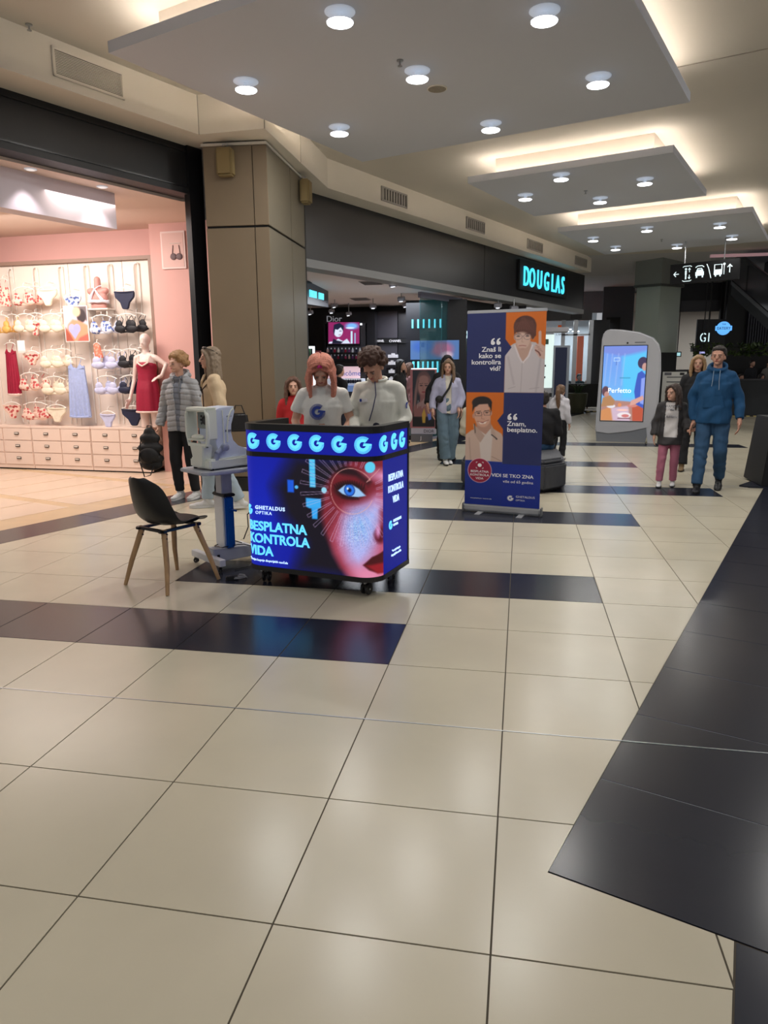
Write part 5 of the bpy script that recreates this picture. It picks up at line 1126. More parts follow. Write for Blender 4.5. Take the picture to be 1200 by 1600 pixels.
def slip(px, py, m, label, w=.30, h=.70, lace=None):
    e = loc_item('slip_dress', px, py, label, 'nightdress'); hanger(e, w*.95)
    nx, nz = 24, 14; vs = []; fs_ = []
    for sgn in (-1, 1):
        for j in range(nz+1):
            t = j/nz; ww = w/2*(.78+.30*t)
            for i in range(nx+1):
                u = -1+2*i/nx; z = -.14-(h-.0)*t+(.045*abs(u)-.03 if j == 0 else 0)
                vs.append((u*ww, sgn*(.012+.03*(1-u*u))+.013*math.sin(u*17+t*2)*t*(1 if abs(u) < .98 else 0), z))
    W_ = nx+1; o_ = (nz+1)*W_
    for j in range(nz):
        for i in range(nx): fs_.append((j*W_+i, j*W_+i+1, (j+1)*W_+i+1, (j+1)*W_+i)); fs_.append((o_+j*W_+i, o_+(j+1)*W_+i, o_+(j+1)*W_+i+1, o_+j*W_+i+1))
        for i in (0, nx): fs_.append((j*W_+i, (j+1)*W_+i, o_+(j+1)*W_+i, o_+j*W_+i))
    for i in range(nx):
        for j in (0, nz): fs_.append((j*W_+i, o_+j*W_+i, o_+j*W_+i+1, j*W_+i+1))
    MB().add(vs, fs_).build('skirt', m, e, smooth=True)
    for sx in (-1, 1):
        g = MB(); g.add([(sx*w*.40, -.03, -.16), (sx*w*.02, -.045, -.20), (sx*w*.02, -.02, -.20), (sx*w*.40, 0, -.16), (sx*w*.22, -.035, -.095), (sx*w*.20, -.01, -.095)], [(0, 1, 4), (3, 5, 2), (0, 4, 5, 3), (1, 2, 5, 4), (0, 3, 2, 1)]); g.build('bodice', m, e, bevel=.006)
        MB().tube([(sx*w*.21, -.025, -.10), (sx*w*.25, -.01, -.06), (sx*w*.28, 0, -.022)], .0045, 5).build('strap', m, e, smooth=True)
    if lace: MB().tube([(-w/2*1.08, 0, -.15-h), (-w/4, -.035, -.155-h), (0, -.04, -.155-h), (w/4, -.035, -.155-h), (w/2*1.08, 0, -.15-h)], .016, 6).build('lace_hem', lace, e, smooth=True)
    return e
# first row
slip(4, 435, FL, 'floral nightdress at the left edge of the display, top row', .18, .26)
bra(36, 448, FL, 'floral bra with cream straps, top row, first full hanger from the left', .28, 2)
panty(73, 447, CR, 'cream high-waist briefs, top row, right of the floral bra', .26, .17)
panty(113, 458, BF, 'blue and white floral briefs, top row, above the poster', .22, .15, 1)
panty(194, 450, NV_, 'navy high-waist briefs with sheer stripes, top right of the display', .25, .18)
# second row
bra(2, 492, YL, 'yellow bra at the left edge of the display, second row', .20, 2)
bra(38, 490, CR, 'cream lace bra, second row, under the top floral bra', .26, 2)
bra(79, 490, CR, 'cream lace bra with deep neckline, second row, left of the poster', .28, 2)
bra(158, 492, BF, 'pale blue floral bra, second row, right of the poster', .27, 3)
bra(197, 490, BK, 'black strappy bra, second row of the right-hand column', .26, 2, 2)
panty(54, 500, FL, 'small peach briefs behind the cream bras, second row', .14, .13, 1)
# third row
slip(15, 535, RD, 'dark red satin slip dress with lace hem, left side of the display', .22, .62, LC)
panty(49, 548, FL, 'floral briefs beside the dark red slip dress, third row', .22, .12)
bra(80, 546, CR, 'cream lace bralette, third row, left of the pale blue slip', .28, 2)
slip(118, 558, LB, 'pale blue satin slip dress in the middle of the display', .34, .72, LB)
bra(163, 547, LL, 'lilac bra under the coral top, third row', .30, 3, 2)
bra(203, 545, BK, 'black bra with crossed straps, third row beside the mannequin', .28, 3, 2)
# fourth row
bra(46, 582, FL, 'floral bra, fourth row, beside the hem of the red slip', .26, 2, 2)
bra(84, 588, CR, 'cream bra with thin straps, fourth row, left of the pale blue slip', .30, 3, 2)
bra(166, 587, LL, 'lilac bra, fourth row, right of the pale blue slip', .28, 3, 1)
bra(204, 586, NV_, 'navy bra with thin straps, fourth row beside the mannequin', .28, 3, 2)
# fifth row
panty(18, 628, FL, 'floral briefs, lowest row, below the red slip', .24, .15); bra(55, 628, FL, 'floral ruffled bra, lowest row', .34, 3, 1); panty(88, 632, CR, 'cream lace briefs, lowest row, left of the pale blue slip', .26, .16)
panty(168, 642, LL, 'lilac and white striped briefs, lowest row', .20, .14, 1); panty(208, 634, NV_, 'navy briefs, lowest row beside the mannequin hand', .30, .18)
# a second garment hangs half hidden behind many of them
for b_ in [o for o in COL.objects if o.name.startswith('bra') and o.type == 'EMPTY' and o.get('category') == 'bra'][:14]:
    c = copy_tree(b_); c.location = b_.location+EX*.10-EN*.10+Vector((0, 0, .015)); c['label'] = ' '.join(('second '+b_['label']).split()[:14])+' (behind)'
# coral set, small sign cards
e = loc_item('bodysuit', 151, 535, 'coral lace top hanging under the pale blue floral bra', 'top'); hanger(e, .12)
g = MB(); g.add([(-.05, -.015, -.03), (.0, -.02, -.0), (.05, -.015, -.05), (.09, -.015, -.22), (-.05, -.015, -.22), (-.05, .015, -.03), (0, .02, 0), (.05, .015, -.05), (.09, .015, -.22), (-.05, .015, -.22)], [(0, 1, 2, 3, 4), (9, 8, 7, 6, 5)]+[(i, (i+1) % 5, 5+(i+1) % 5, 5+i) for i in range(5)]); g.build('lace_front', fab('coral_lace', (226, 130, 104), (240, 170, 150)), e, bevel=.006)
for (px, py, w_, h_, t) in ((33, 540, .13, .15, 'blank white card by the floral briefs'), (113, 440, .0, 0, '')):
    if w_:
        e = loc_item('price_card', px, py, t, 'sign', off=-.05); MB().box((0, 0, 0), (w_, .006, h_)).build('card', mat('card_white', rgb(250, 248, 246), .5), e, bevel=.001)
        MB().b2((-w_/2, -.005, -h_/2-.03), (w_/2, .005, -h_/2)).build('card_holder', M_rail, e, bevel=.001)
# photo poster among the garments
e = loc_item('photo_poster', 119, 506, 'photo poster of a lilac bra on a tanned torso in the middle of the display', 'poster', off=-.04)
MB().box((0, .006, 0), (.40, .010, .51)).build('board', mat('card_white', rgb(250, 248, 246), .5), e, bevel=.002)
at_ = Art(0, 40, 0, 51, 60, 76, (236, 206, 220))
at_.poly([(18, 0), (40, 0), (40, 22), (28, 16)], (120, 110, 112), soft=3); at_.ell(30, 14, 8, 10, (70, 60, 62), soft=2); at_.ell(22, 8, 7, 7, (232, 206, 170), soft=3)
at_.poly([(6, 26), (14, 19), (26, 21), (40, 28), (40, 51), (0, 51), (2, 36)], (226, 160, 126), soft=3); at_.poly([(0, 30), (8, 40), (14, 51), (0, 51)], (180, 92, 74), soft=3); at_.poly([(24, 46), (40, 40), (40, 51), (20, 51)], (206, 110, 96), soft=3)
at_.ell(12, 32, 6, 6.5, (184, 184, 232), soft=1); at_.ell(21, 32, 6, 6.5, (176, 176, 228), soft=1); at_.poly([(6, 34), (27, 34), (16, 48)], (180, 180, 230), soft=1)
at_.build('print', vmat('photo_print', 0, .4), e, lambda x, y: Vector((-.19+.38*x/40, -.0006, .245-.49*y/51)))
# framed bra picture on the side wall
(xa, za), (xb, zb) = sp(253, 392, -.22), sp(291, 392, -.22)
pa_, pb_ = wl(xa, za, -.219), wl(xb, za, -.219)
c_ = (pa_+pb_)/2; fx = EX; e = empty('framed_picture', c_, math.atan2(fx.y, fx.x), 'small framed picture with a dark bra on the pink side wall', 'picture')
hw_ = (pb_-pa_).length/2
MB().box((0, -.014, 0), (2*hw_, .02, .50)).build('white_box_frame', mat('frame_pink_white', rgb(240, 214, 208), .5), e, bevel=.004)
MB().box((0, -.026, 0), (2*hw_-.05, .004, .45)).build('mount', mat('mount_pink', rgb(230, 190, 182), .6), e)
g = MB()
for sx in (-1, 1): g.ell((.05+sx*.045, -.034, -.09), (.05, .012, .045), n=12, m=8); g.tube([(.05+sx*.06, -.034, -.06), (.05+sx*.045, -.034, .06)], .005, 6)
g.build('bra_relief', mat('taupe_lace', rgb(112, 92, 96), .6), e, smooth=True)
MB().tube([(-.04, -.034, .085), (.12, -.034, .085)], .004, 6).build('hanger_bar', M_rail, e)
# ------------------------------------------------------------------ drawer units
M_dr = mat('cream_lacquer', rgb(240, 218, 204), .4, var=.015, scale=3); M_dk = mat('bronze_handle', rgb(72, 60, 54), .4, .6)
def drawer_unit(x0, x1, label):
    e = empty('drawer_unit', tuple(wl((x0+x1)/2, 0)), math.atan2(EX.y, EX.x), label, 'drawer unit', 'drawer units under the display'); w_ = (x1-x0)-.008
    MB().b2((-w_/2, .0, .07), (w_/2, .42, .635)).build('carcass', M_dr, e); MB().b2((-w_/2-.002, -.012, .635), (w_/2+.002, .44, .665)).build('top_board', M_dr, e, bevel=.003)
    MB().b2((-w_/2, .01, .0), (w_/2, .40, .022)).build('plinth', M_blackm, e); MB().b2((-w_/2, -.004, .022), (w_/2, .05, .075)).build('base_board', M_dr, e, bevel=.003)
    for r in range(3):
        for c in range(2):
            zc = .075+.093+r*.187; xc = (-.25+.5*c)*w_; dr = MB().b2((xc-w_/4+.008, -.014, zc-.088), (xc+w_/4-.008, -.0005, zc+.088)).build('drawer', M_dr, e, bevel=.003)
            q = MB(); q.b2((xc-.04, -.022, zc-.006), (xc+.04, -.014, zc+.030)); q.b2((xc-.036, -.030, zc-.006), (xc+.036, -.014, zc+.004)); q.build('handle', M_dk, dr, bevel=.002)
            MB().b2((xc-.032, -.0235, zc+.006), (xc+.032, -.0225, zc+.024)).build('label_card', mat('card_cream', rgb(236, 226, 214), .6), dr)
ux = [sp(235, 690)[0], sp(143, 690)[0], sp(51, 690)[0]]; ux += [ux[2]-1.03, ux[2]-2.06]
for k, t in enumerate(('cream three-row drawer unit at the right end under the display, nearest the mannequin', 'cream drawer unit in the middle under the display, below the pale blue slip', 'cream drawer unit under the display below the dark red slip', 'cream drawer unit at the left end of the display, mostly outside the frame')):
    drawer_unit(ux[k+1], ux[k], t)
# ------------------------------------------------------------------ mannequins
M_mq = mat('mannequin_white', rgb(236, 214, 206), .35); M_mq2 = mat('mannequin_rose', rgb(196, 140, 132), .45)
x, z = sp(238, 600, .0); p = wl(x-.03, .666, -.2)
p = wl(x-.10, .6665, -.05)
mq = empty('mannequin', p, math.radians(178), 'white mannequin in a dark red satin slip at the right end of the drawers', 'mannequin')
Hm = 1.75; zo = -.407
def mv(x, y, z): return Vector((x*Hm, y*Hm, z*Hm+zo))
g = MB()
g.ell(mv(0, 0, .945), (.042*Hm, .052*Hm, .052*Hm)); g.ell(mv(0, .012, .912), (.034*Hm, .038*Hm, .045*Hm)); g.cap(mv(0, .05, .925), mv(0, .056, .915), .006, .010, 6)
g.cap(mv(0, -.004, .82), mv(0, -.002, .90), .030*Hm, .026*Hm)
for s_ in (-1, 1): g.cap(mv(0, 0, .825), mv(s_*.088, 0, .80), .026*Hm, .024*Hm)
g.ell(mv(0, 0, .75), (.082*Hm, .055*Hm, .08*Hm)); g.ell(mv(0, 0, .64), (.062*Hm, .045*Hm, .08*Hm)); g.ell(mv(0, 0, .545), (.08*Hm, .058*Hm, .065*Hm))
g.cap(mv(.088, 0, .80), mv(.125, -.01, .63), .024*Hm, .018*Hm); g.cap(mv(.125, -.01, .63), mv(.150, .04, .47), .018*Hm, .013*Hm); hand(g, mv(.150, .04, .47), (.15, .6, -.8), (-1, 0, 0), 1, Hm, .3)
g.cap(mv(-.088, 0, .80), mv(-.17, -.01, .745), .024*Hm, .018*Hm); g.cap(mv(-.17, -.01, .745), mv(-.16, .06, .655), .018*Hm, .013*Hm); hand(g, mv(-.16, .06, .655), (.4, .8, -.3), (0, 0, -1), -1, Hm, .3)
for s_ in (-1, 1): g.tube([mv(s_*.045, 0, .53), mv(s_*.05, .0, .30), mv(s_*.05, 0, .238)], [.05*Hm, .034*Hm, .032*Hm], 14)
remesh('figure', g, .010, M_mq, mq, smooth=3)
g = MB(); g.ell(mv(0, .004, .735), (.088*Hm, .064*Hm, .05*Hm))
vs = []; n = 28
prof_ = [(.735, .088, .062), (.68, .080, .058), (.62, .084, .06), (.55, .098, .074), (.47, .106, .080), (.37, .112, .084)]
for (zz, a_, b_) in prof_:
    for k in range(n): t = 2*PI*k/n; rr = 1+.05*math.sin(k*PI/2)*(zz < .65); vs.append(mv(a_*math.cos(t)*rr, b_*math.sin(t)*rr, zz))
m_ = len(prof_); g.add(vs, [(i*n+k, i*n+(k+1) % n, (i+1)*n+(k+1) % n, (i+1)*n+k) for i in range(m_-1) for k in range(n)]+[tuple(range(n)), tuple(range((m_-1)*n, m_*n))])
remesh('slip', g, .010, RD, mq, smooth=2)
MB().tube([mv(.112*math.cos(t), .084*math.sin(t), .366) for t in np.linspace(0, 2*PI, 24)], .014, 6, cap=False).build('lace_hem', LC, mq, smooth=True)
for s_ in (-1, 1): MB().tube([mv(s_*.045, .060, .76), mv(s_*.052, .048, .80), mv(s_*.055, .0, .832), mv(s_*.05, -.04, .80), mv(s_*.04, -.058, .76)], .006, 6).build('strap', LC, mq, smooth=True)
MB().tube([mv(.05, .062, .765), mv(.02, .070, .745), mv(0, .072, .735), mv(-.02, .070, .745), mv(-.05, .062, .765)], .012, 6).build('neckline_lace', LC, mq, smooth=True)
# bust on a white shelf
x, z = sp(155, 478, -.14); p = wl(x, z-.03, -.14)
sh_ = empty('white_shelf', (p.x, p.y, p.z-.03), math.atan2(EX.y, EX.x), 'small white shelf carrying the rose torso, above the pale blue floral bra', 'shelf')
MB().b2((-.19, -.08, .0), (.19, .12, .022)).build('board', M_rail, sh_, bevel=.004)
for sx in (-1, 1): MB().b2((sx*.15-.008, -.05, -.09), (sx*.15+.008, .12, 0)).build('bracket', M_rail, sh_, bevel=.002)
bu = empty('bust_form', (p.x, p.y, p.z-.008), math.radians(-3.4), 'rose torso form seen from behind in a white racer-back bra, on the white shelf', 'mannequin')
g = MB(); g.ell((0, 0, .14), (.145, .075, .14)); g.ell((0, 0, .03), (.125, .065, .05)); g.cap((-.13, 0, .245), (.13, 0, .245), .045, .045); g.cap((0, 0, .28), (0, 0, .40), .050, .046); g.ell((0, 0, .22), (.13, .07, .07)); g.prism([(.12*math.cos(t), .06*math.sin(t)) for t in np.linspace(0, 2*PI, 20, endpoint=False)], 0, .06)
remesh('torso', g, .009, M_mq2, bu, smooth=3)
WL_ = fab('white_lilac', (232, 228, 240))
MB().tube([(.150*math.cos(t), .082*math.sin(t), .095+.004*math.sin(6*t)) for t in np.linspace(0, 2*PI, 30)], .022, 8, cap=False).build('band', WL_, bu, smooth=True)
for sx in (-1, 1): MB().tube([(sx*.105, -.060, .11), (sx*.05, -.082, .19), (0, -.082, .265)], [.024, .016, .009], 6).build('racer_strap', WL_, bu, smooth=True); MB().tube([(0, -.082, .265), (sx*.05, -.06, .30), (sx*.075, -.02, .315)], .007, 6).build('shoulder_strap', WL_, bu, smooth=True)
# ------------------------------------------------------------------ perfumery
def rect_y(mb, x0, y0, x1, y1, Y, d=.04):      # box whose front face fills a pixel rectangle on the plane y = Y
    a = aty(x0, y0, Y); b = aty(x1, y1, Y); return mb.b2((a.x, Y, min(a.z, b.z)), (b.x, Y+d, max(a.z, b.z)))
M_pc = mat('perfumery_ceiling', rgb(236, 228, 234), .7); M_dw = mat('dark_display', rgb(26, 26, 32), .35); M_gw = mat('grey_display', rgb(72, 70, 78), .4)
M_lwh = mat('lit_white', rgb(235, 238, 245), .5, emit=1.4); M_cy = mat('cyan_light', rgb(90, 205, 225), .4, emit=1.6, ecol=rgb(96, 212, 232))
s = MB(); s.prism([(-1.75-.3, 9.0), (DG+D*L2)[:2] if False else tuple((DG+D*9.5-DN*.3)[:2]), (1.2, 18.5), (-7, 18.5), (-7, 9.0)], 3.04, 3.12); struct(s.build('ceiling_perfumery', M_pc))
YB_ = 17.2
s = MB(); s.b2((-7, YB_, 0), (1.3, YB_+.1, 3.04)); s.b2((-7.1, 8.7, 0), (-7, YB_, 3.04)); struct(s.build('wall_perfumery_back', M_dw))
s = MB(); s.b2((-7, 8.65, 0), (-2.6, 8.78, 3.04)); struct(s.build('wall_perfumery_left', M_dw))
# brand unit with a screen
e = empty('brand_display', tuple(aty(540, 640, 16.4)*1)[:2]+(0,), 0, 'dark cosmetics wall unit with a screen and silver lettering', 'display')
def kidbox(e, name, x0, y0, x1, y1, Y, m, d=.04, **k):
    mb = MB(); rect_y(mb, x0, y0, x1, y1, Y, d); mb.v = [tuple(Vector(v)-Vector(e.location)) for v in mb.v]; return mb.build(name, m, e, **k)
def ytext(e, t, x0, y1, h, Y, m, name='lettering', **k):
    p = aty(x0, y1, Y)-Vector(e.location); s_ = (aty(x0, y1-h, Y)-aty(x0, y1, Y)).z/.7
    return text(name, t, s_, m, e, frame((p.x, p.y-.012, p.z), (1, 0, 0), (0, 0, 1)), **k)
M_sil = mat('silver_letters_glow', rgb(170, 172, 180), .4, emit=.35)  # weak glow put in so the letters and stoppers look lit
kidbox(e, 'header', 505, 488, 586, 505, 16.4, M_dw, .3); kidbox(e, 'left_post', 505, 505, 511, 640, 16.4, M_dw, .3); kidbox(e, 'right_panel', 563, 505, 572, 600, 16.4, M_gw, .3); kidbox(e, 'side_column', 573, 488, 587, 650, 16.3, M_dw, .3)
kidbox(e, 'lower_panel', 511, 538, 573, 650, 16.45, M_gw, .2); ytext(e, 'Dior', 510, 503, 9.5, 16.4, M_sil, ext=.008)
kidbox(e, 'screen_frame', 511, 502, 563, 539, 16.38, M_blackp, .05)
sc_ = Art(0, 50, 0, 34, 75, 51, (140, 36, 96))
sc_.ell(38, 6, 10, 5, (120, 180, 240), soft=4); sc_.ell(35, 9, 7, 1.4, (210, 230, 250)); sc_.poly([(36, 14), (39, 14), (39, 34), (36, 34)], (190, 220, 236)); sc_.poly([(42, 17), (44, 17), (44, 34), (42, 34)], (150, 190, 220))
sc_.poly([(10, 30), (16, 26), (24, 30), (30, 26), (36, 34), (0, 34), (2, 31)], (206, 216, 236), soft=1); sc_.ell(16, 14, 7.5, 9.5, (214, 222, 240), soft=1); sc_.poly([(8, 14), (9, 4), (18, 1), (25, 6), (24, 14), (20, 8), (15, 12), (11, 11), (9, 22)], (26, 30, 56), soft=.8)
sc_.line([(18, 14), (21, 14)], 1, (40, 40, 60)); sc_.line([(17, 20), (20, 20)], 1, (150, 60, 90)); sc_.poly([(8, 26), (14, 29), (24, 31), (20, 34), (6, 34)], (24, 26, 46), soft=.8)
def scr(x, y): p = aty(513+48.5*x/50, 503.5+33.5*y/34, 16.37)-Vector(e.location); return Vector((p.x, 16.37-e.location.y, p.z))
sc_.build('screen_picture', vmat('store_screen', 1.1), e, scr)
kidbox(e, 'spot', 562.5, 505, 565.5, 508, 16.3, M_lwh, .03)
for k, yy in enumerate((551, 561, 570)): kidbox(e, 'shelf', 507, yy, 573, yy+1.6, 16.05, M_blackp, .3)
cols = [(150, 40, 60), (190, 190, 200), (110, 60, 110), (60, 60, 76), (200, 160, 150), (40, 44, 60), (160, 60, 90), (210, 205, 200)]
rb_ = random.Random(5); ORD = ('first', 'second', 'third', 'fourth', 'fifth', 'sixth', 'seventh', 'eighth', 'ninth', 'tenth', 'eleventh')
def bottle(px, yb, h, Y, c, label, grp):
    p = aty(px, yb, Y); s_ = (aty(px, yb-h, Y)-p).z; b = empty('perfume_bottle', (p.x, Y, p.z), 0, label, 'bottle', grp)
    MB().b2((-s_*.22, -s_*.14, 0), (s_*.22, s_*.14, s_*.7)).build('flacon', mat('bottle_%d' % c, rgb(*cols[c]), .2), b, bevel=.008)
    MB().cyl((0, 0, s_*.7), (0, 0, s_), s_*.10, 8).build('stopper', M_sil, b)
for k in range(11): bottle(512+k*5.6, 551, 7.5, 16.16, rb_.randrange(8), 'small bottle on the upper shelf under the store screen, %s from the left' % ORD[k], 'bottles on the upper shelf under the screen')
for k in range(11): bottle(512+k*5.6, 561, 7, 16.2, rb_.randrange(8), 'small bottle on the lower shelf under the store screen, %s from the left' % ORD[k], 'bottles on the lower shelf under the screen')
# pink lit counter display
e = empty('tester_counter', tuple(aty(536, 660, 13.2))[:2]+(0,), 0, 'pink lit tester counter with cursive blue lettering, behind the pink-haired person', 'display')
kidbox(e, 'lit_header', 508, 572, 562, 591, 13.2, mat('pink_lit', rgb(226, 190, 196), .5, emit=.55), .06); kidbox(e, 'upper_edge', 507, 570, 563, 572.5, 13.18, M_blackp, .08)
ytext(e, 'Lancôme', 524, 587, 8, 13.2, mat('cursive_blue', rgb(40, 110, 190), .5), bold=.0)
kidbox(e, 'tray', 508, 592, 566, 602, 12.9, mat('tray_light', rgb(206, 212, 226), .4, emit=.35), .3); kidbox(e, 'body', 508, 610, 568, 690, 12.95, M_gw, .5); kidbox(e, 'blue_tray', 508, 603, 568, 612, 12.85, mat('tray_blue', rgb(120, 150, 206), .4, emit=.3), .4)
for k in range(7): bottle(541+k*3.6, 599, 8, 12.82, 5 if k % 2 else 3, 'dark tester bottle on the pink lit counter, %s from the left' % ORD[k], 'tester bottles on the pink counter')
# white lit portal at the left, hanging sign box
e = empty('light_portal', tuple(aty(486, 650, 12.0))[:2]+(0,), 0, 'white lit portal with a colourful print beside the taupe pillar edge', 'display')
kidbox(e, 'lit_post', 488, 541, 492.5, 640, 12, M_lwh, .08); kidbox(e, 'lit_top', 476, 541, 488, 544.5, 12, M_lwh, .08); kidbox(e, 'print', 476, 545, 487.5, 640, 12.04, mat('green_print', rgb(70, 110, 84), .5, var=.6, scale=9), .03); kidbox(e, 'red_side', 493, 548, 503, 640, 12.2, mat('red_side', rgb(110, 20, 34), .5), .05)
e = empty('hanging_sign_box', tuple(aty(495, 460, 12.0)), 0, 'dark hanging sign box with vertical cyan strokes in the perfumery', 'sign')
def px3(px, py, Y): return Vector(aty(px, py, Y))
g = MB(); a, b, c, d2 = px3(473, 437, 11.0), px3(513, 452, 13.2), px3(513, 480, 13.2), px3(473, 474, 11.0); o_ = Vector(e.location); t_ = Vector((-.15, .10, 0))
q = [a, b, c, d2]; g.add([v-o_ for v in q]+[v+t_-o_ for v in q], [(0, 1, 2, 3), (7, 6, 5, 4), (0, 4, 5, 1), (1, 5, 6, 2), (2, 6, 7, 3), (3, 7, 4, 0)]); g.build('box', mat('sign_slate', rgb(62, 66, 78), .4), e)
for k in range(10):
    if k == 5: continue
    u = .24+k*.058; A_ = a.lerp(b, u); B_ = d2.lerp(c, u); p, r = A_.lerp(B_, .34), A_.lerp(B_, .66); w_ = (b-a)*.009; nn = Vector((.02, -.012, 0))
    MB().add([p-w_+nn-o_, p+w_+nn-o_, r+w_+nn-o_, r-w_+nn-o_, p-w_-o_, p+w_-o_, r+w_-o_, r-w_-o_], [(0, 1, 2, 3), (7, 6, 5, 4), (0, 4, 5, 1), (1, 5, 6, 2), (2, 6, 7, 3), (3, 7, 4, 0)]).build('stroke', M_cy, e)
g = MB(); 
for (p0, p1) in (((478, 441, 11.2), (507, 440, 13)), ((507, 440, 13), (537, 455, 14)), ((491, 433, 12), (491, 448, 12))): g.tube([px3(*p0)-o_, px3(*p1)-o_], .022, 6)
g.build('track_frame', M_blackm, e)
# track lights
def spot(px, py, Y, label, lit=1, s_=1.0):
    p = px3(px, py, Y); e = empty('track_spot', p, random.uniform(-.6, .6), label, 'spotlight', 'spotlights of the perfumery')
    MB().box((0, 0, .0), (.17*s_, .10*s_, .10*s_), rotm(.3, 0, 0)).build('housing', mat('spot_grey', rgb(150, 150, 160), .4), e, bevel=.01)
    MB().cyl((0, 0, .04), (0, 0, max(.06, 3.04-p.z)), .012, 6).build('stem', M_metal, e)
    if lit: MB().lathe([(.045*s_, 0), (.045*s_, -.012)], (0, -.02, -.055*s_), 12, rotm(.3, 0, 0)).build('lens', M_lwh, e)
for (px, py, Y, t, l_, s_) in ((553, 430, 11.5, 'grey spotlight nearest the store entrance', 0, 1.1), (615, 443, 12, 'grey spotlight, second under the grey rail', 1, 1.0), (549, 452, 14, 'small camera-like ceiling spot in the middle of the store', 0, .7), (482, 418, 11, 'grey spotlight beside the pillar edge', 0, 1.1),
        (583, 478, 15, 'spotlight above the dark columns', 1, .9), (627, 467, 14, 'tilted spotlight left of the glass column', 1, .9), (634, 476, 15.5, 'spotlight nearest the glass column', 1, .9), (645, 485, 16, 'bright spotlight at the foot of the glass column top', 1, .9),
        (523, 477, 15, 'spotlight above the silver lettering', 1, .8), (518, 486, 16, 'spotlight left above the screen', 1, .8), (545, 490, 16, 'spotlight over the screen edge', 1, .8), (485, 488, 15, 'spotlight near the portal', 1, .8), (778, 477, 15.5, 'spotlight above the banner left half', 1, 1.0), (803, 482, 16, 'bright spotlight right above the banner', 1, 1.1)):
    spot(px, py, Y, t, l_, s_)
def cgrille(x0, y0, x1, y1, label):
    a = gp(x0, y0, 3.035); b = gp(x1, y1, 3.035); e = empty('ceiling_vent', ((a.x+b.x)/2, (a.y+b.y)/2, 3.03), 0, label, 'air vent', 'vents in the perfumery ceiling'); w_, d_2 = abs(b.x-a.x)/2, max(.12, abs(b.y-a.y)/2)
    MB().b2((-w_, -d_2, 0), (w_, d_2, .01)).build('plate', mat('vent_plate', rgb(150, 146, 150), .6), e, bevel=.002)
    for k in range(5): MB().b2((-w_*.9, -d_2*.8+k*d_2*.36, -.012), (w_*.9, -d_2*.8+k*d_2*.36+.03, 0)).build('slat', mat('vent_slat', rgb(120, 116, 120), .6), e)
cgrille(560, 440, 600, 444, 'long ceiling vent nearest the entrance'); cgrille(546, 466, 580, 468.5, 'long ceiling vent behind the first')
# dark shelf wall with names
e = empty('shelf_wall', tuple(aty(620, 640, 16.9))[:2]+(0,), 0, 'dark grey shelf wall with white names over product shelves', 'shelves')
for (x0, x1, m) in ((588, 621, M_gw), (622, 654, M_dw)): kidbox(e, 'upper_panel', x0, 487, x1, 528, 16.9, m, .12); kidbox(e, 'name_strip', x0, 529, x1, 536, 16.86, M_blackp, .06); kidbox(e, 'lower_panel', x0, 537, x1, 650, 16.95, m, .1)
M_nm = mat('lit_names', rgb(230, 230, 235), .5, emit=.8)
ytext(e, 'CHANEL', 608, 534.5, 3.6, 16.86, M_nm); ytext(e, 'CHANEL', 587, 534.5, 3.6, 16.86, M_nm, xs=.7); ytext(e, 'DIOR', 644, 534.5, 3.0, 16.86, M_nm)
for yy in (560, 572, 584, 596, 608): kidbox(e, 'shelf', 600, yy, 655, yy+1.3, 16.6, M_blackp, .25)
for n__, (x0, y0, x1, y1) in enumerate(((607, 552, 622, 559), (637, 551, 655, 558), (607, 563, 619, 570), (608, 576, 617, 583), (636, 565, 653, 570), (608, 588, 616, 595), (609, 600, 618, 607))):
    p = aty((x0+x1)/2, y1, 16.7); b = empty('product_box', (p.x, 16.7, p.z), 0, 'white product boxes on the dark shelf wall, ' + ('top shelf left', 'top shelf right', 'second shelf left', 'third shelf left', 'second shelf right', 'fourth shelf', 'lowest shelf')[n__], 'box', 'white boxes on the dark shelf wall'); w_ = (aty(x1, y1, 16.7)-aty(x0, y1, 16.7)).x/2; h_ = (aty(x0, y0, 16.7)-aty(x0, y1, 16.7)).z
    for k in range(3): MB().b2((-w_+k*w_*.68, -.08, 0), (-w_+(k+.92)*w_*.68, .04, h_*(.7+.3*(k == 1)))).build('carton', mat('carton_white', rgb(215, 216, 222), .5, emit=.12), b, bevel=.003)
# glass column with light bars
GP_ = Vector((-1.97, 9.17, 0))-DN*.45
def gl(px, py, off=0): q = atplane(px, py, GP_-DN*off, 23.2); return Vector(q)
ga, gb = gl(656, 600), gl(720, 600); e = empty('glass_door', (ga.x, ga.y, 0), 0, 'tall teal glass door panels reflecting coloured lights at the perfumery front', 'glass door'); eo = Vector(e.location)
M_gls = mat('teal_glass', rgb(52, 110, 116), .05, alpha=.35, spec=.8)
for k in range(2):
    a, b = ga.lerp(gb, k*.5+.005), ga.lerp(gb, k*.5+.495); n_ = -DN*.015
    MB().prism([tuple((a-eo)[:2]), tuple((b-eo)[:2]), tuple((b+n_-eo)[:2]), tuple((a+n_-eo)[:2])], .05, 2.86).build('pane', M_gls, e)
for (t, z0, z1) in ((0, 2.86, 2.97), (0, 0, .05)): MB().prism([tuple((ga-eo+DN*.02)[:2]), tuple((gb-eo+DN*.02)[:2]), tuple((gb-DN*.05-eo)[:2]), tuple((ga-DN*.05-eo)[:2])], z0, z1).build('rail', mat('lilac_metal', rgb(130, 130, 150), .4), e)
e = empty('light_bar_display', (ga.x-.3, ga.y+.5, 0), 0, 'row of upright cyan light tubes behind the glass panels', 'display'); eo = Vector(e.location)
MB().b2((-.15, .55, 0), (1.15, .62, 2.9)).build('back_board', M_dw, e)
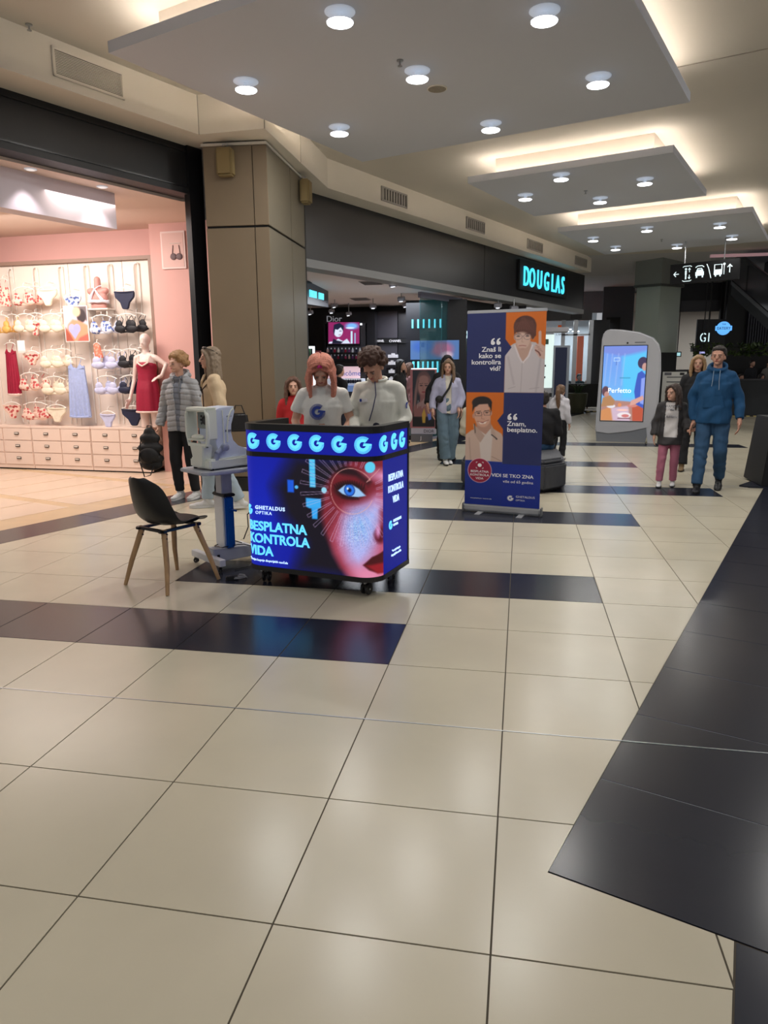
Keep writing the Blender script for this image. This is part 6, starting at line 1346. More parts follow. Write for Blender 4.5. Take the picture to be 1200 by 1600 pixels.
for k in range(9): MB().cyl((.02+k*.105, .5, .85), (.02+k*.105, .5, 1.62), .020, 8).build('light_tube', M_cy, e)
for k in range(6): MB().cyl((.0+k*.12, .5, 2.32), (.0+k*.12, .5, 2.50), .018, 8).build('upper_light_tube', M_cy, e)
sc2 = Art(0, 40, 0, 26, 40, 26, (96, 140, 206)); sc2.ell(26, 12, 9, 10, (196, 120, 160), soft=6); sc2.ell(10, 8, 8, 8, (70, 120, 220), soft=6); sc2.ell(30, 20, 5, 5, (230, 200, 220), soft=3)
sc2.build('screen_picture', vmat('store_screen2', .6), e, lambda x, y: Vector((-.05+1.05*x/40, .535, 2.06-.40*y/26)))
# dark pillar beside the glass, ring letters
e = empty('black_sign_wall', (gb.x, gb.y, 0), 0, 'black store wall with white ring letters, partly hidden by the banner', 'sign wall'); eo = Vector(e.location)
n_ = Vector((-.03, .05, 0)); a, b = gb+D*.02, gb+D*1.5
MB().prism([tuple((a-eo)[:2]), tuple((b-eo)[:2]), tuple((b-eo-DN*.3)[:2]), tuple((a-eo-DN*.3)[:2])], 0, 2.95).build('panel', M_blackm, e)
p = gl(727, 531)+D*.0+DN*.03; text('lettering', 'OPTIKA', .42, mat('ring_white', rgb(200, 236, 250), .4, emit=1.5), e, frame((gl(711, 537)-eo+DN*.03), D, (0, 0, 1)), bold=.0, ext=.01)
for (x0, w_, y_) in ((708, .35, 551), (728, .12, 549)): q = gl(x0, y_)-eo+DN*.03; MB().prism([tuple(q[:2]), tuple((q+D*w_)[:2]), tuple((q+D*w_+DN*.02)[:2]), tuple((q+DN*.02)[:2])], q.z, q.z+.05).build('lit_strip', M_cy, e)
# illuminated poster stand
pq = gp(662, 690); e = empty('poster_stand', (pq.x, pq.y, 0), .04, 'pink framed advertising stand with a face portrait, before the glass panels', 'advertising stand'); W_2 = .255
zt_ = aty(662, 577, pq.y).z
MB().b2((-W_2, -.09, 0), (W_2*.7, .09, .16)).build('base', mat('grey_plinth', rgb(100, 100, 108), .5), e, bevel=.005); MB().b2((-W_2, -.05, .16), (W_2, .05, .28)).build('lower_frame', mat('stand_lilac', rgb(190, 186, 200), .4), e, bevel=.004)
MB().b2((-W_2-.02, -.05, .28), (W_2, .05, zt_)).build('case', mat('stand_pink', rgb(176, 110, 116), .4), e, bevel=.004); MB().b2((-W_2, -.045, zt_), (W_2, .045, zt_+.02)).build('light_strip', M_lwh, e)
pr = Art(0, 40, 0, 90, 60, 130, (36, 40, 52)); pr.poly([(0, 60), (40, 60), (40, 90), (0, 90)], (18, 14, 18)); pr.ell(20, 22, 14, 22, (112, 76, 74), soft=3); pr.poly([(4, 30), (10, 10), (6, 60), (0, 70)], (150, 110, 104), soft=3); pr.poly([(36, 30), (30, 10), (34, 60), (40, 70)], (150, 110, 104), soft=3)
pr.ell(20, 26, 10, 15, (176, 126, 116), soft=1.5); pr.ell(20, 14, 9, 6, (170, 122, 112), soft=2); pr.poly([(14, 38), (26, 38), (28, 52), (38, 58), (38, 74), (2, 74), (2, 58), (13, 50)], (150, 96, 92), soft=2)
for x in (15.5, 24.5): pr.ell(x, 24, 2.6, 1, (46, 30, 34), soft=.7); pr.line([(x-3, 21), (x+3, 20.6)], .8, (60, 40, 40), soft=.6)
pr.ell(20, 34.5, 3.6, 1.5, (150, 60, 66), soft=.7); pr.line([(19, 25), (18.4, 30), (21, 30.4)], .7, (130, 84, 78), soft=.7)
for k in range(9): pr.line([(10+k*2.5, 48+3*math.sin(k)), (9+k*2.7, 58+2*math.cos(k*2))], .7, (206, 196, 190), soft=.6)
pr.poly([(17, 70), (21, 60), (24, 70), (23, 84), (18, 84)], (206, 160, 60), soft=1); pr.poly([(27, 70), (33, 66), (34, 78), (29, 80)], (110, 130, 206), soft=1)
pr.build('portrait', vmat('stand_print', .25), e, lambda x, y: Vector((-W_2+.03+(2*W_2-.06)*x/40, -.052, zt_-.02-(zt_-.33)*y/90)))
text('lettering', 'DIOR', .09, mat('stand_letters', rgb(60, 60, 70), .5), e, frame((.0, -.053, .19), (1, 0, 0), (0, 0, 1)), ext=.002); text('lettering', 'J', .10, M_pw, e, frame((-.06, -.092, .05), (1, 0, 0), (0, 0, 1)), ext=.002)
# store sign on the black fascia
qa = atplane(812, 446, DG, 23.2); e = empty('store_sign', qa+DN*.02, 0, 'large cyan lit store name on the black fascia of the perfumery', 'sign')
F = frame(Vector((0, 0, 0)), D, (0, 0, 1)); zz = atplane(812, 414, DG, 23.2).z-qa.z
MB().prism([tuple((-D*.18)[:2]), tuple((D*3.0)[:2]), tuple((D*3.0+DN*.05)[:2]), tuple((-D*.18+DN*.05)[:2])], -.10, zz+.12).build('backing', M_blackm, e)
M_dou = mat('sign_cyan', rgb(60, 190, 226), .4, emit=1.5, ecol=rgb(70, 205, 240)); x_ = .0
for ch_ in 'DOUGLAS':
    o = text('letter', ch_, zz/.72, M_dou, e, frame(Vector(D*x_+DN*.07), D, (0, 0, 1)), xs=.72, ext=.015, bold=-.0)
    x_ += {'D': .34, 'O': .50, 'U': .46, 'G': .50, 'L': .30, 'A': .42, 'S': .4}[ch_]
# people inside the perfumery
p_ = dirv(625, 12.6); person(p_, (.9, -.3), 1.66, 'person in black with long dark hair inside the perfumery, left of the portrait stand', top=dict(m=cloth('black_coat', (22, 22, 26)), t=.014, name='jacket'), legs=dict(m=cloth('dark_jeans', (40, 44, 60))), shoe=dict(m=M_blackm), hair=dict(f=lambda g, hp, hs: hair_long(g, hp, hs, .18), m=hairm('black_hair', (24, 22, 24))), vox=.015, detail=False)
p_ = dirv(640, 13.4); person(p_, (-.9, -.3), 1.60, 'person with brown hair and pink bag inside the perfumery, behind the person in black', top=dict(m=cloth('rose_top', (150, 110, 112)), t=.014, name='jacket'), legs=dict(m=M_jn), shoe=dict(m=M_blackm), hair=dict(f=lambda g, hp, hs: hair_long(g, hp, hs, .15), m=hairm('brown_hair', (92, 62, 48))), vox=.015, detail=False)
p_ = dirv(530, 10.8); person(p_, (.6, .8), 1.56, 'person with dark hair and black jacket looking at the testers, behind the counter staff', top=dict(m=cloth('black_coat', (22, 22, 26)), t=.016, name='jacket'), legs=dict(m=cloth('dark_jeans', (40, 44, 60))), shoe=dict(m=M_blackm), hair=dict(f=hair_short, m=hairm('dark_hair', (38, 30, 28))), vox=.015, detail=False)
# ------------------------------------------------------------------ totem with a screen
kL, kR = Vector((2.76, 13.54, 0)), Vector((3.90, 13.30, 0)); kx = (kR-kL).normalized()
e = empty('advertising_totem', (kL+kR)/2, math.atan2(kx.y, kx.x), 'white curved advertising totem with a bright blue screen, left of the walking child', 'advertising totem')
TW2 = (kR-kL).length/2; M_tt = mat('totem_white', rgb(190, 192, 200), .4); M_tg2 = mat('totem_grey', rgb(128, 132, 140), .4)
def tpf(px, py): p = aty(px, py, 13.42); return ((p-(kL+kR)/2).dot(kx), p.z)
outl = [tpf(*q) for q in ((929, 676), (930, 660), (940, 530), (943, 519), (951, 514), (972, 515), (1000, 519), (1022, 528), (1030, 538), (1033, 552), (1033, 580), (1028, 640), (1015, 668), (985, 675), (950, 679))]
n = len(outl); g = MB(); g.add([(x, -.07, z) for x, z in outl]+[(x, .16, z) for x, z in outl], [tuple(range(n)), tuple(range(n, 2*n))[::-1]]+[(i, (i+1) % n, n+(i+1) % n, n+i) for i in range(n)]); g.build('shell', M_tt, e, bevel=.025, seg=3)
bp2 = [tpf(*q) for q in ((930, 672), (1015, 664), (1008, 690), (931, 690))]; bp2[2] = (bp2[2][0], 0); bp2[3] = (bp2[3][0], 0)
g = MB(); g.add([(x, -.05, z) for x, z in bp2]+[(x, .14, z) for x, z in bp2], [(0, 1, 2, 3), (7, 6, 5, 4), (0, 4, 5, 1), (1, 5, 6, 2), (2, 6, 7, 3), (3, 7, 4, 0)]); g.build('base', M_tg2, e)
bp3 = [tpf(*q) for q in ((1010, 664), (1030, 655), (1022, 692), (1012, 692))]; bp3[2] = (bp3[2][0], 0); bp3[3] = (bp3[3][0], 0)
g = MB(); g.add([(x, -.06, z) for x, z in bp3]+[(x, .15, z) for x, z in bp3], [(0, 1, 2, 3), (7, 6, 5, 4), (0, 4, 5, 1), (1, 5, 6, 2), (2, 6, 7, 3), (3, 7, 4, 0)]); g.build('side_fin', M_tt, e)
(sx0, sz1), (sx1, _), (_, sz0) = tpf(944, 541), tpf(1012, 541), tpf(944, 657)
MB().b2((sx0-.015, -.078, sz0-.015), (sx1+.015, -.068, sz1+.015)).build('screen_bezel', M_blackp, e)
k_ = Art(0, 68, 0, 116, 102, 174, (110, 190, 244)); k_.grad((110, 150, 236), (120, 196, 246)); k_.poly([(0, 0), (68, 0), (68, 12), (30, 16), (0, 10)], (120, 140, 220), soft=3, op=.8); k_.poly([(30, 16), (68, 8), (68, 80), (34, 80)], (90, 196, 246), soft=6)
for x in (6, 14, 24, 34): k_.line([(x, 12), (x-3, 60)], 1.6, (170, 190, 240), soft=2, op=.6)
k_.line([(28, 49), (44, 49)], 1.4, (60, 150, 190), soft=1); k_.line([(17, 18), (26, 18), (26, 23), (17, 23), (17, 18)], 1, (190, 220, 250), soft=.8); k_.line([(21, 24), (21, 29)], 1, (80, 110, 190), soft=.8)
k_.poly([(0, 90), (24, 84), (50, 86), (68, 94), (68, 116), (0, 116)], (176, 130, 120), soft=2); k_.poly([(0, 100), (20, 92), (24, 116), (0, 116)], (206, 140, 90), soft=2); k_.poly([(50, 94), (68, 90), (68, 116), (52, 116)], (186, 84, 60), soft=1.5); k_.poly([(16, 96), (44, 92), (48, 116), (20, 116)], (206, 180, 200), soft=3)
for (x, y, a, b, c) in ((16, 93, 7, 3, (226, 226, 236)), (38, 107, 11, 4.5, (236, 226, 230)), (40, 108, 6, 2.5, (206, 120, 120)), (30, 91, 3, 3, (220, 140, 90)), (50, 92, 8, 2.5, (206, 130, 120)), (35, 99, 9, 1.6, (250, 200, 190))): k_.ell(x, y, a, b, c, soft=.8)
k_.line([(28, 112), (48, 112)], 1, (90, 30, 40), soft=.8)
k_.ell(6, 70, 6, 8, (96, 64, 76), soft=1.5); k_.ell(8, 75, 4, 5, (190, 140, 130), soft=1); k_.poly([(2, 80), (14, 76), (22, 84), (20, 92), (0, 94)], (176, 130, 90), soft=1.5)
k_.ell(63, 26, 8, 9, (60, 50, 84), soft=1); k_.ell(66, 32, 4, 6, (196, 150, 140), soft=1); k_.poly([(56, 42), (62, 38), (68, 44), (68, 96), (56, 90), (52, 70), (54, 54)], (60, 90, 190), soft=1.2); k_.poly([(62, 50), (68, 48), (68, 90), (62, 88)], (140, 160, 236), soft=1.5); k_.poly([(48, 84), (66, 76), (68, 82), (54, 90), (46, 92)], (214, 160, 150), soft=1)
k_.build('screen_picture', vmat('totem_screen', 1.0), e, lambda x, y: Vector((sx0+(sx1-sx0)*x/68, -.080, sz1+(sz0-sz1)*y/116)))
text('screen_lettering', 'Perfetto', .135, mat('screen_white', (1, 1, 1), .5, emit=.9), e, frame((sx0+.11, -.083, sz1-(sz1-sz0)*.62), (1, .0, 0), (0, 0, 1)), ext=.001)
x, z = tpf(981, 536); MB().lathe([(.018, 0), (.018, .006)], (x, -.074, z), 12, rotm(PI/2, 0, 0)).build('camera_lens', M_blackp, e); x, z = tpf(1001, 535); MB().b2((x-.10, -.076, z-.012), (x+.10, -.07, z+.008)).build('sensor_strip', mat('sensor_grey', rgb(120, 124, 130), .5), e)
# ------------------------------------------------------------------ white lit cabinet right of the banner
Yc = 15.0; p = aty(866, 640, Yc); e = empty('lit_cabinet', (p.x, Yc, 0), 0, 'white kiosk cabinet with a lit showcase and a mirror door, right of the banner', 'cabinet'); M_cb = mat('cabinet_white', rgb(168, 168, 176), .45)
def cb(name, x0, y0, x1, y1, m, d0=-.0, d=.5, flr=False, **k):
    a = aty(x0, y0, Yc); b = aty(x1, y1, Yc); return MB().b2((a.x-p.x, d0, 0 if flr else b.z), (b.x-p.x, d0+d, a.z)).build(name, m, e, **k)
cb('body', 838, 517, 886, 0, M_cb, 0, .6, True); cb('cornice', 836, 512, 888, 518, M_cb, -.05, .7); cb('lit_showcase', 846, 523, 863, 606, mat('showcase_lit', rgb(206, 226, 224), .4, emit=.8), -.02, .05); cb('door_frame', 865, 540, 886, 650, mat('steel_frame', rgb(150, 156, 164), .3, .8), -.03, .03)
cb('mirror_door', 868, 543, 882, 646, mat('mirror_dark', rgb(60, 64, 84), .12, .8), -.035, .03); cb('lower_panel', 844, 612, 864, 700, M_cb, -.02, .04, True)
for (x0, y0) in ((852, 617), (858, 614)): cb('socket_plate', x0, y0, x0+4, y0+6, M_blackp, -.03, .02)
for (x, y) in ((849, 534), (850, 570), (849, 588)): cb('product', x, y, x+3, y+3, M_blackm, -.04, .02)
ytext(e, 'L BARBER', 869, 524, 3, Yc, mat('cab_letters', rgb(60, 60, 66), .5)); 
cb('green_emblem', 849, 530, 857, 538, mat('emblem_green', rgb(50, 86, 70), .5), -.035, .012)
# ------------------------------------------------------------------ hanging wayfinding sign
Yw = 15.5; p0, p1 = aty(1047, 430, Yw), aty(1155, 423, Yw-.5); e = empty('wayfinding_sign', p0, 0, 'black hanging wayfinding sign with white lift, car and bus symbols and arrows', 'sign'); o_ = Vector(p0)
xa_ = (Vector((p1.x, Yw-.5, 0))-Vector((p0.x, Yw, 0))).normalized(); Lw = (Vector((p1.x, Yw-.5, 0))-Vector((p0.x, Yw, 0))).length; zt1 = aty(1047, 414, Yw).z-p0.z; zb1 = aty(1047, 445.5, Yw).z-p0.z
rw = math.atan2(xa_.y, xa_.x); e.rotation_euler = (0, -.028, rw)
MB().b2((0, 0, zb1), (Lw, .10, zt1)).build('box', mat('sign_black', rgb(8, 8, 10), .6, spec=.2), e, bevel=.004)
for x in (.28, Lw-.3): MB().cyl((x, .05, zt1), (x, .05, 4.45-p0.z), .010, 6).build('hanging_rod', M_metal, e)
M_sy = mat('symbol_white', rgb(214, 232, 236), .5, emit=.75); hh = zt1-zb1; zc = (zt1+zb1)/2
def sym(parts, name='symbol'):
    g = MB()
    for q in parts:
        if q[0] == 'l': g.tube([(x, -.006, zc+z) for x, z in q[2]], q[1], 5)
        elif q[0] == 'b': g.b2((q[1], -.01, zc+q[2]), (q[3], 0, zc+q[4]))
        elif q[0] == 'c': g.lathe([(q[3], 0), (q[3], .01)], (q[1], 0, zc+q[2]), 14, rotm(PI/2, 0, 0))
    g.build(name, M_sy, e)
u = Lw/106.
sym([('l', .010, [(14*u, 0), (6*u, 0)]), ('l', .010, [(9.5*u, .05), (6*u, 0), (9.5*u, -.05)])], 'arrow_symbol')
sym([('l', .008, [(20*u, .13), (22*u, .15), (32*u, .15), (34*u, .13)]), ('l', .008, [(20*u, -.14), (22*u, -.16), (32*u, -.16), (34*u, -.14)]), ('c', 25*u, .09, .022), ('b', 23.7*u, -.02, 26.3*u, .06), ('b', 24*u, -.12, 26*u, -.02), ('l', .007, [(30.5*u, .11), (30.5*u, .02)]), ('l', .007, [(28.8*u, .07), (30.5*u, .11), (32.2*u, .07)]), ('l', .007, [(30.5*u, -.03), (30.5*u, -.12)]), ('l', .007, [(28.8*u, -.08), (30.5*u, -.12), (32.2*u, -.08)])], 'lift_symbol')
sym([('l', .009, [(40*u, .10), (43*u, .13), (50*u, .13), (53*u, .10)]), ('b', 41.5*u, .0, 51.5*u, .05), ('b', 40*u, -.07, 53*u, .01), ('b', 41*u, -.11, 43*u, -.07), ('b', 50*u, -.11, 52*u, -.07), ('l', .010, [(42*u, .01), (43.5*u, .075), (49.5*u, .075), (51*u, .01)])], 'car_symbol')
sym([('l', .008, [(57*u, .15), (60*u, .06), (64*u, -.14)])], 'divider_symbol')
sym([('l', .010, [(69*u, -.08), (69*u, .12), (80*u, .12), (80*u, -.08), (69*u, -.08)]), ('b', 69.5*u, -.08, 79.5*u, .02), ('b', 70*u, -.12, 72*u, -.08), ('b', 77*u, -.12, 79*u, -.08), ('l', .006, [(83.5*u, .10), (83.5*u, -.09)]), ('c', 83.5*u, .12, .022)], 'bus_symbol')
sym([('l', .010, [(92*u, -.06), (92*u, .10)]), ('l', .010, [(88.7*u, .05), (92*u, .10), (95.3*u, .05)])], 'arrow_symbol')
# ------------------------------------------------------------------ big column
Yk = 20.5; a, c, b = aty(986, 600, Yk), aty(1022, 600, Yk-.35), aty(1053, 600, Yk+.25); M_col = mat('grey_green_stone', rgb(150, 160, 152), .35, var=.06, scale=.8)
dirn = Vector((.35, .94, 0)); q = [Vector((a.x, a.y, 0)), Vector((c.x, c.y, 0)), Vector((b.x, b.y, 0)), Vector((b.x, b.y, 0))+dirn*1.0-Vector((.9, 0, 0))]
def sc_poly(q, k): cc = sum(q, Vector((0, 0, 0)))/len(q); return [tuple((cc+(v-cc)*k)[:2]) for v in q]
s = MB(); s.prism(sc_poly(q, 1), 1.85, 3.9); struct(s.build('wall_column', M_col)); zk = aty(1000, 446, Yk).z
s = MB(); s.prism(sc_poly(q, 1.12), zk, 4.5); struct(s.build('trim_8', mat('column_capital', rgb(120, 124, 120), .5))); s = MB(); s.prism(sc_poly(q, 1.15), zk-.06, zk); struct(s.build('trim_9', mat('capital_line', rgb(70, 74, 72), .6)))
s = MB(); s.prism(sc_poly(q, 1.04), 0, 1.86); struct(s.build('trim_10', M_blackm))
# ------------------------------------------------------------------ shops beyond
def slab(name, x0, y0, x1, y1, Y, m, d=.2, st=True):
    mb = MB(); rect_y(mb, x0, y0, x1, y1, Y, d); o = mb.build(name, m); return struct(o) if st else o
M_g1 = mat('far_grey', rgb(116, 116, 122), .6); M_g2 = mat('far_dark_grey', rgb(74, 74, 80), .5); M_g3 = mat('far_charcoal', rgb(40, 41, 46), .5); M_bl = mat('far_black', rgb(12, 12, 14), .6)
slab('wall_far_left', 880, 415, 955, 488, 27, M_g1); slab('wall_far_left', 945, 430, 988, 520, 25.5, M_g2); slab('wall_far_left', 948, 496, 968, 520, 25.4, M_bl)
slab('wall_far_middle', 1060, 430, 1150, 486, 25, M_g3); slab('wall_far_middle', 1130, 440, 1152, 560, 24.5, M_bl); slab('wall_far_middle', 1060, 470, 1130, 486, 24.9, M_g2)
# bright shop behind: white back wall and its luminous ceiling with small lamps
slab('wall_far_shop', 960, 486, 1165, 600, 36, mat('far_shop_white', rgb(190, 186, 180), .7))
s = MB(); s.b2((5, 27, 4.02), (19, 36, 4.1)); struct(s.build('ceiling_far_shop', mat('far_shop_ceiling', rgb(196, 190, 184), .7)))
rr = random.Random(2)
for k, (px, py) in enumerate(((1063, 468+26), (1070, 512), (1082, 502), (1064, 521), (1078, 519), (1092, 510), (1066, 513), (975, 512), (968, 514), (984, 507), (1074, 492), (1086, 517), (1058, 528), (1072, 530), (1100, 497))):
    p = gp(px, py, 3.98) if py > 480 else gp(px, py+30, 3.98)
    if p.y > 35.5 or p.y < 27: p = Vector((8+k*.5, 28+k*.5, 3.98))
    e = empty('far_downlight', p, 0, 'tiny ceiling lamp of the bright shop far behind the column', 'ceiling light', 'lamps of the far bright shop'); MB().lathe([(.16, .03), (.16, 0)], n=10).build('disc', M_lwh, e)
area('far_shop_light', (10.5, 31, 3.9), 5, 320, (1, .97, .92), (0, 0, 0), 4)
area('left_shop_light', (3.3, 26, 3.0), 1.6, 130, (.9, .96, 1), (0, 0, 0), 1.6)
# glass shop with orange pillar, left
e = empty('glass_shopfront', tuple(aty(890, 640, 24))[:2]+(0,), 0, 'bright glass shop front with an orange pillar, left of the totem', 'shop front')
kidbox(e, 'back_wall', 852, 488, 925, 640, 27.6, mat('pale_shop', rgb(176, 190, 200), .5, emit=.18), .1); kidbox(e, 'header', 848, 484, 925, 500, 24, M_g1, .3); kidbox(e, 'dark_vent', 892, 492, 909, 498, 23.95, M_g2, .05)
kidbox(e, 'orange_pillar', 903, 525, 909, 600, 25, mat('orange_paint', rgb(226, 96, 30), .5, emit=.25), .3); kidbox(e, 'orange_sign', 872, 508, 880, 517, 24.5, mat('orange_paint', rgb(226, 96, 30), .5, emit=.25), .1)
for x in (878, 897, 921): kidbox(e, 'mullion', x, 500, x+1.6, 606, 23.95, M_metal, .08)
kidbox(e, 'transom', 878, 522, 922, 524, 23.95, M_metal, .08)
for x in (879.8, 899): kidbox(e, 'pane', x, 501, x+17 if x < 890 else 920, 604, 24.02, mat('shop_glass', rgb(150, 190, 206), .03, alpha=.18, spec=.9), .02)
for k in range(6): kidbox(e, 'strip_lamp', 882+k*4, 514+(k % 2)*3, 885+k*4, 515.5+(k % 2)*3, 26.5, M_lwh, .05)
slab('wall_far_dark', 925, 500, 948, 600, 24.2, M_g2)
slab('wall_low_left', 852, 600, 935, 636, 23.4, M_bl, .3)
# ------------------------------------------------------------------ food court on the right
slab('wall_court_back', 1140, 440, 1330, 640, 24.0, M_bl)
for k in range(9): p = aty(1168+k*4, 500, 23.9); struct(MB().b2((p.x, 23.82, 1.9), (p.x+.05, 23.99, 4.0)).build('trim_11', mat('navy_rib', rgb(26, 28, 44), .5)))
e = empty('round_sign', tuple(aty(1130, 513, 22.8)), 0, 'round light blue sign with a banner across, above the food court', 'sign'); r0 = (aty(1141, 513, 22.8)-aty(1130, 513, 22.8)).length
M_rs = mat('round_sign_blue', rgb(96, 170, 236), .5, emit=1.1); MB().lathe([(r0*1.25, 0), (r0*1.25, .04)], (0, .03, 0), 28, rotm(PI/2, 0, 0)).build('dark_disc', M_blackm, e); MB().lathe([(r0, 0), (r0, .03)], (0, -.02, 0), 28, rotm(PI/2, 0, 0)).build('disc', M_rs, e)
MB().b2((-r0*1.18, -.07, -r0*.36), (r0*1.18, -.03, r0*.36)).build('ribbon', M_rs, e, bevel=.01); text('lettering', 'EATERY', r0*.56, mat('sign_navy', rgb(40, 70, 130), .5), e, frame((0, -.075, -r0*.2), (1, 0, 0), (0, 0, 1)), align='CENTER', ext=.002)
text('lettering', 'THE', r0*.3, mat('sign_navy', rgb(40, 70, 130), .5), e, frame((0, -.055, r0*.48), (1, 0, 0), (0, 0, 1)), align='CENTER', ext=.002)
MB().cyl((0, .03, r0*1.2), (0, .03, 4.2-e.location.z), .02, 6).build('rod', M_blackm, e)
e = empty('narrow_sign', tuple(aty(1102, 525, 23.6)), 0, 'dark sign panel with a white letter mark, left of the round sign', 'sign'); MB().b2((-.27, .0, -.55), (.6, .12, .52)).build('panel', M_g3, e); MB().cyl((.1, .05, .5), (.1, .05, 4.2-e.location.z), .02, 6).build('rod', M_blackm, e); text('lettering', 'G1', .40, mat('sign_glow', rgb(206, 236, 240), .5, emit=1.2), e, frame((-.17, -.01, -.18), (1, 0, 0), (0, 0, 1)), xs=.7, ext=.005)
# info sheet on a stand
Yi = 14.6; p = aty(1053, 690, Yi); e = empty('info_stand', (p.x, Yi, 0), 0, 'white printed menu board on a stand behind the walking child', 'menu board'); a, b = aty(1036, 581, Yi), aty(1070, 624, Yi)
MB().b2((a.x-p.x, -.015, b.z-.2), (b.x-p.x, .015, a.z)).build('sheet', mat('sheet_white', rgb(176, 176, 172), .5), e); MB().b2((-.02, .0, .03), (.02, .03, b.z)).build('post', M_blackm, e); MB().b2((-.22, -.15, 0), (.22, .15, .03)).build('foot', M_blackm, e, bevel=.005)
for k, z in enumerate((.1, .2, .3)): MB().b2((a.x-p.x+.08, -.018, a.z-z-.02), (b.x-p.x-.08, -.016, a.z-z)).build('print_line', M_g2, e)
MB().b2((a.x-p.x+.03, -.018, a.z-.07), (a.x-p.x+.17, -.016, a.z-.015)).build('print_mark', M_g2, e); MB().b2((b.x-p.x-.14, -.018, a.z-.07), (b.x-p.x-.05, -.016, a.z-.02)).build('print_mark', M_bl, e)
# low planter walls, hazard strip
e = empty('planter_wall', tuple(aty(1175, 646, 21.5))[:2]+(0,), 0, 'long charcoal partition of the food court at the right edge', 'partition'); MB().b2((-1.2, 0, 0), (6, .3, 1.05)).build('panel', mat('court_charcoal', rgb(44, 47, 52), .6), e, bevel=.01); MB().b2((-1.2, -.02, 1.05), (6, .32, 1.09)).build('cap', M_g2, e)
hz = tag(empty('step_edge_strip', (5.6, 21.3, 0)), 'black and yellow step edge strip along the food court floor', 'floor strip')
for k in range(40): MB().b2((k*.2, 0, .001), (k*.2+.1, .10, .025)).build('yellow_block', mat('hazard_yellow', rgb(196, 176, 110), .5), hz); MB().b2((k*.2+.1, 0, .001), (k*.2+.2, .10, .025)).build('black_block', M_blackm, hz)
hz = tag(empty('step_edge_strip', (2.2, 23.2, 0)), 'black and yellow step edge strip left of the totem', 'floor strip')
for k in range(14): MB().b2((k*.2, 0, .001), (k*.2+.1, .10, .025)).build('yellow_block', mat('hazard_yellow', rgb(196, 176, 110), .5), hz); MB().b2((k*.2+.1, 0, .001), (k*.2+.2, .10, .025)).build('black_block', M_blackm, hz)
p = aty(902, 634, 22.8); e = empty('planter_pot', (p.x, 22.8, 0), 0, 'olive plant pot before the low dark wall left of the totem', 'pot'); MB().lathe([(.22, 0), (.30, .30), (.32, .62), (.28, .64), (.26, .6)], n=20).build('pot', mat('olive_pot', rgb(62, 64, 44), .6), e, smooth=True)
g = MB()
for k in range(12): a_ = k*.52; g.tube([(.05*math.cos(a_), .05*math.sin(a_), .6), (.16*math.cos(a_), .16*math.sin(a_), .85), (.3*math.cos(a_), .3*math.sin(a_), .9)], [.012, .02, .004], 5)
g.build('leaves', mat('plant_green', rgb(40, 62, 32), .6), e)
# hanging greenery beam
e = empty('greenery_beam', tuple(aty(1082, 546, 20.5)), 0, 'hanging beam covered with trailing green plants over the food court', 'plants')
MB().b2((0, 0, -.06), (4.5, .25, .04)).build('beam', M_blackm, e); g = MB(); rr = random.Random(8)
for k in range(700):
    x, y, z = rr.uniform(0, 4.5), rr.uniform(-.12, .3), rr.uniform(-.18, .16); s_ = rr.uniform(.05, .10); R = rotm(rr.uniform(-1, 1), rr.uniform(-1, 1), rr.uniform(0, 6)); g.add([Vector((x, y, z))+R @ Vector(v) for v in ((-s_, 0, 0), (0, -s_*.5, 0), (s_, 0, .02), (0, s_*.5, 0))], [(0, 1, 2, 3)])
tag(g.build('leaves', mat('trailing_green', rgb(52, 72, 28), .6, var=.3, scale=3), e, normals=False), kind='stuff')
for (x, z) in ((.4, 0), (2.4, 0), (4.2, 0)): MB().cyl((x, .1, 0), (x, .1, 4.2-e.location.z), .015, 6).build('cable', M_blackm, e)
# menu screens over the counters
for (x0, y0, x1, y1, c, t) in ((1053, 551, 1063, 556, (170, 220, 226), 'left'), (1093, 547, 1102, 553, (170, 170, 226), 'right')):
    q = aty((x0+x1)/2, (y0+y1)/2, 22.5); e = empty('menu_screen', q, 0, 'small bright menu screen over the food court counters, %s one' % t, 'screen'); w_ = (aty(x1, y0, 22.5)-aty(x0, y0, 22.5)).x/2; h_ = (aty(x1, y0, 22.5)-aty(x1, y1, 22.5)).z/2
    MB().b2((-w_-.03, 0, -h_-.03), (w_+.03, .05, h_+.03)).build('frame', M_blackp, e); MB().b2((-w_, -.01, -h_), (w_, .0, h_)).build('display', mat('menu_%s' % t, rgb(*c), .5, emit=.9), e); MB().cyl((0, .02, h_), (0, .02, 4.2-q.z), .015, 6).build('rod', M_blackm, e)
e = empty('counter_block', tuple(aty(1074, 640, 23.2))[:2]+(0,), 0, 'dark food court counter behind the person in the blue hoodie', 'counter'); MB().b2((-1.2, 0, 0), (1.2, .5, 1.3)).build('body', M_g3, e); MB().b2((-1.2, -.05, 1.3), (1.2, .5, 1.36)).build('top', M_g2, e)
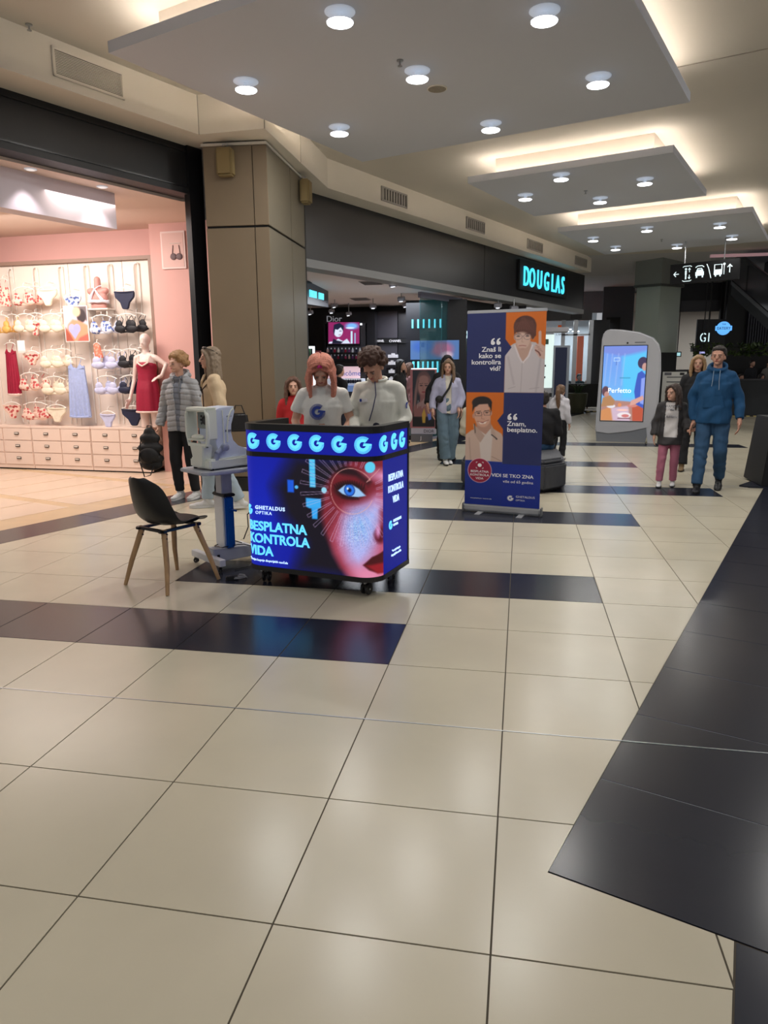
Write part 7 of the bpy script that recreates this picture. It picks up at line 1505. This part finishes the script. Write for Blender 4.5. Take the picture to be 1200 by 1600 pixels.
# escalator
e = empty('escalator', tuple(px3(1185, 480, 19)), 0, 'escalator with steel skirt and dark glass side rising at the upper right', 'escalator'); eo = Vector(e.location)
A_, B_ = px3(1142, 441, 20.5), px3(1260, 545, 16.0)
up_ = Vector((0, 0, 1)); bk = Vector((.9, .55, 0)).normalized()*1.2
def ebox(name, z0, z1, m, off=0, dep=1.0):
    q = [A_+up_*z0+bk*off, B_+up_*z0+bk*off, B_+up_*z1+bk*off, A_+up_*z1+bk*off]; q2 = [v+bk*dep for v in q]
    return MB().add([v-eo for v in q+q2], [(0, 1, 2, 3), (7, 6, 5, 4), (0, 4, 5, 1), (1, 5, 6, 2), (2, 6, 7, 3), (3, 7, 4, 0)]).build(name, m, e)
ebox('truss', -.35, -.06, M_bl, .03, 1.0); ebox('steel_skirt', -.06, .05, mat('dull_steel', rgb(96, 98, 100), .35, .6), 0, 1.04); ebox('glass_side', .05, .80, mat('dark_glass', rgb(22, 26, 36), .08, spec=.8), .02, .02); ebox('handrail', .80, .87, M_blackp, .0, .06)
ebox('far_glass_side', .05, .80, mat('dark_glass', rgb(22, 26, 36), .08, spec=.8), .98, .02); ebox('far_handrail', .80, .87, M_blackp, .96, .06)
slab('wall_upper_right', 1140, 412, 1330, 445, 24.1, M_bl)
p = gp(1130, 400, 4.18); 
e = empty('pink_light_cove', tuple(aty(1175, 398, 19.3)), 0, 'pinkish lit strip on the ceiling edge above the wayfinding sign', 'light strip'); MB().b2((-1.0, 0, -.03), (3.2, .1, .04)).build('diffuser', mat('pink_glow', rgb(190, 150, 156), .5, emit=.35), e)
# black pedestal at the right edge on a dark base
p = gp(1190, 762); e = empty('pedestal', (p.x+.25, p.y+.25, 0), 0, 'black tapered pedestal cut by the right edge of the picture', 'pedestal')
MB().add([(-.26, -.26, .02), (.6, -.26, .02), (.6, .5, .02), (-.26, .5, .02), (-.17, -.2, .86), (.6, -.2, .86), (.6, .5, .86), (-.17, .5, .86)], [(0, 3, 2, 1), (4, 5, 6, 7), (0, 1, 5, 4), (1, 2, 6, 5), (2, 3, 7, 6), (3, 0, 4, 7)]).build('body', M_blackm, e, bevel=.01)
MB().prism([(-.50, -.20), (-.30, .10), (.7, .6), (.7, -.30), (-.40, -.30)], 0, .02).build('base_plate', M_dark, e)
# seated and standing guests of the food court
cl = [((130, 26, 34), 'red'), ((190, 150, 160), 'pink'), ((30, 32, 38), 'black'), ((60, 66, 80), 'slate'), ((120, 116, 110), 'grey')]
for (px, Y, c, st, t) in ((1156, 22.6, 0, 1, 'guest in dark red at the food court, nearest the blue hoodie'), (1188, 22.7, 1, 1, 'guest in patterned pink at the food court partition'), (1172, 23.3, 2, 0, 'standing guest in black between the red and the pink guest'), (1198, 23.5, 4, 0, 'standing guest in grey at the right edge of the food court'),
        (1046, 21.5, 2, 1, 'guest in black behind the menu board'), (1062, 22.3, 3, 1, 'guest in slate grey left of the blue hoodie'), (1085, 21.0, 2, 0, 'standing guest in black beside the column base'), (884, 24.8, 3, 1, 'guest in slate grey behind the low wall left of the totem'), (904, 24.3, 2, 1, 'guest in black behind the plant pot'), (923, 25.4, 4, 1, 'guest in grey next to the totem edge')):
    q = dirv(px, Y); person(q, (-.4 if px % 2 else .5, -1), 1.66, t, pose=SITP if st else {}, top=dict(m=cloth('guest_'+cl[c][1], cl[c][0]), t=.016, name='top'), legs=dict(m=cloth('dark_jeans', (40, 44, 60))), shoe=None, hair=dict(f=hair_short if px % 3 else (lambda g, hp, hs: hair_long(g, hp, hs, .12)), m=hairm('dark_hair', (38, 30, 28))), vox=.022, detail=False, hands=False, group='guests of the food court')
# ------------------------------------------------------------------ link everything
for o in list(COL.objects): S.collection.objects.link(o)
bpy.data.collections.remove(COL)
